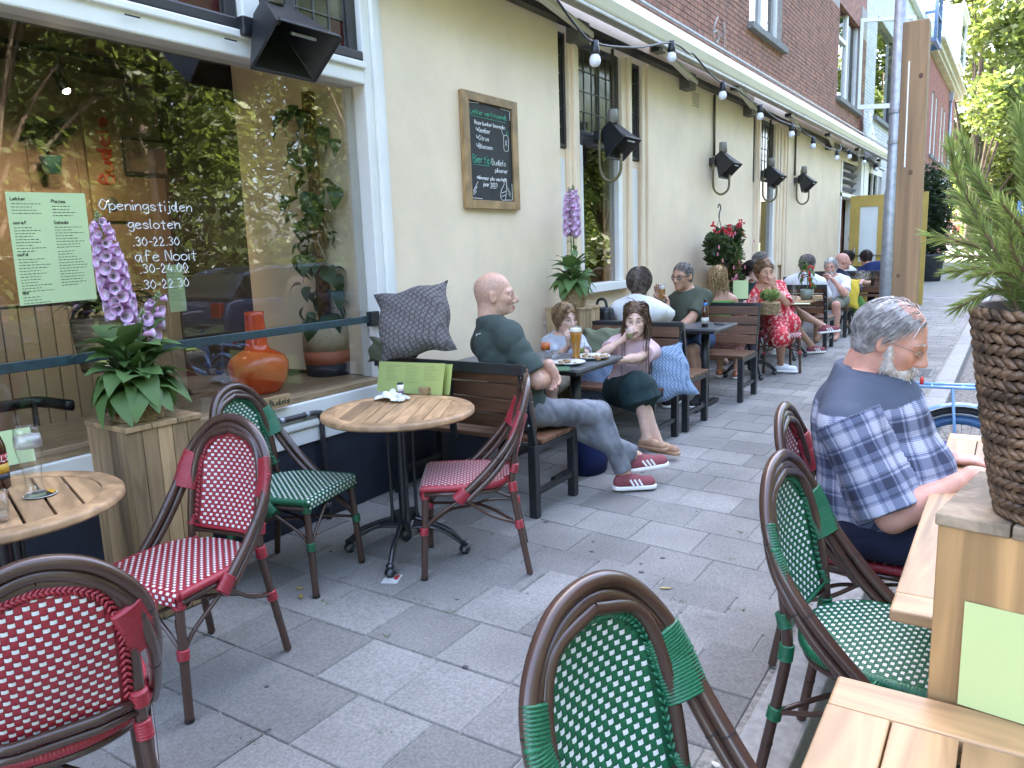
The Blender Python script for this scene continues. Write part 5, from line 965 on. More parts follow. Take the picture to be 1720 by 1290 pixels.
# ------------------------------------------------------------------ people: smooth implicit bodies meshed with surface nets
class SDF:
    def __init__(s, lo, hi, h):
        s.lo = np.array(lo, 'f'); s.h = h; s.n = np.ceil((np.array(hi)-lo)/h).astype(int)+1; s.v = np.full(s.n, 9.0, 'f')
    def _win(s, lo, hi, pad):
        a = np.clip(np.floor((np.array(lo)-pad-s.lo)/s.h).astype(int), 0, s.n-1); b = np.clip(np.ceil((np.array(hi)+pad-s.lo)/s.h).astype(int)+1, 1, s.n)
        if (b <= a).any(): return None
        ax = [s.lo[i]+s.h*np.arange(a[i], b[i], dtype='f') for i in range(3)]
        return tuple(slice(a[i], b[i]) for i in range(3)), ax[0][:, None, None], ax[1][None, :, None], ax[2][None, None, :]
    def put(s, sl, d, k, sub=False):
        v = s.v[sl]
        if sub: d = -d; h = np.clip(.5-.5*(d-v)/k, 0, 1); s.v[sl] = v*h*0+(d*(1-h)+v*h)+k*h*(1-h)
        else: h = np.clip(.5+.5*(v-d)/k, 0, 1); s.v[sl] = v*(1-h)+d*h-k*h*(1-h)
    def cap(s, a, b, r0, r1, k=.02, f0=False, f1=False, sub=False, sq=None):
        a, b = np.array(a, 'f'), np.array(b, 'f'); r = max(r0, r1); w = s._win(np.minimum(a, b)-r, np.maximum(a, b)+r, k+3*s.h)
        if w is None: return
        sl, X, Y, Z = w; d = b-a; L2 = float(d@d)+1e-12; px, py, pz = X-a[0], Y-a[1], Z-a[2]; tr = (px*d[0]+py*d[1]+pz*d[2])/L2; t = np.clip(tr, 0, 1)
        qx, qy, qz = px-t*d[0], py-t*d[1], pz-t*d[2]
        D = np.sqrt(qx*qx+qy*qy+qz*qz)-(r0+(r1-r0)*t)
        L_ = math.sqrt(L2)
        if f1: D = np.maximum(D, (tr-1)*L_)
        if f0: D = np.maximum(D, -tr*L_)
        s.put(sl, D, k, sub)
    def ell(s, c, rad, B=None, k=.02, sub=False):
        c = np.array(c, 'f'); rad = np.array(rad, 'f'); r = rad.max(); w = s._win(c-r, c+r, k+3*s.h)
        if w is None: return
        sl, X, Y, Z = w; x, y, z = X-c[0], Y-c[1], Z-c[2]
        if B is not None: B = np.array(B, 'f'); x, y, z = (x*B[i][0]+y*B[i][1]+z*B[i][2] for i in range(3))
        x, y, z = x/rad[0], y/rad[1], z/rad[2]; k0 = np.sqrt(x*x+y*y+z*z); k1 = np.sqrt((x/rad[0])**2+(y/rad[1])**2+(z/rad[2])**2)+1e-9
        s.put(sl, k0*(k0-1)/k1, k, sub)
    def cut(s, p, n):
        """keep the side the normal points away from"""
        p, n = np.array(p, float), np.array(n, float); n /= np.linalg.norm(n); ax = [s.lo[i]+s.h*np.arange(s.n[i]) for i in range(3)]
        s.v = np.maximum(s.v, ((ax[0]-p[0])*n[0])[:, None, None]+((ax[1]-p[1])*n[1])[None, :, None]+((ax[2]-p[2])*n[2])[None, None, :]).astype('f')
    def net(s, smooth=1):
        v = s.v; v[0], v[-1] = 9, 9; v[:, 0], v[:, -1] = 9, 9; v[:, :, 0], v[:, :, -1] = 9, 9
        ins = v < 0; n = v.shape; cs = ins[:-1, :-1, :-1].astype('i1')
        cnt = sum(ins[i:n[0]-1+i, j:n[1]-1+j, k:n[2]-1+k].astype('i1') for i in (0, 1) for j in (0, 1) for k in (0, 1)); act = (cnt > 0) & (cnt < 8)
        idx = -np.ones(act.shape, 'i4'); I = np.argwhere(act); idx[act] = np.arange(len(I)); P = np.zeros((len(I), 3)); C = np.zeros(len(I))
        cor = [(i, j, k) for i in (0, 1) for j in (0, 1) for k in (0, 1)]
        for a in cor:
            for ax in range(3):
                if a[ax]: continue
                b = list(a); b[ax] = 1; va = v[I[:, 0]+a[0], I[:, 1]+a[1], I[:, 2]+a[2]]; vb = v[I[:, 0]+b[0], I[:, 1]+b[1], I[:, 2]+b[2]]; m = (va < 0) != (vb < 0)
                t = np.where(m, va/np.where(m, va-vb, 1), 0); q = np.array(a)[None, :]+0.0*P; q[:, ax] += t; P[m] += q[m]; C[m] += 1
        P = (P/np.maximum(C, 1)[:, None]+I)*s.h+s.lo; F = []
        for ax in range(3):
            sl0 = [slice(None)]*3; sl1 = [slice(None)]*3; sl0[ax] = slice(0, -1); sl1[ax] = slice(1, None); a, b = ins[tuple(sl0)], ins[tuple(sl1)]; E = np.argwhere(a != b)
            o1, o2 = [(1, 2), (2, 0), (0, 1)][ax]; E = E[(E[:, o1] > 0) & (E[:, o2] > 0) & (E[:, o1] < idx.shape[o1]) & (E[:, o2] < idx.shape[o2])]
            g = lambda d1, d2: idx[tuple((E[:, i]-(d1 if i == o1 else d2 if i == o2 else 0)) for i in range(3))]
            q = np.stack([g(1, 1), g(0, 1), g(0, 0), g(1, 0)], 1); fl = ~a[tuple(E.T)]; q[fl] = q[fl][:, ::-1]; F.append(q[(q >= 0).all(1)])
        F = np.concatenate(F)
        for _ in range(smooth):
            S_ = np.zeros_like(P); W_ = np.zeros(len(P))
            for i in range(4):
                a, b = F[:, i], F[:, (i+1) % 4]
                for d in range(3): S_[:, d] += np.bincount(a, P[b, d], len(P))+np.bincount(b, P[a, d], len(P))
                W_ += np.bincount(a, minlength=len(P))+np.bincount(b, minlength=len(P))
            P = P*.4+.6*S_/np.maximum(W_, 1)[:, None]
        return P, F
def np_mesh(name, P, F, mats, mi=None):
    me = bpy.data.meshes.new(name); n = len(F); me.vertices.add(len(P)); me.vertices.foreach_set('co', np.ascontiguousarray(P, 'f').ravel()); me.loops.add(4*n); me.loops.foreach_set('vertex_index', np.ascontiguousarray(F, 'i4').ravel())
    me.polygons.add(n); me.polygons.foreach_set('loop_start', np.arange(0, 4*n, 4, dtype='i4')); me.polygons.foreach_set('loop_total', np.full(n, 4, 'i4')); me.polygons.foreach_set('use_smooth', np.ones(n, bool))
    for m in mats: me.materials.append(m)
    if mi is not None: me.polygons.foreach_set('material_index', np.ascontiguousarray(mi, 'i4'))
    me.update(); me.validate(); return me
def wrinkle(P, F, amp, f=14, seed=0, dirn=None):
    """cloth folds: push vertices along their normals by a warped sine field"""
    a, b, c = P[F[:, 0]], P[F[:, 1]], P[F[:, 2]]; fn = np.cross(b-a, c-a); N_ = np.zeros_like(P)
    for i in range(4):
        for d in range(3): N_[:, d] += np.bincount(F[:, i], fn[:, d], len(P))
    N_ /= np.linalg.norm(N_, axis=1)[:, None]+1e-12; g = np.random.default_rng(seed); h = np.zeros(len(P))
    wv = sum(np.sin(P@g.normal(size=3)*f*.7+g.random()*6) for _ in range(3))
    for _ in range(4):
        k = g.normal(size=3); k /= np.linalg.norm(k); h += np.abs(np.sin(P@k*f*(1+.8*g.random())+wv*1.1+g.random()*6))**.8-.6
    return P+N_*(amp*h/2.2)[:, None]
def unit(v): v = np.array(v, float); return v/(np.linalg.norm(v)+1e-12)
def ik(a, t, l1, l2, pole):
    a, t = np.array(a, float), np.array(t, float); d = t-a; L_ = np.linalg.norm(d); L2 = min(L_, (l1+l2)*.995); u = d/L_; t = a+u*L2
    x = (l1*l1-l2*l2+L2*L2)/(2*L2); y = math.sqrt(max(0, l1*l1-x*x)); p = np.array(pole, float); p = unit(p-u*(p@u)); return a+u*x+p*y, t
def yawv(d): return np.array([math.cos(R(d)), math.sin(R(d)), 0])
SKINS = {}
def skin(name, col):
    if name in SKINS: return SKINS[name]
    m = mat('skin_'+name, col, .48, .06, 30, .06, 260, sub=.12, spec=.4); SKINS[name] = m; return m
def ribbons(mb, paths, w, mi=0, taper=True):
    for pts, ww in paths:
        pts = np.array(pts); n = len(pts); t = np.gradient(pts, axis=0); t /= np.linalg.norm(t, axis=1)[:, None]+1e-9; r = np.array([rnd.gauss(0, 1), rnd.gauss(0, 1), rnd.gauss(0, 1)]); s = np.cross(t, r); s /= np.linalg.norm(s, axis=1)[:, None]+1e-9
        k = np.array([ww*(1-.75*(i/(n-1))**2 if taper else 1) for i in range(n)])[:, None]; o = len(mb.v); L_ = pts-s*k; R_ = pts+s*k
        for i in range(n): mb.v.append(tuple(L_[i])); mb.v.append(tuple(R_[i]))
        for i in range(n-1): mb.f.append((o+2*i, o+2*i+1, o+2*i+3, o+2*i+2)); mb.m.append(mi)
def person(label, hip, neck, chest, hips, look, pitch, wr, an, sk, hair=None, top=None, bot=None, shoes=None, s=1.0, res=.009, male=True, belly=0.0, hw=1.0, elb=None, kn=None, toe=None, palm=None, curl=(.5, .5), group=None, hres=None, extra=None, hsz=1.03, shd=.075, roll=0, folds=.006, name='person', beard=None, bare=False):
    """hip/neck/wrists/ankles are world points; chest, hips, look are world yaw angles in degrees"""
    T = np.array([hip[0], hip[1], 0.0]); w2 = lambda p: np.array(p, float)-T; hip, neck = w2(hip), w2(neck)
    t = thing(name, label, 'person', tuple(T), 0, group); up = unit(neck-hip); tl = np.linalg.norm(neck-hip)
    cf = yawv(chest); cl = unit(np.cross(up, cf)); cf = np.cross(cl, up); hf = yawv(hips); hl = np.array([-hf[1], hf[0], 0])
    hd, hz = yawv(look), np.array([0, 0, 1.]); ca, sa = math.cos(R(pitch)), math.sin(R(pitch)); hF = hd*ca-hz*sa; hL = unit(np.cross(hz, hd)); hU = np.cross(hF, hL)
    if roll: cr, sr = math.cos(R(roll)), math.sin(R(roll)); hL, hU = hL*cr+hU*sr, hU*cr-hL*sr
    B = np.array([cf, cl, up]); HB = np.array([hF, hL, hU]); hs = s**.45*(1.0 if s > .9 else 1.02)*hsz; hc = neck+up*.038*s+(hF*.045+hU*.106)*hs; H = lambda x, y, z: hc+(hF*x+hL*y+hU*z)*hs
    sw = (.178 if male else .155)*s*hw; nb = neck-up*.015*s
    sh = [nb-up*shd*s+cl*sw*q+cf*.0 for q in (1, -1)]; la1, la2 = .295*s, .255*s; lg1, lg2 = .44*s, .42*s
    elb = elb or {}; kn = kn or {}; toe = toe or {}; palm = palm or {}
    E_, W_ = [], []
    for i, q in enumerate('LR'):
        e, w_ = ik(sh[i], w2(wr[q]), la1, la2, elb.get(q, cl*(1 if i == 0 else -1)*.7-cf*.5-np.array([0, 0, 1.]))); E_.append(e); W_.append(w_)
    K_, A_, hj = [], [], []
    for i, q in enumerate('LR'):
        h_ = hip+hl*(.088 if male else .08)*s*(1 if i == 0 else -1); k_, a_ = ik(h_, w2(an[q]), lg1, lg2, kn.get(q, hf+np.array([0, 0, .9]))); K_.append(k_); A_.append(a_); hj.append(h_)
    TO = [yawv(toe.get(q, hips)) if not hasattr(toe.get(q, 0), '__len__') else unit(toe[q]) for q in 'LR']
    allp = np.array([hip, neck, hc+hU*.16, hc+hF*.14, hc-hF*.14]+sh+E_+W_+K_+A_+[w_+unit(w_-e)*.2*s for w_, e in zip(W_, E_)]+[a+o*.2*s for a, o in zip(A_, TO)]); lo, hi = allp.min(0)-.2, allp.max(0)+.2
    def torso(S, g=0.0, lower=True):
        b = belly
        if lower: S.ell(hip+up*.03*s, np.array([.118+b*.4, .165 if male else .175, .13])*s+g, np.array([hf, hl, hz]), .06*s)
        S.ell(hip+up*tl*.30+cf*(.005+b*.35), np.array([.105+b*.55, .140+b*.3 if male else .125, .15])*s+g, B, .08*s)
        S.ell(hip+up*tl*.66+cf*.005, np.array([.112+b*.35, .158*hw if male else .138, .19])*s+g, B, .07*s)
        if not male:
            for q in (1, -1): S.ell(hip+up*tl*.62+cf*.085*s+cl*.062*s*q, np.array([.05, .06, .06])*s+g, B, .05)
        S.cap(sh[0]*.9+sh[1]*.1, sh[1]*.9+sh[0]*.1, .058*s+g, .058*s+g, .05*s)
        for q in range(2): S.cap(neck+up*.03*s-cf*.012*s, sh[q]+up*.01*s, .044*s+g*.6, .045*s+g, .05*s)
    def arm(S, i, g=0.0, f=2.0, gl=0.0):
        a, e, w_ = sh[i], E_[i], W_[i]; fl = f < 1; e1 = a+(e-a)*min(1, f); S.cap(a, e1, (.054 if male else .045)*s+g, (.054-.013*min(1, f) if male else .045-.011*min(1, f))*s+g+gl, .04*s, f1=fl)
        if f > 1: w1 = e+(w_-e)*min(1, f-1); S.cap(e, w1, (.042 if male else .035)*s+g, (.028 if male else .024)*s+g+gl, .025*s, f1=f < 2)
        if f > 1 and f >= 1.9: m = e+(w_-e)*.3; S.ell(m, np.array([.046, .046, .07])*s*(1 if male else .85)+g, np.array([unit(np.cross(w_-e, [.3, .2, .9])), unit(np.cross(w_-e, np.cross(w_-e, [.3, .2, .9]))), unit(w_-e)]), .03*s)
    def leg(S, i, g=0.0, f=2.0, gl=0.0):
        h_, k_, a = hj[i], K_[i], A_[i]; k1 = h_+(k_-h_)*min(1, f); S.cap(h_, k1, (.080 if male else .080)*s+g, (.080-.027*min(1, f))*s+g+gl, .05*s, f1=f < 1)
        if f > 1: a1 = k_+(a-k_)*min(1, f-1); S.cap(k_, a1, .053*s+g, (.036 if f >= 1.9 else .047)*s+g+gl, .03*s, f1=f < 2)
        if f >= 1.6: cb = unit(np.cross(np.cross(a-k_, hf+hz*.01), a-k_)); S.ell(k_+(a-k_)*.3-cb*.018*s, np.array([.05, .048, .11])*s+g, np.array([cb, unit(np.cross(a-k_, cb)), unit(a-k_)]), .04*s)
    def head(S):
        S.ell(H(-.014, 0, .042), np.array([.100, .078, .090])*hs, HB, .02); S.ell(H(.022, 0, -.012), np.array([.072, .064, .088])*hs, HB, .03)
        S.ell(H(.030, 0, -.066), np.array([.056, .052, .044])*hs, HB, .03); S.cap(H(.076, -.010, -.096), H(.076, .010, -.096), .017*hs, .017*hs, .03)
        for q in (1, -1):
            S.ell(H(.060, .043*q, -.014), np.array([.022, .020, .020])*hs, HB, .03); S.cap(H(.084, .008*q, .026), H(.070, .05*q, .026), .011*hs, .010*hs, .018)
            S.ell(H(.100, .032*q, .004), np.array([.020, .019, .014])*hs, HB, .014, sub=True); S.ell(H(.0735, .031*q, .005), np.array([.0145, .017, .0135])*hs, HB, .004)
            S.cap(H(.0885, .019*q, .0145), H(.082, .046*q, .0135), .0042*hs, .0038*hs, .004)
            S.ell(H(.098, .014*q, -.034), np.array([.012, .009, .009])*hs, HB, .008)
            b = np.array([unit(hF*.9-hL*q*.45), unit(hL*q*.9+hF*.45), hU]); S.ell(H(-.010, .079*q, .0), np.array([.021, .009, .032])*hs, b, .010); S.ell(H(-.004, .087*q, .004), np.array([.010, .006, .018])*hs, b, .006, sub=True)
            S.cap(H(.096, .0, -.057), H(.082, .024*q, -.060), .0062*hs, .004*hs, .006); S.cap(H(.094, 0, -.0695), H(.082, .020*q, -.066), .0072*hs, .004*hs, .006)
        S.cap(H(.090, 0, .022), H(.114, 0, -.026), .0085*hs, .0135*hs, .014)
        S.cap(H(-.02, 0, -.07), neck-up*.03*s, .054*s if male else .045*s, .062*s if male else .05*s, .03); S.cap(H(-.05, 0, -.02), neck-cf*.02*s, .048*s if male else .04*s, .058*s if male else .046*s, .04)
    def hand(S, i, q):
        w_ = W_[i]; d = unit(w_-E_[i]); sg = 1 if i == 0 else -1; pn = palm.get(q); ex = None
        if pn is not None and len(pn) > 3: d = unit(pn[3:]); pn = pn[:3]
        pn = unit(pn if pn is not None else -np.array([0, 0, 1.])); pn = unit(pn-d*(pn@d)); sd_ = np.cross(d, pn)*sg      # palm faces pn; thumb towards sd_
        c = curl[i]; S.cap(w_, w_+d*.02*s, .026*s, .026*s, .015); S.ell(w_+d*.052*s, np.array([.050, .016, .040])*s, np.array([d, pn, sd_]), .015)
        for k, (o, L_) in enumerate(((.030, .070), (.010, .080), (-.010, .074), (-.029, .058))):
            b = w_+d*.088*s+sd_*o*s; a1 = c*1.0; m_ = b+(d*math.cos(a1)+pn*math.sin(a1)+sd_*o*1.2)*L_*.52*s; a2 = c*2.3; e_ = m_+(d*math.cos(a2)+pn*math.sin(a2))*L_*.5*s
            S.cap(b, m_, .0098*s, .0088*s, .005); S.cap(m_, e_, .0088*s, .0072*s, .004)
        b = w_+d*.025*s+sd_*.026*s; m_ = b+(d*.6+sd_*.7+pn*.25)*.045*s; e_ = m_+(d*.85+sd_*.15+pn*.35)*.036*s; S.cap(b, m_, .014*s, .0105*s, .012); S.cap(m_, e_, .0105*s, .008*s, .004)
    # body: one continuous figure (head and hands sampled more finely, joined into the same mesh)
    S = SDF(lo, hi, res); torso(S)
    for i in range(2): arm(S, i); leg(S, i); S.cap(A_[i]-TO[i]*.03*s-hz*.035*s, A_[i]+TO[i]*.13*s-hz*.05*s, .036*s, .028*s, .03)
    S.cap(neck-up*.05*s, neck+up*.06*s, .056*s if male else .046*s, .053*s if male else .042*s, .03)
    if hres is None: hres = res*.55
    parts = []; nk = neck+up*.03*s; S.cut(nk+up*.012, up)
    for i, q in enumerate('LR'):
        S2 = SDF(W_[i]-.25*s, W_[i]+.25*s, hres); d = unit(W_[i]-E_[i]); S2.cap(W_[i]-d*.05, W_[i], .0305*s if male else .026*s, .028*s if male else .024*s, .01); hand(S2, i, q); S2.cut(W_[i]-d*.03, -d); parts.append(S2.net(1))
    S.v[:] = S.v; P, F = S.net(1)
    S3 = SDF(hc-.24, hc+.24, hres); head(S3); S3.cut(nk-up*.012, -up); Ph, Fh = S3.net(1)
    loc = (Ph-hc)@HB.T/hs; fc = loc[Fh].mean(1); mi = np.zeros(len(Fh), int)
    mi[(np.abs(fc[:, 2]+.0625) < .0095) & (np.abs(fc[:, 1]) < .0235) & (fc[:, 0] > .083)] = 1
    if bare: mi[(fc[:, 0]-.02 < .85*fc[:, 2]) & (fc[:, 2] < .095-.25*np.maximum(0, fc[:, 0])) & (fc[:, 2] > -.055) & (fc[:, 0] < .052) & ~((np.abs(fc[:, 1]) > .070) & (np.abs(fc[:, 0]) < .03) & (np.abs(fc[:, 2]) < .04))] = 2; mi[(mi == 0) & (fc[:, 2] < -.042-.35*(.09-fc[:, 0])+.02) & (fc[:, 0] > .0) & (fc[:, 2] > -.125)] = 3
    Ps, Fs, Ms = [P, Ph], [F, Fh+len(P)], [np.zeros(len(F), int), mi]; o = len(P)+len(Ph)
    for p, f in parts: Ps.append(p); Fs.append(f+o); Ms.append(np.zeros(len(f), int)); o += len(p)
    link('body', np_mesh('body', np.concatenate(Ps), np.concatenate(Fs), [sk, mat('lips_'+sk.name, (.42, .17, .14), .4, .05)]+([mat('shaved_scalp', (.50, .305, .222), .6, .08, 60), mat('shaved_jaw', (.51, .31, .225), .6, .08, 60)] if bare else []), np.concatenate(Ms)), t)
    for q in (1, -1):
        M = Matrix(((hF[0], hL[0], hU[0], 0), (hF[1], hL[1], hU[1], 0), (hF[2], hL[2], hU[2], 0), (0, 0, 0, 1))); c = H(.0785, .0315*q, .0045)
        eo = MB().ball(c, .0128*hs, 12, M=M); g = c+hF*.0118*hs; eo.ball(g, .0052*hs, 8, 1, (.45, 1, 1), M); eo.ball(g+hF*.0013, .0026*hs, 6, 2, (.5, 1, 1), M); eo.obj('eye', [mat('eye_white', (.50, .47, .44), .2, .02), mat('iris', (.10, .08, .055), .2), BLACKP], t, True)
    # clothes
    if top:
        S = SDF(lo, hi, res); g = top.get('g', .014); torso(S, g); f = top.get('sleeve', .72)
        if f:
            for i in range(2): arm(S, i, g*.9, f, top.get('flare', .010))
        S.cap(hip+up*.02*s, hip-up*.02, .12*s+g, .13*s+g, .05*s) if top.get('long') else None
        S.cut(neck+up*top.get('neck', .012)*s+cf*.05*s, unit(up+cf*top.get('vtilt', .35))); S.cut(hip-up*top.get('hem', .06)*s, -up)
        P, F = S.net(2); P = wrinkle(P, F, folds, 11/s, int(abs(hip[0]*0+T[0]*77+T[1]*31)) % 997); me_ = np_mesh('shirt', P, F, [top['m']]); link(top.get('name', 'shirt'), me_, t)
        if top.get('uv'):
            rel = P-hip; u_, v_ = np.arctan2(rel@cl, rel@cf)*.17, rel@up; yk = (v_ > .40*s+.02*np.sin(u_*9)).astype(float)
            for i in range(2):
                ad = unit(E_[i]-sh[i]); tt = (P-sh[i])@ad; pr_ = (P-sh[i])-tt[:, None]*ad; dist = np.linalg.norm(pr_, axis=1); lat = (rel@cl)*(1 if i == 0 else -1); on = (dist < .115) & (lat > .115+.0*tt) & (tt > -.02); e1 = unit(np.cross(ad, [.2, .1, 1])); e2 = np.cross(ad, e1)
                u_ = np.where(on, np.arctan2(pr_@e1, pr_@e2)*.075+.03, u_); v_ = np.where(on, -tt+.31, v_); yk = np.where(on, (tt < -.05).astype(float), yk)
            at = me_.attributes.new('cloth', 'FLOAT_VECTOR', 'POINT'); at.data.foreach_set('vector', np.stack([u_, v_, yk], 1).astype('f').ravel())
        if top.get('collar'):
            c = neck+up*.014*s+cf*.004*s; m = MB(); pts = []
            for k in range(25):
                a = math.pi*2*k/24; pts.append(c+cf*(.078*s*math.cos(a))+cl*(.075*s*math.sin(a))-up*(.022*s*math.cos(a)-.004)); 
            m.tube(pts, .016*s, 8, sq=.45, closed=False, up=tuple(up)); m.tube([pts[0], pts[0]+cf*.03*s-up*.05*s+cl*.03*s], [.016*s, .012*s], 6, sq=.4); m.tube([pts[0], pts[0]+cf*.03*s-up*.05*s-cl*.03*s], [.016*s, .012*s], 6, sq=.4); m.obj('collar', top['m'], t, True)
    if bot:
        S = SDF(lo, hi, res); g = bot.get('g', .012); f = bot.get('len', 2.0); S.ell(hip+up*.02*s, np.array([.122+belly*.3, .168, .12])*s+g, np.array([hf, hl, hz]), .06*s)
        for i in range(2): leg(S, i, g, f, bot.get('flare', .004))
        if bot.get('skirt'):
            k0 = [hj[i]+(K_[i]-hj[i])*min(f, 1) for i in range(2)]; S.cap(hip-hz*.01, (k0[0]+k0[1])/2-hz*.01, .125*s, bot['skirt']*s, .10*s, f1=True)
            for i in range(2): S.cap(hj[i], k0[i], .10*s, .085*s, .09*s, f1=True)
            if f > 1: kk = (K_[0]+K_[1])/2; aa = (A_[0]+A_[1])/2; S.cap(kk, kk+(aa-kk)*(f-1), .11*s, bot['skirt']*s, .09*s, f1=True)
        S.cut(hip+up*bot.get('waist', .10)*s, unit(up-hf*.6)); P, F = S.net(2); P = wrinkle(P, F, bot.get('folds', folds*.8), bot.get('f', 12)/s, int(T[0]*53+T[1]*91) % 997+5); link(bot.get('name', 'trousers'), np_mesh('bottoms', P, F, [bot['m']]), t)
    if shoes:
        for i in range(2):
            fw = TO[i]; a = A_[i]; u = unit(hz-fw*fw[2]) if 'up' not in shoes else unit(shoes['up'][i]); u = unit(u-fw*(u@fw)); base = a-u*.075*s; S = SDF(base-.24*s-.03, base+.24*s+.03, min(res, .006))
            S.cap(base-fw*.035*s+u*.03*s, base+fw*.145*s+u*.022*s, .038*s, .040*s, .02); S.cap(base-fw*.02*s+u*.05*s, base+fw*.06*s+u*.045*s, .034*s, .03*s, .03)
            if not shoes.get('low'): S.cap(base-fw*.01*s+u*.05*s, base+u*.095*s, .036*s, .037*s, .02, f1=True)
            S.cut(base+u*.008, -u); P, F = S.net(1); so = link(shoes.get('name', 'shoe'), np_mesh('shoe', P, F, [shoes['m']]), t)
            S = SDF(base-.24*s-.03, base+.24*s+.03, min(res, .006)); S.cap(base-fw*.038*s, base+fw*.148*s, .043*s, .046*s, .01); S.cut(base+u*.014, u); S.cut(base-u*.012, -u); P, F = S.net(1); link('sole', np_mesh('sole', P, F, [shoes.get('sole', WHITE)]), so)
            if shoes.get('stripes'):
                sd_ = np.cross(u, fw); m = MB()
                for k in range(3):
                    for q in (1, -1): b0 = base+fw*(.045+.026*k)*s+sd_*q*.0425*s+u*.016; b1 = base+fw*(.022+.026*k)*s+sd_*q*.0385*s+u*.056; m.bar(tuple(b0), tuple(b1), .012, .004, up=tuple(sd_*q))
                m.obj('stripes', WHITE, so)
    # hair
    if hair:
        hm_ = hair['m']; L_ = hair.get('len', .05); mbh = MB()
        if hair.get('shell', True):
            S = SDF(hc-.26, hc+.26, max(.004, hres)); g = hair.get('g', .010); S.ell(H(-.018, 0, .044), (np.array([.100, .079, .090])*hs+g), HB, .02); S.ell(H(-.045, 0, -.01), np.array([.068, .07, .075])*hs+g, HB, .03)
            a, b = hair.get('line', (.012, 1.0)); S.cut(H(a, 0, 0), unit(hF-hU*b) if b < 9 else hF)
            if hair.get('shelltop'): S.cut(H(0, 0, hair['shelltop']), unit(hU+hF*.35))
            P, F = S.net(1); P = wrinkle(P, F, .004, 60, 3); me = np_mesh('hair', P, F, [hm_]); link('hair', me, t)
        paths = []; g = np.random.default_rng(hair.get('seed', 1)); n = hair.get('n', 700); a, b = hair.get('line', (.012, 1.0)); tries = 0
        while len(paths) < n and tries < n*12:
            tries += 1; d = g.normal(size=3); d /= np.linalg.norm(d); p = np.array([-.018, 0, .044])+d*np.array([.102, .081, .092])+0
            if d[2] < -.75 or (p[0]-a) > b*p[2]+g.normal()*.008: continue
            if hair.get('top') is not None and p[2] > hair['top'] and g.random() > hair.get('thin', .1): continue
            ln = L_*(.7+.5*g.random()); pts = []; q = p.copy(); C0 = np.array([-.018, 0, .036]); A0 = np.array([.104, .083, .096])+hair.get('g', .01)*(.5+.9*g.random())
            sdn = 1.0 if p[1] > hair.get('part', 0.0)+g.normal()*.004 else -1.0; v = np.array([hair.get('fwd', -.35), sdn*(.45 if hair.get('long') else .8), .05-.4*hair.get('grav', .5)]); ns = 8; puff = hair.get('puff', .06); wv = g.random(3)*6; cu = hair.get('curl', .1)
            for k in range(ns+1):
                pts.append(q.copy()); st = ln/ns; nn_ = unit((q-C0)/A0**2); r_ = np.linalg.norm((q-C0)/A0)
                v = v*.7+np.array([0, 0, -1])*hair.get('grav', .5)*.35+g.normal(size=3)*cu*.6+np.sin(wv+k*1.3)*cu*.5
                if r_ < 1.25 and q[2] > -.06: v = v-nn_*(v@nn_)+nn_*puff
                v = unit(v)
                if hair.get('long') and q[2] < -.05: v = unit(v*np.array([.35, .35, 1])+np.array([-.05 if q[0] < .03 else .05, 0, -.6])+np.sin(wv+k*1.5)*cu*.6)
                q = q+v*st; r_ = np.linalg.norm((q-C0)/A0)
                if r_ < 1: q = C0+(q-C0)/r_
                lim_ = .088 if q[2] > -.03 else .100
                if hair.get('long') and abs(q[1]) > lim_: q[1] = lim_*np.sign(q[1])
                if q[2] < -.06 and q[2] > -.16: 
                    rr_ = math.hypot(q[0]+.03, q[1])
                    if rr_ < .062: q[:2] = np.array([-.03, 0])+(q[:2]-np.array([-.03, 0]))*(.062/max(rr_, .01))
                if hair.get('long') and q[2] < -.15:
                    if q[0] > .0: q[0] = max(q[0], .062+.03*g.random())
                    else: q[0] = min(q[0], -.085-.03*g.random())
            W0 = np.array(pts)
            if hair.get('long') and ((W0[:, 0] > .062) & (np.abs(W0[:, 1]) < .056) & (W0[:, 2] < .055) & (W0[:, 2] > -.13)).any(): continue
            if hair.get('long') and ((W0[:, 0] > -.02) & (np.abs(W0[:, 1]) < .066) & (W0[:, 2] < -.06) & ((W0[:, 1] < .015) | (g.random() > .55))).any(): continue
            paths.append((hc+(W0[:, :1]*hF+W0[:, 1:2]*hL+W0[:, 2:]*hU)*hs if not hair.get('long') else hc+(W0[:, :1]*hF+W0[:, 1:2]*hL)*hs+np.where(W0[:, 2:] < -.02, (W0[:, 2:]+.02)*hz+(-.02)*hU, W0[:, 2:]*hU)*hs, hair.get('w', .0022)*(.6+.8*g.random())))
        ribbons(mbh, paths, 0); stuff(mbh.obj('hair_strands', hm_, t, True))
        eb = MB(); br = []
        for q in (1, -1):
            for k in range(26): x = k/25; p0 = H(.0955-.024*x*x-.0, (.012+.044*x)*q, .030+.006*math.sin(x*3)-.004*x); br.append(([p0, p0+(hL*q*.7+hU*.5*(1-x)+hF*.2)*.009, p0+(hL*q*1.3-hU*.1+hF*.05)*.013], .0012))
        for q in (1, -1):
            for dz in (0, .0012): br.append(([H(.0925, .0185*q, .0095+dz), H(.0945, .026*q, .0135+dz), H(.0935, .034*q, .0135+dz), H(.089, .0425*q, .0095+dz), H(.086, .047*q, .0075)], .0011))
        ribbons(eb, br, 0, False); eb.obj('eyebrows', hair.get('brow', hm_), t)
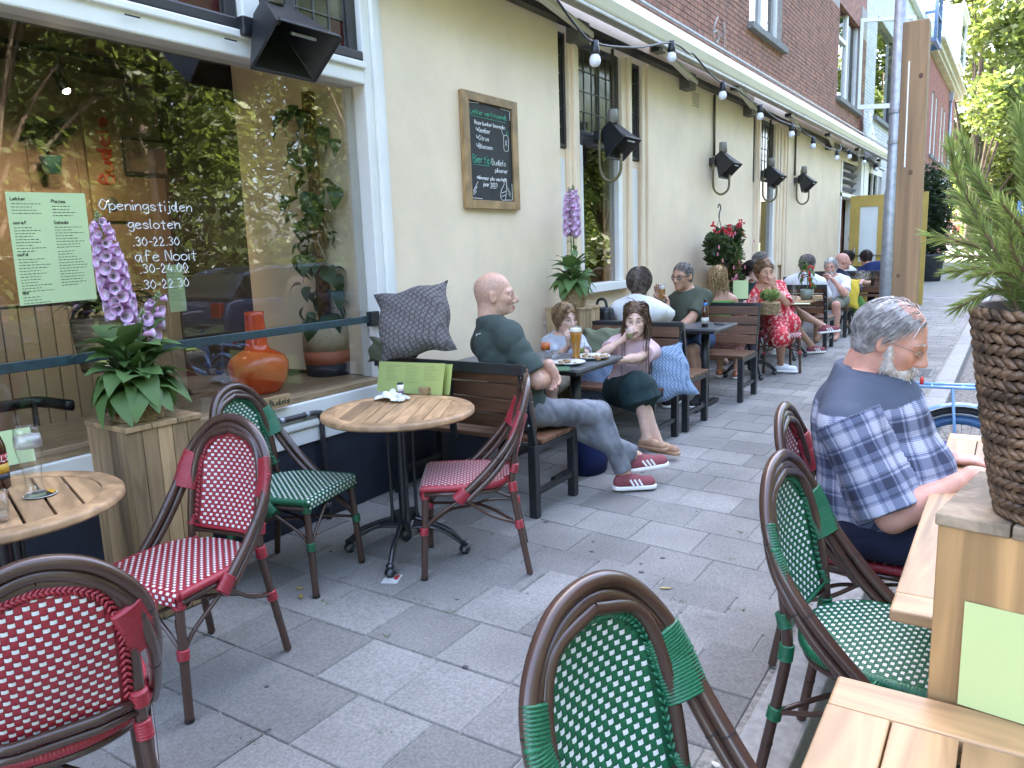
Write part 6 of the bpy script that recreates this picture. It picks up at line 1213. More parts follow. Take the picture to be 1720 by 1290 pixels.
    if beard:
        paths = []; g = np.random.default_rng(5); S = SDF(hc-.2, hc+.2, max(.004, hres))
        S.ell(H(.034, 0, -.070), np.array([.059, .056, .047])*hs, HB, .02); S.cap(H(.079, -.012, -.098), H(.079, .012, -.098), .021*hs, .021*hs, .03); S.cap(H(.098, -.016, -.049), H(.098, .016, -.049), .0085*hs, .0085*hs, .01)
        for q in (1, -1): S.cap(H(.012, .069*q, -.005), H(.03, .054*q, -.07), .010, .016, .02); S.ell(H(.065, .038*q, -.042), np.array([.02, .02, .02])*hs, HB, .008, sub=True)
        S.cap(H(.105, -.02, -.0635), H(.105, .02, -.0635), .007, .007, .006, sub=True); P, F = S.net(1); P = wrinkle(P, F, .003, 70, 9); link('beard', np_mesh('beard', P, F, [beard]), t)
        ctr = P[F].mean(1); nn = np.cross(P[F[:, 1]]-P[F[:, 0]], P[F[:, 2]]-P[F[:, 0]]); nn /= np.linalg.norm(nn, axis=1)[:, None]+1e-9
        for k in g.choice(len(ctr), min(1100, len(ctr)), False):
            if (ctr[k]-hc)@hF < 0.0: continue
            p0 = ctr[k]; v = nn[k]*.6-hU*.7+hF*.15+g.normal(size=3)*.3; paths.append(([p0, p0+v*.007, p0+v*.013-hU*.003], .0009))
        bm_ = MB(); ribbons(bm_, paths, 0); stuff(bm_.obj('beard_strands', beard, t))
    J = dict(H=H, hF=hF, hL=hL, hU=hU, W=W_, E=E_, K=K_, A=A_, sh=sh, neck=neck, hip=hip, up=up, cf=cf, cl=cl, T=T, t=t, hs=hs, s=s)
    if extra: extra(J)
    return t
def specs(J, m, rx=.021, rz=.017, w=.0016, lens=True):
    H = J['H']; b = MB()
    for q in (1, -1):
        pts = [H(.101-.010*(abs(.032+rx*math.cos(a)*1.0)/.05)**2, (.033+rx*math.cos(a))*q, .004+rz*math.sin(a)) for a in [2*math.pi*k/20 for k in range(20)]]; b.tube(pts, w, 6, closed=True); b.tube([H(.093, .054*q, .008), H(.06, .078*q, .012), H(-.012, .083*q, .012), H(-.028, .08*q, -.006)], w, 6)
    b.tube(bez([H(.101, .012, .007), H(.106, 0, .010), H(.101, -.012, .007)], 6), w, 6); g = b.obj('glasses', m, J['t'], True)
    if lens:
        for q in (1, -1): l = MB(); c = [H(.1005-.010*(abs(.032+rx*math.cos(a))/.05)**2, (.033+rx*.97*math.cos(a))*q, .004+rz*.97*math.sin(a)) for a in [2*math.pi*k/20 for k in range(20)]]; l.add(c, [tuple(range(20))]); l.obj('lens', glass_mat('lens_glass', (.97, .97, .97), .04), g)
# ------------------------------------------------------------------ the guests
def clothm(name, col, rough=.85, var=.08, scale=8, bump=.15, bs=350): return mat(name, col, rough, var, scale, bump, bs, spec=.2)
FAIR, TAN, PINK, PALE = skin('fair', (.56, .33, .235)), skin('tan', (.46, .255, .165)), skin('ruddy', (.56, .29, .215)), skin('pale', (.64, .42, .33))
def hairm(name, col): return mat('hair_'+name, col, .6, .35, 40, 0, spec=.25)
GREYH, BRNH, LBRN, BLON, DRKH, WHTH, SALT = hairm('grey', (.30, .28, .27)), hairm('brown', (.13, .078, .047)), hairm('light_brown', (.22, .13, .07)), hairm('blonde', (.40, .27, .13)), hairm('dark', (.03, .02, .016)), hairm('white', (.58, .55, .51)), hairm('salt', (.16, .14, .125)); GBRN = hairm('grey_brown', (.13, .10, .08))
def plaid():
    m = mat('plaid_cotton', (.2, .22, .3), .8, .04, 30, .12, 400, spec=.2); nt, p = nodes_of(m); N = nt.nodes.new; L = nt.links.new; at_ = N('ShaderNodeAttribute'); at_.attribute_name = 'cloth'; sx = N('ShaderNodeSeparateXYZ'); L(at_.outputs['Vector'], sx.inputs[0])
    def band(sock, per, stops, ph=0.0):
        mu = N('ShaderNodeMath'); mu.operation = 'MULTIPLY_ADD'; mu.inputs[1].default_value = 1/per; mu.inputs[2].default_value = ph; L(sock, mu.inputs[0]); fr = N('ShaderNodeMath'); fr.operation = 'FRACT'; L(mu.outputs[0], fr.inputs[0]); cr = N('ShaderNodeValToRGB'); cr.color_ramp.interpolation = 'CONSTANT'; e = cr.color_ramp.elements
        while len(e) < len(stops): e.new(.5)
        for el, (q, v_) in zip(e, stops): el.position = q; el.color = (v_, v_, v_, 1)
        L(fr.outputs[0], cr.inputs[0]); return cr.outputs[0]
    st = [(0, .15), (.28, .75), (.34, .3), (.40, .75), (.46, 1), (.72, .55), (.78, .3), (.84, .6)]
    h1 = band(sx.outputs['Y'], .115, st, .2); v1 = band(sx.outputs['X'], .105, st, .4); fine = band(sx.outputs['Y'], .005, [(0, .75), (.5, 1)])
    m1 = N('ShaderNodeMix'); m1.data_type = 'RGBA'; m1.inputs['Factor'].default_value = .5; L(h1, m1.inputs['A']); L(v1, m1.inputs['B'])
    m2 = N('ShaderNodeMix'); m2.data_type = 'RGBA'; m2.blend_type = 'MULTIPLY'; m2.inputs['Factor'].default_value = 1; L(m1.outputs['Result'], m2.inputs['A']); L(fine, m2.inputs['B'])
    cr = N('ShaderNodeValToRGB'); e = cr.color_ramp.elements; e[0].position = .12; e[0].color = (.035, .042, .075, 1); e[1].position = .95; e[1].color = (.50, .51, .60, 1); k = e.new(.5); k.color = (.14, .165, .26, 1); L(m2.outputs['Result'], cr.inputs[0]); ym = N('ShaderNodeMix'); ym.data_type = 'RGBA'; L(sx.outputs['Z'], ym.inputs['Factor']); L(cr.outputs[0], ym.inputs['A']); ym.inputs['B'].default_value = (.075, .09, .13, 1); L(ym.outputs['Result'], p.inputs['Base Color']); return m
OLDH = dict(m=mat('hair_old_grey', (.36, .345, .335), .45, .4, 40, 0, dark=(.16, .15, .15)), n=2200, len=.07, g=.005, line=(-.002, .72), fwd=-.9, grav=.5, curl=.10, w=.0011, top=.10, thin=.2, puff=.10, shelltop=.112, shell=True, brow=WHTH, seed=3)
def old_extra(J):
    specs(J, mat('wire_frame', (.35, .28, .22), .3, metal=.8), .018, .013, .0011)
    w_, e = J['W'][0], J['E'][0]; d = unit(w_-e); c = w_-d*.012; MB().tube([c-d*.011, c+d*.011], .031, 20, cap=False).obj('watch_strap', mat('watch_strap', (.12, .10, .09), .4, metal=.6), J['t'], True).modifiers.new('t', 'SOLIDIFY').thickness = .004
    # pocket, shoulder tab
    sh, cf, cl, up = J['sh'][1], J['cf'], J['cl'], J['up']; a = sh+up*.062; MB().bar(tuple(a+cl*.11), tuple(a-cl*.01-up*.012), .034, .006, up=tuple(up)).obj('shoulder_tab', MATS['plaid_cotton'], J['t'], bevel=.002); MB().ball(a+cl*.095+up*.005, .005, 8).obj('button', DARKW, J['t'], True)
PLAID = plaid()
def W(x, y, X): return gx(x, y, X)
# --- the man in the checked shirt
person('elderly bearded man with wire glasses in a blue checked shirt, looking down',
    (2.72, .34, .565), gx(1450, 634, 2.72), -99, -94, -92, 22, dict(L=gx(1585, 768, 2.88), R=gx(1632, 800, 2.62)), dict(L=(2.85, -.12, .09), R=(2.62, -.12, .09)), PINK,
    OLDH, dict(m=PLAID, sleeve=.93, flare=.03, g=.018, collar=True, neck=.02, hem=.10, uv=True), dict(m=clothm('navy_shorts', (.022, .026, .055)), len=.95, g=.016, flare=.012), dict(m=clothm('grey_shoe', (.1, .1, .1)), low=True), s=1.04, res=.0055, hres=.0032, belly=.13, hw=1.06, hsz=.99, shd=.10, palm=dict(L=(0, 0, -1, .1, -1, -.02), R=(-.1, 0, -1, .25, -1, .12)), curl=(.25, .35), elb=dict(R=(-.5, .3, -1), L=(.5, .3, -1)), extra=old_extra, beard=mat('beard_white', (.60, .56, .52), .6, .2, 60), folds=.007)
# --- the bald man
def bald_extra(J):
    a = J['neck']-J['cf']*.078-J['up']*.045; tx = MB(); hand(tx, 'sloppy', .016, plane_M(tuple(a-J['cf']*.018+J['cl']*.04), tuple(-J['cl']), tuple(J['up'])), .0016); tx.obj('print', WHITE, J['t'])
person('bald man in a dark green T-shirt and grey jeans, arms crossed on the bench',
    (3.74, 2.40, .555), gx(824, 543, 3.70), -30, -8, -58, -2, dict(R=gx(930, 634, 3.92), L=gx(922, 612, 3.78)), dict(R=gz(1050, 798, .10), L=gz(1084, 772, .17)), FAIR,
    None, dict(m=clothm('dark_green_tee', (.062, .082, .074)), sleeve=.80, flare=.018, g=.016, neck=.012, hem=.13), dict(m=mat('grey_denim', (.20, .21, .235), .85, .3, 7, .2, 300), len=1.93, g=.006, flare=.014, folds=.009, f=20), dict(m=clothm('maroon_suede', (.25, .075, .085)), stripes=True), s=1.02, res=.0065, hres=.0036, toe=dict(R=-52, L=(.62, -.78, .10)), elb=dict(R=(-.35, -.6, -.9), L=(.2, .6, -.9)), palm=dict(R=(0, .3, -1, .2, 1, .05), L=(-.9, .0, -.3, .05, -.45, -.9)), curl=(.5, .4), kn=dict(R=(.5, -.1, 1), L=(.5, .2, 1)), belly=.02, hsz=1.07, folds=.010, bare=True, shd=.09, extra=bald_extra)
# --- child and girl
def girl_extra(J):
    w_, e = J['W'][1]+J['T'], J['E'][1]+J['T']; J['t']['held_at'] = tuple(w_+unit(np.array([-.12, -.62, .75]))*.085+np.array([-.03, -.0, -.07]))
person('child with tousled light brown hair in a pale grey T-shirt beside the girl',
    (5.22, 2.92, .53), gx(945, 562, 5.20), -150, 178, -118, 6, dict(R=gx(958, 578, 4.98), L=gx(968, 582, 4.96)), dict(L=(4.86, 2.86, .13), R=(4.86, 3.0, .13)), PALE,
    dict(m=hairm('dark_blonde', (.30, .19, .10)), n=1200, len=.125, g=.010, line=(.03, .7), fwd=-.5, grav=.8, curl=.16, w=.0024, puff=.05, seed=8), dict(m=clothm('pale_grey_tee', (.46, .49, .55)), sleeve=.7, flare=.014, hem=.08), dict(m=clothm('beige_shorts', (.3, .26, .2)), len=.9), dict(m=clothm('white_canvas', (.6, .6, .6))), s=.76, res=.007, hres=.0036, male=True, hw=.9, curl=(.6, .6), palm=dict(L=(.3, -.3, .2, -.3, 0, .9), R=(.3, .3, .2, -.3, 0, .9)))
GIRL = person('girl with long brown hair in a pink top drinking from a glass',
    gx(1052, 655, 5.20), gx(1068, 568, 5.16), -158, -155, -162, 4, dict(R=gx(1050, 568, 4.98), L=gx(1034, 607, 4.72)), dict(R=gz(1106, 742, .12), L=gz(1086, 735, .16)), PALE,
    dict(m=BRNH, n=1500, len=.50, g=.006, line=(.04, .6), fwd=-.9, grav=1.0, curl=.05, w=.0024, long=True, puff=.0, seed=5), dict(m=clothm('pale_pink_top', (.62, .44, .46), bump=.1), sleeve=.45, flare=.022, g=.012, hem=.06, name='blouse'), dict(m=clothm('dark_green_skirt', (.016, .034, .036)), len=1.18, skirt=.15, name='skirt', folds=.010), dict(m=mat('tan_leather', (.42, .24, .14), .5), low=True, sole=mat('tan_leather', (.42, .24, .14)), name='sandal'), s=.86, res=.0065, hres=.0036, male=False, toe=dict(R=-95, L=-100), palm=dict(R=(.6, -.6, .2, -.12, -.62, .75), L=(0, 0, -1, -.35, .9, 0)), extra=girl_extra, curl=(.3, .75), elb=dict(R=(-.2, 1, -.7), L=(.3, -1, -.5)), kn=dict(R=(-.7, -.35, 1), L=(-.7, -.2, 1)))
# --- table two
person('woman with short grey brown hair in a loose white shirt, back to the camera', (6.10, 2.72, .54), gx(1072, 505, 6.16), 2, 0, 12, 2, dict(R=gx(1122, 520, 6.72), L=(6.6, 3.0, .80)), dict(L=(6.6, 2.85, .09), R=(6.6, 2.62, .09)), TAN,
    dict(m=GBRN, n=1300, len=.13, g=.013, line=(.03, .7), fwd=-.5, grav=.7, curl=.12, w=.0024, puff=.05, seed=12), dict(m=clothm('white_cotton', (.74, .74, .73), bump=.1), sleeve=.95, flare=.045, g=.028, hem=.1), dict(m=clothm('dark_trousers', (.03, .03, .04)), len=1.9), dict(m=clothm('black_shoe', (.03, .03, .03))), s=.97, res=.009, hres=.005, male=False, hw=1.15, palm=dict(R=(.0, .5, .3, .3, .0, .9)))
def gl_extra(J): specs(J, mat('dark_spectacles', (.02, .016, .015), .3), .022, .017, .0026)
person('man with short hair and dark glasses in an olive T-shirt holding beer', (7.22, 2.58, .55), gx(1153, 490, 7.22), 172, 178, 165, 5, dict(R=gx(1112, 505, 6.95), L=gx(1128, 566, 6.78)), dict(R=(6.80, 2.62, .09), L=(6.82, 2.40, .09)), TAN,
    dict(m=SALT, n=500, len=.018, g=.003, line=(.028, .85), fwd=-.1, grav=.2, curl=.1, w=.0018, seed=2), dict(m=clothm('olive_tee', (.075, .085, .062)), sleeve=.75, flare=.016, g=.016), dict(m=clothm('blue_denim_shorts', (.05, .08, .16)), len=.85), dict(m=clothm('black_shoe', (.03, .03, .03))), s=1.03, res=.008, hres=.0042, palm=dict(R=(-.5, -.5, .1, -.1, .3, .9), L=(0, 0, -1)), curl=(.4, .25), extra=gl_extra, elb=dict(R=(-.2, .7, -.9), L=(-.3, -1, -.4)), belly=.03)
# --- beyond
person('woman with long wavy blonde hair and a green strap top seen from behind', (8.02, 2.62, .52), gx(1206, 492, 8.02), 10, 5, 25, 0, dict(R=(8.4, 2.5, .74), L=(8.4, 2.85, .74)), dict(L=(8.35, 2.7, .09), R=(8.3, 2.5, .09)), TAN,
    dict(m=BLON, n=1500, len=.32, g=.014, line=(.03, .7), fwd=-.3, grav=.9, curl=.20, w=.0034, long=True, puff=.04, seed=4), dict(m=clothm('bright_green_top', (.10, .30, .05)), sleeve=0, neck=-.07, g=.006, vtilt=-.1), dict(m=mat('pink_paisley', (.30, .14, .13), .9, .6, 60, 0, dark=(.08, .03, .035)), len=1.55, skirt=.17, name='skirt'), dict(m=mat('copper_leather', (.50, .20, .12), .25, metal=.5), low=True, name='sandal'), s=.95, res=.009, hres=.005, male=False)
RFL = mat('red_floral', (.52, .04, .05), .8, .3, 26, 0, dark=(.52, .04, .05)); nt_, p_ = nodes_of(RFL); r_ = p_.inputs['Base Color'].links[0].from_node; r_.color_ramp.elements[0].color = (.50, .02, .035, 1); r_.color_ramp.elements[1].color = (.68, .42, .36, 1); r_.color_ramp.elements[0].position = .50; r_.color_ramp.elements[1].position = .60
person('woman with tied up hair in a red and white floral dress, hand to her mouth', (9.0, 2.20, .54), gx(1283, 479, 8.98), -150, -165, -140, 2, dict(L=gx(1298, 480, 8.78), R=gx(1252, 530, 8.62)), dict(L=gz(1290, 586, .14), R=gz(1311, 612, .10)), TAN,
    dict(m=LBRN, n=900, len=.10, g=.010, line=(.03, .72), fwd=-1.0, grav=.05, curl=.14, w=.003, puff=.12, seed=6), dict(m=RFL, sleeve=.97, flare=.03, g=.014, neck=-.015, vtilt=.9), dict(m=RFL, len=1.12, skirt=.15, name='skirt'), dict(m=clothm('white_trainer', (.72, .73, .76))), s=.99, res=.009, hres=.0045, male=False, palm=dict(L=(.5, .2, 0, -.1, .1, 1)), curl=(.7, .5), toe=dict(L=-150, R=-80), elb=dict(L=(-.2, -.7, -1)))
person('dark haired woman leaning her cheek on her hand, half hidden behind the red dress woman', (9.75, 2.95, .54), gx(1257, 474, 9.75), -130, -150, -120, 5, dict(R=gx(1254, 470, 9.62), L=(9.4, 2.7, .76)), dict(L=(9.3, 2.75, .09), R=(9.3, 2.95, .09)), PALE,
    dict(m=DRKH, n=500, len=.16, g=.010, line=(.03, .72), fwd=-.4, grav=.7, curl=.1, w=.003, seed=9), dict(m=clothm('dark_teal_top', (.02, .05, .045)), sleeve=.6), dict(m=clothm('dark_trousers', (.03, .03, .04)), len=1.9), None, s=.94, res=.011, hres=.006, male=False)
person('man in dark shorts and red trainers, mostly hidden behind the red dress woman', (10.25, 2.80, .54), (10.3, 2.84, 1.06), -85, -80, -90, 0, dict(L=(10.45, 2.45, .74), R=(10.05, 2.5, .74)), dict(R=gz(1364, 582, .10), L=gx(1384, 548, 10.35)), TAN,
    dict(m=SALT, n=300, len=.03, g=.004, seed=2), dict(m=clothm('grey_tee', (.2, .2, .2)), sleeve=.7), dict(m=clothm('black_shorts', (.02, .02, .022)), len=.9), dict(m=clothm('maroon_suede', (.25, .075, .085)), stripes=True), s=1.0, res=.010, hres=.006, toe=dict(R=-50, L=(.35, -.9, .1)))
person('grey haired man in a white T-shirt with a dark leaf print, back to the camera', (11.18, 2.45, .55), gx(1352, 464, 11.2), -5, 0, -25, 3, dict(R=(11.6, 2.3, .78), L=(11.6, 2.65, .78)), dict(L=(11.6, 2.6, .09), R=(11.6, 2.35, .09)), TAN,
    dict(m=SALT, n=700, len=.05, g=.010, line=(.025, .85), fwd=-.3, grav=.3, curl=.12, w=.003, seed=2), dict(m=clothm('white_tee', (.72, .72, .74)), sleeve=.8, flare=.02, g=.02), dict(m=clothm('blue_denim_shorts', (.05, .08, .16)), len=.9), None, s=1.06, res=.011, hres=.006, hw=1.1, belly=.03,
    extra=lambda J: [MB().tube(bez([J['hip']+J['up']*(.40+.04*k)-J['cf']*.148+J['cl']*(-.02-.02*k), J['hip']+J['up']*(.43+.03*k)-J['cf']*.152+J['cl']*(-.06-.02*k), J['hip']+J['up']*(.40+.03*k)-J['cf']*.14+J['cl']*(-.12-.015*k)], 8), .006, 5).obj('leaf_print', BLACKP, J['t']) for k in range(4)])
def wp_extra(J): specs(J, mat('wire_frame', (.35, .28, .22), .3, metal=.8), .019, .015, .0012, False)
person('old man with white hair and beard in a white polo shirt facing the camera', (12.40, 2.25, .55), gx(1397, 466, 12.4), 172, 178, 180, 0, dict(R=gx(1386, 472, 12.15), L=gx(1399, 470, 12.1)), dict(L=(12.0, 2.15, .09), R=(12.0, 2.4, .09)), PINK,
    dict(m=WHTH, n=500, len=.06, g=.008, line=(.02, .9), fwd=-.2, grav=.4, curl=.12, w=.003, seed=2), dict(m=clothm('white_polo', (.70, .71, .76)), sleeve=.8, flare=.02, collar=True), dict(m=clothm('khaki_shorts', (.20, .20, .16)), len=.92), None, s=1.04, res=.011, hres=.0055, extra=wp_extra, beard=WHTH, elb=dict(R=(0, .8, -1), L=(0, -.8, -1)))
person('bald man in a dark navy shirt behind the white polo man', (13.25, 2.50, .55), gx(1409, 456, 13.3), -40, -20, -60, 0, dict(R=(13.6, 2.1, .76), L=(13.7, 2.5, .76)), dict(L=(13.7, 2.5, .09), R=(13.7, 2.3, .09)), PINK, None, dict(m=clothm('navy_shirt', (.015, .02, .04)), sleeve=1.6, g=.018), dict(m=clothm('dark_trousers', (.03, .03, .04)), len=1.9), None, s=1.05, res=.013, hres=.007)
person('dark haired woman in a white blouse far down the terrace, seen from behind', (15.55, 2.75, .54), gx(1420, 447, 15.5), 0, 0, -45, 0, dict(R=(15.9, 2.5, .76), L=(15.9, 2.9, .76)), dict(L=(16, 2.9, .09), R=(16, 2.6, .09)), TAN,
    dict(m=DRKH, n=300, len=.14, g=.016, line=(.03, .75), fwd=-.5, grav=.7, w=.004, seed=3), dict(m=clothm('white_cotton', (.74, .74, .73)), sleeve=.9, g=.016), dict(m=clothm('dark_trousers', (.03, .03, .04)), len=1.9), None, s=1.0, res=.014, hres=.007, male=False)
person('dark haired person in a navy sweater far down the terrace, back to the camera', (15.6, 2.12, .55), gx(1458, 447, 15.6), 10, 0, 40, 5, dict(R=(16, 1.9, .76), L=(16, 2.3, .76)), dict(L=(16, 2.3, .09), R=(16, 2.0, .09)), TAN,
    dict(m=DRKH, n=300, len=.05, g=.012, line=(.03, .8), curl=.25, w=.004, seed=3), dict(m=clothm('navy_sweater', (.018, .03, .10)), sleeve=1.9, g=.022), dict(m=clothm('dark_trousers', (.03, .03, .04)), len=1.9), None, s=1.08, res=.014, hres=.007, hw=1.1)
person('person in a yellow top by the far door, mostly hidden behind the steel pole', (16.9, 1.95, .54), gx(1493, 470, 16.9), -150, -165, -150, 0, dict(R=(16.5, 2.0, .78), L=(16.6, 1.7, .7)), dict(L=gz(1503, 540, .10), R=(16.4, 2.0, .1)), TAN,
    dict(m=BRNH, n=250, len=.1, g=.012, line=(.03, .75), w=.004, seed=3), dict(m=clothm('yellow_top', (.55, .50, .06)), sleeve=.8), dict(m=clothm('khaki_shorts', (.20, .20, .16)), len=.8), None, s=.98, res=.014, hres=.007, male=False)
# ------------------------------------------------------------------ foxgloves
LILA = mat('foxglove_lilac', (.62, .34, .58), .5, .12, 60); LILI = mat('foxglove_throat', (.74, .62, .74), .5, .2, 90); FOXL = leafmat('foxglove_leaf', (.10, .185, .05), .2, .25, .55)
def bell_mesh():
    m = MB(); m.lathe([(.004, 0), (.0085, .006), (.0125, .018), (.014, .032), (.0185, .043), (.0235, .047)], n=12, cap=False); m.lathe([(.0225, .0468), (.0150, .036), (.011, .02), (.004, .004)], n=12, mi=1, cap=False); return m.mesh('blossom', [LILA, LILI], True)
BELL = bell_mesh(); BUD = MB().lathe([(.001, 0), (.006, .006), (.005, .016), (.001, .02)], n=8).mesh('bud', mat('bud_green', (.22, .26, .12), .6), True)
FLEAF = [leaf_mesh('leaf', FOXL, .17, .052, dr, .22, n=8, wave=.06) for dr in (.4, .7, .95)]
def put_m(me, name, parent, p, d, s=1.0, roll=0):
    o = bpy.data.objects.new(name, me); COL.objects.link(o); o.parent = parent; M = frame(p, d) @ Matrix.Rotation(roll, 4, 'Z') @ Matrix.Scale(s, 4); o.matrix_local = M; return o
STEMM = mat('stem_green', (.12, .18, .06), .6, .1)
def foxglove(label, loc, spikes, nleaf, potr, poth, ls, seed, potm):
    g = random.Random(seed); t = thing('foxglove_plant', label, 'plant', loc)
    m = MB()
    for k in range(int(poth/.011)):
        z = .006+k*.011; r = potr*(.86+.14*min(1, z/poth*1.4)); m.tube([(r*math.cos(a), r*math.sin(a), z+.002*math.sin(a*9+k)) for a in [2*math.pi*q/28 for q in range(28)]], .0068, 6, closed=True)
    m.lathe([(.001, .002), (potr*.84, .004), (potr*.93, poth*.7), (potr*.9, poth*.9), (.001, poth*.9)], n=20, mi=1); m.obj('basket', [potm, mat('soil', (.03, .02, .015), .9)], t, True)
    for (bx_, by_, h, tx, ty, f0, f1, nb) in spikes:
        base = V(bx_, by_, poth*.85); top = base+V(tx, ty, h); mid = base.lerp(top, .5)+V(-tx*.25, -ty*.25, 0); pts = [V(*p) for p in bez([base, mid, top], 20)]; MB().tube(pts, [.008*(1-.65*i/(len(pts)-1)) for i in range(len(pts))], 8).obj('stem', STEMM, t, True)
        at_ = lambda u: pts[min(len(pts)-1, int(u*(len(pts)-1)))].lerp(pts[min(len(pts)-1, int(u*(len(pts)-1))+1)], u*(len(pts)-1)-int(u*(len(pts)-1)))
        for k in range(nb):
            u = f0+(f1-f0)*(k/max(1, nb-1)); a = k*2.4+g.uniform(-.3, .3); s = (1.08-.5*max(0, (k/nb-.55)/.45)); p = at_(u); d = V(math.cos(a), math.sin(a), -.05 if k < nb*.8 else .1); put_m(BELL, 'blossom', t, p+V(math.cos(a), math.sin(a), .1)*.008, d, s*g.uniform(.92, 1.08), g.uniform(0, 6))
        for k in range(10): u = f1+(1-f1)*k/10; a = k*2.4; put_m(BUD, 'bud', t, at_(min(u, .999)), (math.cos(a), math.sin(a), .2), 1.1-.6*k/10)
        for k in range(8): u = f0*(.25+.7*k/8); a = k*2.1+g.uniform(-.4, .4); put_leaf(FLEAF[g.randrange(3)], t, at_(u), (math.cos(a), math.sin(a), .35), ls*g.uniform(.35, .6)*(1-.4*k/8))
    for k in range(nleaf):
        a = k*2.4+g.uniform(-.3, .3); u = k/nleaf; el = max(.12, .95-.95*u) if k > nleaf*.15 else 1.3; p = V(.03*math.cos(a), .03*math.sin(a), poth*.95+.24*(1-u)*g.uniform(.2, 1)); put_leaf(FLEAF[0 if el > .5 else g.choice((1, 2))], t, p, (math.cos(a), math.sin(a), el), ls*g.uniform(.72, 1.08), roll=g.uniform(-.35, .35))
    return t
SEAG = mat('seagrass', (.36, .25, .13), .85, .25, 40, .5, 120)
foxglove('tall purple foxglove in a seagrass basket on the weathered crate by the window', (1.80, 3.08, .846), [(-.01, .0, .76, -.035, .05, .42, .94, 64), (.05, .02, .42, .10, -.03, .5, .92, 14), (.0, -.04, .36, .02, -.05, .7, .9, 3)], 60, .105, .125, 1.2, 3, SEAG)
foxglove('second purple foxglove in a basket on the pale crate against the cream wall', (5.60, 3.04, 1.012), [(-.02, .0, .82, .02, .02, .55, .95, 40), (.05, .02, .85, .07, .03, .52, .95, 46)], 40, .105, .16, 1.15, 5, SEAG)
# ------------------------------------------------------------------ rosemary in a dark wicker pot
WICK = mat('dark_wicker', (.17, .105, .06), .5, .4, 25, .4, 120, dark=(.03, .018, .012)); c_ = gz(1792, 866, 1.062)
ro = thing('rosemary_pot', 'large bushy rosemary in a dark woven wicker pot on the pine crate', 'plant', (c_.x, c_.y, 1.0625))
m = MB(); H_ = .325; rr = lambda z: .092+.055*(z/H_)**.8
for k in range(19):
    z = .008+k*.0172; n = 44; r = rr(z)
    for q in range(n):
        a = 2*math.pi*(q+.5*(k % 2))/n; d = V(-math.sin(a), math.cos(a), .42*(1 if k % 2 else -1)).normalized(); m.ball((r*math.cos(a), r*math.sin(a), z), .0135, 6, M=frame((0, 0, 0), (math.cos(a), math.sin(a), 0), d), sc_=(1.35, .55, .42))
stuff(m.obj('wicker_weave', WICK, ro, True))
MB().lathe([(.001, .0), (.088, .001), (.140, H_), (.128, H_), (.12, H_-.02), (.001, H_-.02)], n=28).obj('liner', mat('soil', (.03, .02, .015)), ro, True)
for q in range(24): a = q*.2618; MB().tube([(rr(z)*.985*math.cos(a), rr(z)*.985*math.sin(a), z) for z in (0, .1, .2, H_)], .005, 5).obj('stake', WICK, ro)
ND = leafmat('rosemary_needle', (.27, .36, .11), .35, .25, .5); g_ = np.random.default_rng(11); nb_, st_ = MB(), MB()
def sprig(pts, n, L_=.037):
    P = np.array(bez(pts, 30)); st_.tube([tuple(p) for p in P], [.0042*(1-.6*i/(len(P)-1)) for i in range(len(P))], 6); k = len(P)-1
    for q in range(n):
        u = (q+g_.random())/n; f = u*k; i = min(k-1, int(f)); p = P[i]+(P[i+1]-P[i])*(f-i); tn = unit(P[i+1]-P[i]); o = g_.normal(size=3); o = unit(o-tn*(o@tn)); d = unit(o*(.62 if u < .93 else .3)+tn*(.85+.4*u)); L2 = L_*(.75+.5*g_.random())*(1-.25*max(0, (u-.85)/.15)); s_ = unit(np.cross(d, g_.normal(size=3)))*.00115; e = p+d*L2+np.array([0, 0, -.2])*L2*.25; mi_ = p+d*L2*.5
        nb_.add([p-s_*.5, p+s_*.5, mi_+s_, e, mi_-s_], [(0, 1, 2, 3, 4)])
for k in range(36):
    a = k*2.4+.3; r0 = .02+.09*rnd.random(); h = rnd.uniform(.18, .40)*(1-.3*(k % 3 == 0))*(1-.3*max(0, math.sin(a))+.28*max(0, -math.sin(a))); sp = rnd.uniform(.03, .15); b = (r0*math.cos(a), r0*math.sin(a), H_-.03); sprig([b, (b[0]+.35*sp*math.cos(a), b[1]+.35*sp*math.sin(a), H_+h*.35), (b[0]+.8*sp*math.cos(a+.2), b[1]+.8*sp*math.sin(a+.2), H_+h*.75), (b[0]+sp*math.cos(a+.3), b[1]+sp*math.sin(a+.3), H_+h)], int(640*h/.4), .033)
for a, L_, dz in ((1.2, .10, .0), (1.6, .12, .06), (2.0, .11, .03), (2.4, .10, .1), (1.4, .09, .12), (2.8, .10, .02), (.8, .10, .05), (1.9, .09, -.05), (1.7, .07, .15), (2.2, .10, .0)): sprig([(.06*math.cos(a), .06*math.sin(a), H_-.01), ((.08+.4*L_)*math.cos(a), (.08+.4*L_)*math.sin(a), H_+.05+dz*.5), ((.09+L_)*math.cos(a+.1), (.09+L_)*math.sin(a+.1), H_+.05+dz)], 190, .032)
stuff(nb_.obj('needles', ND, ro)); stuff(st_.obj('stems', mat('rosemary_stem', (.17, .11, .06), .8), ro, True))
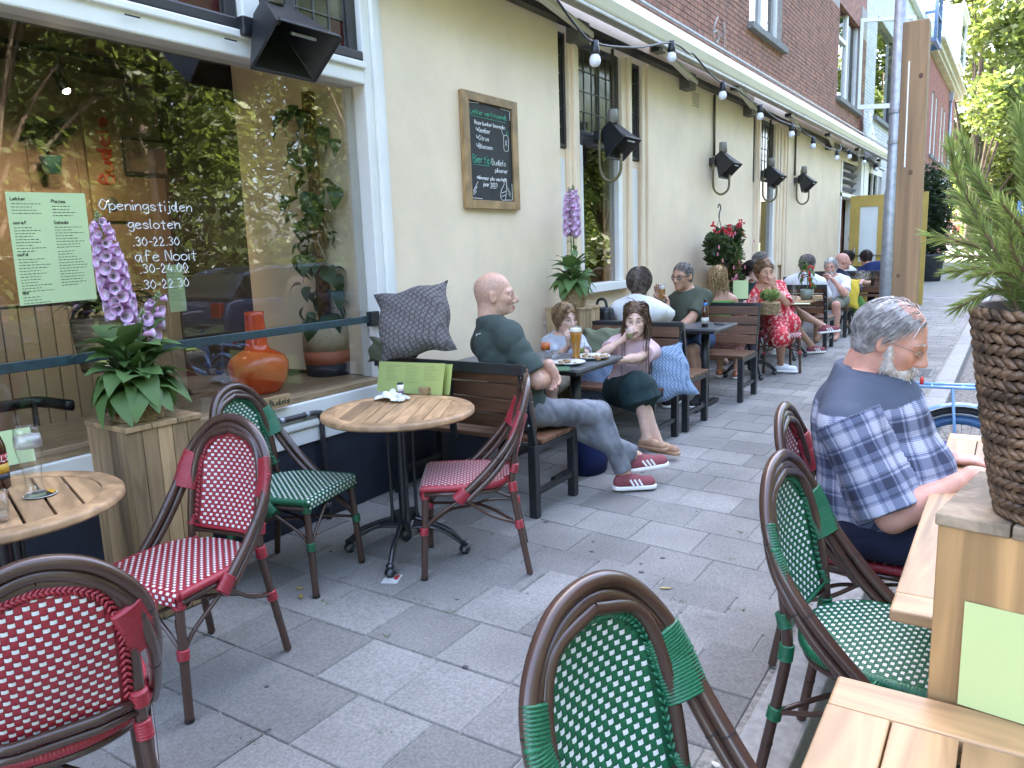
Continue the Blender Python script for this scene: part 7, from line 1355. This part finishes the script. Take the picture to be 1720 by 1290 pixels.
# ------------------------------------------------------------------ glassware, bottles and table things
GL_ = glass_mat('drinking_glass', (.985, .99, .99), .05); BEER = mat('beer', (.75, .33, .03), .1, .03, spec=.3, trans=.6); FOAM = mat('foam', (.85, .82, .74), .8, .03)
def glass(label, p, prof, th=.0022, fill=None, foam=None, name='drinking_glass', group=None, n=28, mfill=None):
    t = thing(name, label, 'glass', p, 0, group); ins = [(max(.0008, r-th), z+(th*2 if i == 0 else 0)) for i, (r, z) in enumerate(prof)]; MB().lathe([(.0008, 0)]+prof+ins[::-1]+[(.0008, ins[0][1])], n=n).obj('vessel', GL_, t, True)
    def upto(z1, z0=.012): 
        q = [(np.interp(z, [b for a, b in prof], [a for a, b in prof])-th-.0006, z) for z in np.linspace(z0, z1, 9)]; return [(.0008, z0)]+q+[(.0008, z1)]
    if fill: MB().lathe(upto(fill), n=n).obj('drink', mfill or BEER, t, True)
    if foam: MB().lathe(upto(fill+foam, fill+.0003), n=n).obj('foam', FOAM, t, True)
    return t
WEIZ = [(.034, 0), (.035, .012), (.026, .035), (.0255, .06), (.032, .11), (.040, .16), (.042, .19), (.038, .225), (.0365, .232)]; TUMB = [(.026, 0), (.030, .03), (.034, .09)]; PINT = [(.028, 0), (.030, .06), (.035, .15)]
gl = glass('tall empty wheat beer glass with a trace of foam on the left table', gz(60, 832, .750), WEIZ); MB().lathe([(.0415-.0026, .165), (.0422-.0026, .19), (.040-.0026, .205)], n=28).obj('foam_trace', glass_mat('foam_film', (.8, .8, .8), .35, .5), gl, True)
glass('small water glass at the left edge of the left table', gz(-2, 875, .747), [(.028, 0), (.030, .004), (.034, .09)], fill=.03, mfill=glass_mat('water', (.95, .97, .98), .05))
co = thing('beer_mat', 'round beer mat with a yellow and black edge under the empty glass', 'beer mat', gz(68, 830, .7475)); MB().lathe([(.001, 0), (.05, 0), (.05, .0016), (.001, .0016)], n=30).obj('card', mat('card_white', (.6, .6, .58), .8), co); MB().lathe([(.02, .0017), (.047, .0017), (.047, .002), (.02, .002)], n=30).obj('print_ring', BLACKP, co); MB().prism([(.025, -.03), (.048, -.012), (.046, .02), (.03, .03)], .0021, .0024).obj('print_wedge', mat('print_yellow', (.65, .35, .02), .7), co)
def bottle(label, p, glassm, bands, h=.235, r=.031, neck=.0125, text=None, rz=0, capm=None):
    t = thing('beer_bottle', label, 'bottle', p, rz); s = h/.235; MB().lathe([(.001, 0), (r, .002), (r, .125*s), (r*.93, .145*s), (neck*1.25, .185*s), (neck, .20*s), (neck, .225*s), (neck*1.15, .226*s), (neck*1.15, .235*s), (.001, .235*s)], n=26).obj('glass_body', glassm, t, True)
    for z0, z1, m_, rr_ in bands: MB().lathe([(rr_+.0004, z0), (rr_+.0006, z1)], n=26).obj('label_band', m_, t, True)
    if text:
        tm = MB(); hand(tm, text[0], text[1], Matrix.Identity(4), .0011, jit=0); xs = [v[0] for v in tm.v]; mx = (max(xs)+min(xs))/2; tm.v = [((r+.0016+v[2])*math.cos((v[0]-mx)/r+text[3]), (r+.0016+v[2])*math.sin((v[0]-mx)/r+text[3]), v[1]+text[2]) for v in tm.v]; tm.obj('lettering', WHITE, t)
    return t
BRN = mat('brown_bottle', (.055, .016, .006), .08, .05, spec=.8); LR, LY, LC = mat('label_red', (.40, .03, .03), .5), mat('label_yellow', (.60, .35, .04), .5), mat('label_cream', (.6, .58, .52), .6)
bottle('brown beer bottle with a red and yellow label on the left table', gz(2, 818, .747), BRN, [(.03, .05, NAVY, .031), (.052, .085, LY, .031), (.087, .118, LR, .031)], .245, text=('TEXELS', .018, .095, -2.05))
paper_menu('menu_card', 'pale green menu card standing on the left table behind the glass', gz(-25, 790, .747), (1, -.18, 0), (0, .08, 1), .17, .135, [])
# round table two
tz_ = .747
nap = MB(); q0 = gz(652, 672, tz_)
for i in range(13):
    for j in range(9):
        a, b = i/12-.5, j/8-.5; nap.v.append((q0.x+.02+b*.11+.012*math.sin(a*19), q0.y-.01-a*.17+.01*math.sin(b*17), tz_+.004+.035*max(0, 1-(a*a+b*b)*3.2)*abs(math.sin(a*9+b*7+.6))+.02*abs(math.sin(a*13-b*11))*(1-abs(2*a))))
        if i and j: o = i*9+j; nap.f.append((o-10, o-9, o, o-1)); nap.m.append(0)
o = nap.obj('paper_napkin', mat('tissue', (.78, .77, .76), .9, .02), None, True); tag(o, 'crumpled white paper napkin on the round table', 'napkin'); o.modifiers.new('t', 'SOLIDIFY').thickness = .002
sk_ = thing('salt_shaker', 'glass salt shaker with white collar and black top on the round table', 'shaker', gz(674, 674, tz_)); MB().lathe([(.0008, 0), (.024, .001), (.025, .008), (.021, .03), (.015, .055), (.015, .06)], n=22).obj('glass_jar', GL_, sk_, True); MB().lathe([(.0008, .003), (.021, .004), (.0215, .008), (.0185, .024), (.0008, .026)], n=20).obj('salt', WHITE, sk_, True); MB().lathe([(.0155, .055), (.0165, .068), (.0165, .088), (.0008, .088)], n=20).obj('collar', WHITE, sk_, True); MB().lathe([(.0165, .0885), (.016, .097), (.0008, .098)], n=20).obj('cap', BLACKP, sk_, True); MB().lathe([(.0162, .0455), (.0155, .055)], n=20).obj('label_band', mat('violet_label', (.12, .08, .25), .5), sk_, True)
p0 = gz(716, 660, tz_); mh = thing('menu_block', 'small wooden block holding the menu cards on the round table', 'block', p0, R(-12)); MB().box((-.03, -.03, 0), (-.004, .03, .032)).box((.004, -.03, 0), (.03, .03, .032)).box((-.0045, -.03, 0), (.0045, .03, .008)).obj('block', mat('pale_wood', (.42, .28, .14), .6, .1, 10), mh, bevel=.002)
a, b, c = gx(633, 657, p0.x+.07), gx(742, 665, p0.x-.01), gx(637, 607, p0.x+.07)
GRN2 = mat('lime_paper', (.46, .54, .18), .7, .03, 2)
pm = paper_menu('menu_card', 'lime green printed menu card wedged in the wooden block on the round table', a, (b-a), (c-a), (b-a).length, (c-a).length, [(.14, .93, .22, 12, .045, ''), (.44, .93, .22, 14, .045, ''), (.72, .93, .2, 11, .045, ''), (.6, .2, .25, 1, .05, '')], m=GRN2)
paper_menu('menu_card', 'second lime green card leaning behind the printed menu on the round table', a+V(.04, -.03, .0), (b-a), (c-a), (b-a).length*.98, (c-a).length*.95, [], m=GRN2)
fq = V(T2[0]+.30*math.cos(R(BROT)), T2[1]+.30*math.sin(R(BROT)), -.012); fp = thing('folded_card_wedge', 'folded white card wedged under one foot of the round table', 'card', fq+V(-.02, -.02, .001), R(25))
for k in range(3): MB().box((-.05+.003*k, -.04, .002+k*.005), (.05, .042-.003*k, .0055+k*.005)).obj('card', mat('card_white', (.6, .6, .58)), fp, bevel=.001)
MB().prism([(-.01, -.03), (.04, -.035), (.045, -.015), (0, -.01)], .0158, .0162).obj('print', LR, fp)
# family table
ft = .757
glass('tall wheat beer glass full of amber beer on the family table', gz(968, 606, ft), WEIZ, fill=.195, foam=.02, name='beer_glass')
glass('empty tumbler beside the clear bottle on the family table', gz(934, 600, ft), TUMB); glass('small glass with lime drink by the beer on the family table', gz(975, 597, ft), TUMB, fill=.05, mfill=mat('lime_drink', (.45, .5, .08), .1, trans=.5))
bottle('clear lemonade bottle with an orange label on the family table', gz(917, 600, ft), GL_, [(.05, .10, mat('label_orange', (.6, .16, .04), .5), .031)], .25)
glass('tumbler of lemonade in the girl\'s raised hand', tuple(GIRL['held_at']), [(.024, 0), (.028, .03), (.032, .085)], fill=.045, mfill=mat('pale_lemonade', (.62, .55, .2), .1, trans=.6))
def plate(label, p, r, food=True):
    t = thing('plate', label, 'plate', p); MB().lathe([(.0008, .0), (r*.6, .0), (r*.7, .006), (r, .018), (r, .021), (r*.68, .011), (.0008, .008)], n=30).obj('dish', mat('white_china', (.72, .72, .70), .2, .02), t, True)
    if food:
        for k in range(7): MB().ball((rnd.gauss(0, r*.3), rnd.gauss(0, r*.3), .016), .014, 8, sc_=(1.4, 1, .6)).obj('leftovers', mat('food_brown', (.32, .2, .08), .7, .3, 60), t, True)
plate('white plate with leftovers in front of the girl on the family table', gz(994, 602, ft), .125); plate('white plate with a napkin by the bald man on the family table', gz(955, 612, ft), .11)
nk = MB().prism([(-.09, -.06), (.10, -.05), (.08, .06), (-.08, .07)], 0, .003).obj('green_napkin', mat('green_tissue', (.05, .12, .06), .9), None, loc=gz(950, 622, ft)+V(.03, .05, .001), rot=(0, 0, .5)); tag(nk, 'dark green paper napkin at the corner of the family table', 'napkin')
for k, (x, y) in enumerate(((1005, 606), (1018, 603), (1014, 598))): cp = MB().lathe([(.0008, .001), (.014, 0), (.019, .026), (.0175, .026), (.015, .018), (.0008, .018)], n=16).obj('sauce_cup', mat('paper_brown', (.42, .25, .12), .7), None, True, loc=gz(x, y, ft)); tag(cp, ('small brown sauce cup nearest the camera on the family table', 'small brown sauce cup at the edge of the family table by the girl', 'small brown sauce cup behind the other two on the family table')[k], 'cup', 'sauce cups on the family table')
gn = MB()
for i in range(7):
    for j in range(5): gn.v.append((i*.02-.06, .02*math.sin(j*2+i), j*.03-.05+.01*math.sin(i*2)));
for i in range(6):
    for j in range(4): o = i*5+j; gn.f.append((o, o+5, o+6, o+1)); gn.m.append(0)
o = gn.obj('held_napkin', mat('sage_tissue', (.25, .33, .16), .9), None, True, loc=gx(966, 566, 4.93)); tag(o, 'sage green napkin held up in the child\'s hands', 'napkin'); o.modifiers.new('t', 'SOLIDIFY').thickness = .003
# table two
bottle('brown beer bottle with a blue and white label by the man with glasses', gz(1184, 549, .757), BRN, [(.03, .085, LC, .031), (.18, .215, mat('label_blue', (.05, .2, .5), .4), .0165)], .245)
ph = MB().box((-.075, -.036, 0), (.075, .036, .008)).obj('phone', BLACKP, None, bevel=.003, loc=gz(1208, 545, .7575), rot=(0, 0, .5)); tag(ph, 'black phone lying at the edge of the slate table', 'phone')
glass('beer glass in the raised hand of the man with glasses', gx(1112, 503, 6.88), PINT, fill=.10, foam=.022, name='beer_glass')
bk = thing('black_backpack', 'small black backpack on the bench beside the woman in the white shirt', 'bag', gx(1011, 535, 5.95)); MB().box((-.07, -.10, -.12), (.07, .10, .10)).obj('bag_body', BLACKP, bk, bevel=.04); MB().tube(bez([(0, -.05, .09), (0, -.03, .16), (0, .03, .16), (0, .05, .09)], 10), .012, 8).obj('handle', BLACKP, bk, True)
# cushions
def cushion(label, c, nrm, upv, w_, h, th, m, piping=False):
    t = thing('cushion', label, 'cushion', c); M = plane_M((0, 0, 0), V(*upv).cross(V(*nrm)), upv); n = 20; mb = MB()
    for sd_ in (1, -1):
        o = len(mb.v)
        for i in range(n+1):
            for j in range(n+1):
                a, b = i/n*2-1, j/n*2-1; pin = 1-.13*(1-abs(a)**3)*0-.10*((1-a*a)*(abs(b)**4)+(1-b*b)*(abs(a)**4)); d = max(0, (1-a**4)*(1-b**4))**.55; mb.v.append(tuple(M @ V(a*w_/2*pin+.012*math.sin(b*5+a), b*h/2*pin+.01*math.sin(a*6), sd_*th/2*d+sd_*.004*math.sin(a*7+b*9)*d)))
        for i in range(n):
            for j in range(n): k = o+i*(n+1)+j; q = (k, k+n+1, k+n+2, k+1); mb.f.append(q if sd_ > 0 else q[::-1]); mb.m.append(0)
    mb.obj('cover', m, t, True)
def check_cloth(name, c1, c2, per, lw=.25):
    m = mat(name, c1, .9, .05, 20, .2, 300); nt, p = nodes_of(m); N = nt.nodes.new; L = nt.links.new; tc = N('ShaderNodeTexCoord'); mp = N('ShaderNodeMapping'); mp.inputs['Rotation'].default_value = (.4, .3, .5); L(tc.outputs['Object'], mp.inputs[0]); sx = N('ShaderNodeSeparateXYZ'); L(mp.outputs[0], sx.inputs[0]); fs = []
    for ax in 'XYZ':
        mu = N('ShaderNodeMath'); mu.operation = 'MULTIPLY'; mu.inputs[1].default_value = 1/per; L(sx.outputs[ax], mu.inputs[0]); f = N('ShaderNodeMath'); f.operation = 'FRACT'; L(mu.outputs[0], f.inputs[0]); g = N('ShaderNodeMath'); g.operation = 'LESS_THAN'; g.inputs[1].default_value = lw; L(f.outputs[0], g.inputs[0]); fs.append(g.outputs[0])
    mx = N('ShaderNodeMath'); mx.operation = 'MAXIMUM'; L(fs[0], mx.inputs[0]); L(fs[1], mx.inputs[1]); m2 = N('ShaderNodeMath'); m2.operation = 'MAXIMUM'; L(mx.outputs[0], m2.inputs[0]); L(fs[2], m2.inputs[1]); mc = N('ShaderNodeMix'); mc.data_type = 'RGBA'; L(m2.outputs[0], mc.inputs['Factor']); mc.inputs['A'].default_value = (*c1, 1); mc.inputs['B'].default_value = (*c2, 1); L(mc.outputs['Result'], p.inputs['Base Color']); return m
cushion('large grey brown checked cushion tilted on the bench back beside the shop window', gx(696, 540, 3.40), (-.8, -.25, .55), (.32, .3, .8), .46, .44, .17, check_cloth('grey_check', (.16, .145, .14), (.07, .06, .058), .022, .22))
cushion('light blue checked cushion behind the girl on her bench', gx(1116, 628, 5.40), (-.9, -.35, .25), (.1, .35, .95), .40, .42, .14, check_cloth('blue_check', (.30, .40, .53), (.12, .18, .29), .016, .25))
cushion('blue checked cushion half hidden between the child and the girl', gx(1000, 640, 5.42), (-.9, .1, .3), (.3, .05, .95), .40, .38, .13, MATS['blue_check'])
cushion('sage green cushion behind the child on the bench', gx(1010, 577, 5.46), (-.9, .1, .3), (.3, .05, .95), .36, .26, .11, clothm('sage_cloth', (.17, .19, .12)))
cushion('bright yellow cushion against the bench back of the white polo man', gx(1419, 492, 12.55), (-.9, -.4, .2), (.2, 0, .95), .44, .46, .12, clothm('yellow_cloth', (.62, .45, .06)))
cushion('plain olive cushion pressed under the grey checked one', gx(660, 592, 3.45), (-.8, -.2, .3), (.3, 0, .9), .34, .16, .10, clothm('olive_cloth', (.08, .085, .05)))
sk2 = MB(); p = gx(1440, 497, 12.95); 
for i in range(17):
    a = 2*math.pi*i/16
    for j in range(6): z = -.14*j; r = (.05+.035*j)*(1+.18*math.sin(3*a+1)+.1*math.sin(7*a)); sk2.v.append((p.x+r*math.cos(a)*.7, p.y+r*math.sin(a)-.04*j, p.z+z))
    if i:
        for j in range(5): o = (i-1)*6+j; sk2.f.append((o, o+6, o+7, o+1)); sk2.m.append(0)
tag(sk2.obj('green_coat', clothm('leaf_green_cloth', (.09, .20, .05)), None, True), 'leaf green coat hanging over the far bench down to the paving', 'coat')
bg_ = thing('blue_bag', 'dark blue cloth bag on the paving under the family table', 'bag', gz(998, 800, .0)+V(.12, .1, 0), R(15)); mb = MB(); mb.lathe([(.001, 0), (.17, .004), (.19, .10), (.16, .25), (.10, .33), (.001, .34)], n=18, sx=1.0, sy=.7); o = mb.obj('bag_body', clothm('navy_bag', (.012, .02, .075)), bg_, True); MB().tube(bez([(-.08, 0, .31), (-.05, .02, .42), (.05, .02, .42), (.08, 0, .31)], 12), .012, 6).obj('handle', clothm('navy_bag', (.012, .02, .075)), bg_, True)
# plants and glasses on the far tables
def pot_plant(label, p, r, h, potm, build, name='potted_plant', weave_=False):
    t = thing(name, label, 'plant', p); m = MB()
    if weave_:
        for k in range(int(h/.012)): z = .006+k*.012; q = r*(.84+.16*z/h); m.tube([(q*math.cos(a), q*math.sin(a), z) for a in [2*math.pi*i/20 for i in range(20)]], .0068, 5, closed=True)
    m.lathe([(.001, .001), (r*.82, .002), (r*.98, h*.97), (r*.88, h*.97), (r*.8, h*.9), (.001, h*.9)], n=20); m.obj('pot', potm, t, True); build(t, h); return t
pot_plant('low rosemary in a straw basket on the small round table beside the red dress', gz(1293, 528, .747), .10, .13, SEAG, lambda t, h: leaf_cloud('foliage', [(rnd.gauss(0, .05), rnd.gauss(0, .05), h+.05+.03*rnd.random()) for _ in range(10)], [.05]*10, 1300, .022, leafmat('rosemary_needle', (.13, .175, .075)), t, 6, 2.0), weave_=True)
def pep(t, h):
    MB().tube(bez([(0, 0, h*.8), (.01, 0, h+.15), (0, .02, h+.34)], 8), .006, 6).obj('stem', STEMM, t, True); lf = leaf_mesh('leaf', leafmat('pepper_leaf', (.07, .14, .03)), .12, .03, .9, .2)
    for k in range(30): a = rnd.uniform(0, 6.28); z = h+rnd.uniform(.02, .34); put_leaf(lf, t, (.03*math.cos(a), .03*math.sin(a), z), (math.cos(a), math.sin(a), rnd.uniform(-.5, .4)), rnd.uniform(.6, 1.1))
    for k in range(11): a = rnd.uniform(0, 6.28); MB().lathe([(.001, 0), (.011, .01), (.012, .03), (.006, .055), (.001, .065)], (0, 0, 0), 10, M=Matrix.Translation((.06*math.cos(a), .06*math.sin(a), h+rnd.uniform(.08, .33))) @ Matrix.Rotation(math.pi, 4, 'X')).obj('pepper', mat('pepper_red', (.50, .02, .015), .25), t, True)
pot_plant('pepper plant with red fruit in a grey green pot behind the red dress', gz(1355, 503, .747), .085, .13, mat('sage_pot', (.22, .25, .2), .5), pep)
glass('clear carafe beside the pepper plant pot', gz(1333, 503, .747), [(.035, 0), (.04, .02), (.04, .10), (.02, .16), (.022, .24)], fill=.1, mfill=glass_mat('water', (.95, .97, .98), .05)); MB_ = thing('table_block', 'wooden table number block right of the pepper plant', 'block', gz(1372, 503, .747), .4); MB().box((-.05, -.06, 0), (.05, .06, .05)).obj('block', mat('pale_wood', (.42, .28, .14)), MB_, bevel=.003)
paper_menu('menu_card', 'green menu card lying flat on the pepper plant table', gz(1318, 511, .7485), (.25, -1, 0), (1, .25, 0), .28, .18, []); paper_menu('menu_card', 'green menu card standing by the blonde woman\'s shoulder', gx(1231, 502, 8.4), (.2, -1, 0), (0, 0, 1), .16, .2, [])
glass('tall clear glass with a straw beside the straw basket', gz(1268, 518, .747), [(.03, 0), (.034, .14)], fill=.02, mfill=glass_mat('water', (.95, .97, .98), .05)); glass('short tumbler at the rim of the small round table', gz(1246, 510, .747), TUMB)
WINE = [(.034, 0), (.034, .003), (.005, .006), (.004, .08), (.03, .10), (.042, .13), (.04, .165), (.033, .20)]
RW = mat('red_wine', (.09, .006, .01), .08); 
for k, (x, y) in enumerate(((1441, 478), (1449, 481), (1456, 478), (1447, 475))): glass('red wine glass on the round table farthest down the terrace', gz(x, y, .747), WINE, name='wine_glass', group='wine glasses on the farthest table', n=14)
bottle('small cola bottle with a red label on the farthest round table', gz(1466, 480, .747), mat('cola', (.02, .006, .004), .08), [(.06, .09, LR, .029)], .21)
# ------------------------------------------------------------------ pipe on the sill wall
pa, pb_, pc_ = gy(440, 715, 3.235), gy(527, 694, 3.235), gy(540, 706, 3.235); PM = mat('gas_pipe_paint', (.05, .045, .05), .4, .2, 20); pt = thing('gas_pipe', 'dark gas pipe running under the sill and down to the paving', 'pipe', (0, 0, 0))
MB().tube(bez([pa, pa.lerp(pb_, .5), pb_], 6)+[tuple(V(pc_.x-.006, 3.235, pb_.z-.004)), (pc_.x, 3.235, pc_.z-.01), (pc_.x, 3.235, .0)], .016, 10).obj('tube', PM, pt, True)
for u in (.35, .85): q = pa.lerp(pb_, u); MB().tube([q-V(.012, 0, 0), q+V(.012, 0, 0)], .0195, 12).obj('clip', GALV, pt)
for z in (.08, pb_.z-.02): MB().tube([(pc_.x, 3.235, z-.02), (pc_.x, 3.235, z+.02)], .021, 12).obj('coupling', PM, pt, True)
# ------------------------------------------------------------------ bicycles parked across the kerb
def wheel(mb_t, c, R_, m_tyre, m_rim, tw=.02, t=None, spokes=28):
    n = 40; ring = lambda r: [(c[0], c[1]+r*math.cos(2*math.pi*k/n), c[2]+r*math.sin(2*math.pi*k/n)) for k in range(n)]
    w_ = MB().tube(ring(R_-tw), tw, 10, closed=True).obj('wheel', m_tyre, t, True); MB().tube(ring(R_-tw*2.1), tw*.55, 8, closed=True).obj('rim', m_rim, w_, True); s_ = MB()
    for k in range(spokes): a = 2*math.pi*k/spokes; s_.tube([(c[0]+.025*(1 if k % 2 else -1), c[1]+.02*math.cos(a+1.2), c[2]+.02*math.sin(a+1.2)), (c[0], c[1]+(R_-tw*2.2)*math.cos(a), c[2]+(R_-tw*2.2)*math.sin(a))], .0012, 4)
    s_.obj('spokes', GALV, w_); MB().tube([(c[0]-.045, c[1], c[2]), (c[0]+.045, c[1], c[2])], .02, 10).obj('hub', GALV, w_, True)
BB = mat('bike_blue', (.22, .42, .72), .3, .04, coat=.5); BD = mat('bike_blue_dark', (.03, .10, .22), .4); GUM = mat('gum_wall', (.30, .17, .07), .7); TYR = mat('tyre', (.02, .02, .02), .8)
bi = thing('blue_bicycle', 'light blue bicycle with rear carrier and blue chain lock at the kerb', 'bicycle', (4.78, .20, -.10), R(4)); R_ = .33
wheel(None, (0, 0, R_), R_, TYR, GALV, .019, bi); n = 26
for a0, a1, r, wd, m_, nm in ((R(-15), R(175), R_+.018, .032, BB, 'mudguard'), (R(-5), R(150), R_-.045, .02, BD, 'skirt_guard')):
    g = MB()
    for k in range(n+1):
        a = a0+(a1-a0)*k/n
        for q, s_ in ((-1, -.008 if nm == 'mudguard' else -.05), (0, 0.004), (1, -.008 if nm == 'mudguard' else -.05)): g.v.append((q*wd, (r+s_)*math.cos(a), R_+(r+s_)*math.sin(a)))
        if k:
            for q in (0, 1): o = (k-1)*3+q; g.f.append((o, o+1, o+4, o+3)); g.m.append(0)
    g.obj(nm, m_, bi, True).modifiers.new('t', 'SOLIDIFY').thickness = .002
zc = R_*2+.11
for x in (-.05, .05): MB().tube([(x, .34, zc), (x, -.3, zc+.005)], .009, 8).tube([(x, .34, zc), (x, .36, zc-.03)], .009, 8).obj('carrier_rail', BB, bi, True); MB().tube([(x, .05, zc), (x*1.1, .01, R_)], .008, 8).obj('stay', BB, bi, True); MB().tube([(x*.9, -.28, R_+.32), (x*1.1, 0, R_)], .010, 8).obj('frame_stay', BB, bi, True)
for y in (.3, .15, 0, -.15): MB().tube([(-.05, y, zc), (.05, y, zc)], .006, 6).obj('carrier_bar', BB, bi, True)
MB().ball((0, .2, zc+.02), .03, 10, sc_=(1, .4, 1)).obj('reflector', mat('reflector_red', (.6, .02, .02), .2), bi, True)
MB().tube([(0, -.28, R_+.30), (0, -.36, .85+.05)], .016, 10).tube([(0, -.30, R_+.36), (0, -.95, .80)], .02, 10).tube([(0, -.30, R_+.1), (0, -.95, .55)], .02, 10).tube([(0, -.31, .30), (0, -.30, R_+.36)], .017, 10).obj('frame', BB, bi, True)
wheel(None, (0, -1.08, R_), R_, TYR, GALV, .019, bi); MB().tube([(0, -.93, .98), (0, -.98, .72), (0, -1.08, R_)], .016, 8).obj('fork', BB, bi, True); MB().tube(bez([(-.28, -.78, 1.05), (-.2, -.9, 1.04), (0, -.93, 1.0), (.2, -.9, 1.04), (.28, -.78, 1.05)], 12), .011, 8).obj('handlebar', GALV, bi, True); MB().lathe([(.001, .04), (.10, .03), (.11, 0), (.001, -.02)], (0, -.38, .92), 16, sx=.8, sy=1.2).obj('saddle', BLACKP, bi, True)
lk = MB(); pp = bez([(.06, -.30, R_+.22), (.07, -.15, R_+.16), (.06, .0, R_+.14), (.07, .12, R_+.10)], 40)
for k, p in enumerate(pp): lk.ball(p, .017, 6, sc_=(1, .8, 1))
lo_ = tag(lk.obj('chain_lock', mat('lock_blue', (.02, .10, .55), .5, .3, 60), None, True, loc=(4.78-.10, .20, -.10), rot=(0, 0, R(4))), 'bright blue chain lock looped over the light blue bicycle wheel', 'lock'); tag(MB().box((-.02, -.02, -.06), (.02, .02, .03)).obj('lock_body', BLACKP, None, bevel=.006, loc=(4.78-.04, .33, R_-.02)), 'black body of the chain lock hanging from the blue chain', 'lock')
b2 = thing('black_bicycle', 'black bicycle with knobbly tyre and deep rim in front of the blue one', 'bicycle', (3.62, .02, -.10), R(-6)); R2 = .35
n = 44; ring = lambda r, x=0: [(x, r*math.cos(2*math.pi*k/n), R2+r*math.sin(2*math.pi*k/n)) for k in range(n)]
w_ = MB().tube(ring(R2-.021), .021, 10, closed=True).obj('wheel', TYR, b2, True); kb_ = MB()
for k in range(88):
    a = 2*math.pi*k/88
    for q in (-.011, .006): kb_.box((q, -.003, -.0015), (q+.006, .004, .003), 0, Matrix.Translation((0, (R2-.0015)*math.cos(a), R2+(R2-.0015)*math.sin(a))) @ Matrix.Rotation(a-math.pi/2, 4, 'X'))
stuff(kb_.obj('tread_knobs', TYR, w_)); MB().tube(ring(R2-.036, -.012), .008, 6, closed=True).tube(ring(R2-.036, .012), .008, 6, closed=True).obj('tan_wall', GUM, w_, True)
dm = MB(); o = 0
for x in (-.011, .011):
    o = len(dm.v); dm.v += [tuple(p) for p in ring(R2-.04, x)]+[tuple(p) for p in ring(R2-.10, x*.6)]; dm.f += [(o+k, o+(k+1) % n, o+n+(k+1) % n, o+n+k) for k in range(n)]; dm.m += [0]*n
dm.obj('deep_rim', mat('rim_black', (.012, .012, .014), .25), w_); MB().box((-.013, .06, R2+.255), (-.0122, .11, R2+.265)).obj('rim_print', WHITE, w_)
s_ = MB()
for k in range(20): a = 2*math.pi*k/20; s_.tube([(0, .02*math.cos(a+1), R2+.02*math.sin(a+1)), (0, (R2-.1)*math.cos(a), R2+(R2-.1)*math.sin(a))], .0012, 4)
s_.obj('spokes', BLACKM, w_); MB().tube([(-.05, 0, R2), (.05, 0, R2)], .02, 10).obj('hub', BLACKM, w_, True)
MB().tube([(-.03, -.40, R2+.0), (-.06, 0, R2)], .010, 8).tube([(.03, -.40, R2), (.06, 0, R2)], .010, 8).tube([(-.03, -.30, R2+.42), (-.06, 0, R2)], .009, 8).tube([(.03, -.30, R2+.42), (.06, 0, R2)], .009, 8).tube([(0, -.42, R2), (0, -.28, R2+.60)], .016, 8).tube([(0, -.28, R2+.5), (0, -.9, R2+.5)], .018, 8).tube([(0, -.42, R2), (0, -.9, R2+.4)], .018, 8).obj('frame', BLACKM, b2, True)
wheel(None, (0, -1.0, R2), R2, TYR, BLACKM, .021, b2); MB().tube([(0, -.9, R2+.55), (0, -1.0, R2)], .016, 8).tube([(-.25, -.95, R2+.62), (.25, -.95, R2+.62)], .012, 8).obj('fork', BLACKM, b2, True); MB().lathe([(.001, .04), (.08, .03), (.09, 0), (.001, -.02)], (0, -.25, R2+.62), 14, sx=.8, sy=1.4).obj('saddle', BLACKP, b2, True)
# ------------------------------------------------------------------ menu cards against the pine crate
a, b, c = gz(1608, 1182, .747), gz(1735, 1222, .747), None
M0 = V(a.x, a.y, .747); h_ = .175; paper_menu('menu_card', 'large pale green menu card leaning on the pine crate, nearest the camera', M0, (b-a), (.04, 0, 1), .34, h_, [], m=mat('pale_lime_paper', (.50, .58, .26), .7, .03, 2)); paper_menu('menu_card', 'second pale green menu card showing behind the front one on the pine crate', M0+V(.012, -.02, .012), (b-a), (.05, 0, 1), .34, h_+.012, [(.18, .96, .7, 1, .05, '')], m=MATS['pale_green_paper'])
# litter on the paving
for (x, y, c, L_, lab) in ((530, 897, (.5, .3, .15), .03, 'orange cigarette end on the paving by the green chair'), (503, 988, (.5, .33, .12), .025, 'thin dry twig on the paving under the green chair'), (505, 1002, (.42, .33, .1), .03, 'curled yellow leaf on the paving below the green chair'), (1118, 988, (.45, .35, .15), .03, 'fallen yellow leaf by the front green chair'), (1202, 1285, (.7, .68, .62), .018, 'small white scrap of paper at the bottom edge')):
    p = gz(x, y, .003); o = MB().prism([(-L_, -.006), (0, -.011), (L_, -.003), (L_*.6, .008), (-L_*.5, .009)], 0, .003).obj('litter', mat('litter_%d' % x, c, .8, .2, 60), None, loc=p, rot=(.1, .1, rnd.uniform(0, 3))); tag(o, lab, 'litter')
gum = MB()
for k in range(46):
    p = V(rnd.uniform(1.0, 8), rnd.uniform(.75, 3.0), .0008+.0); gum.ball(p, rnd.uniform(.006, .014), 8, sc_=(1, rnd.uniform(.7, 1.2), .08))
stuff(gum.obj('gum_spots', mat('old_gum', (.07, .07, .07), .8, .3, 40), None, True))['label'] = 'small dark flattened spots of old chewing gum on the paving'
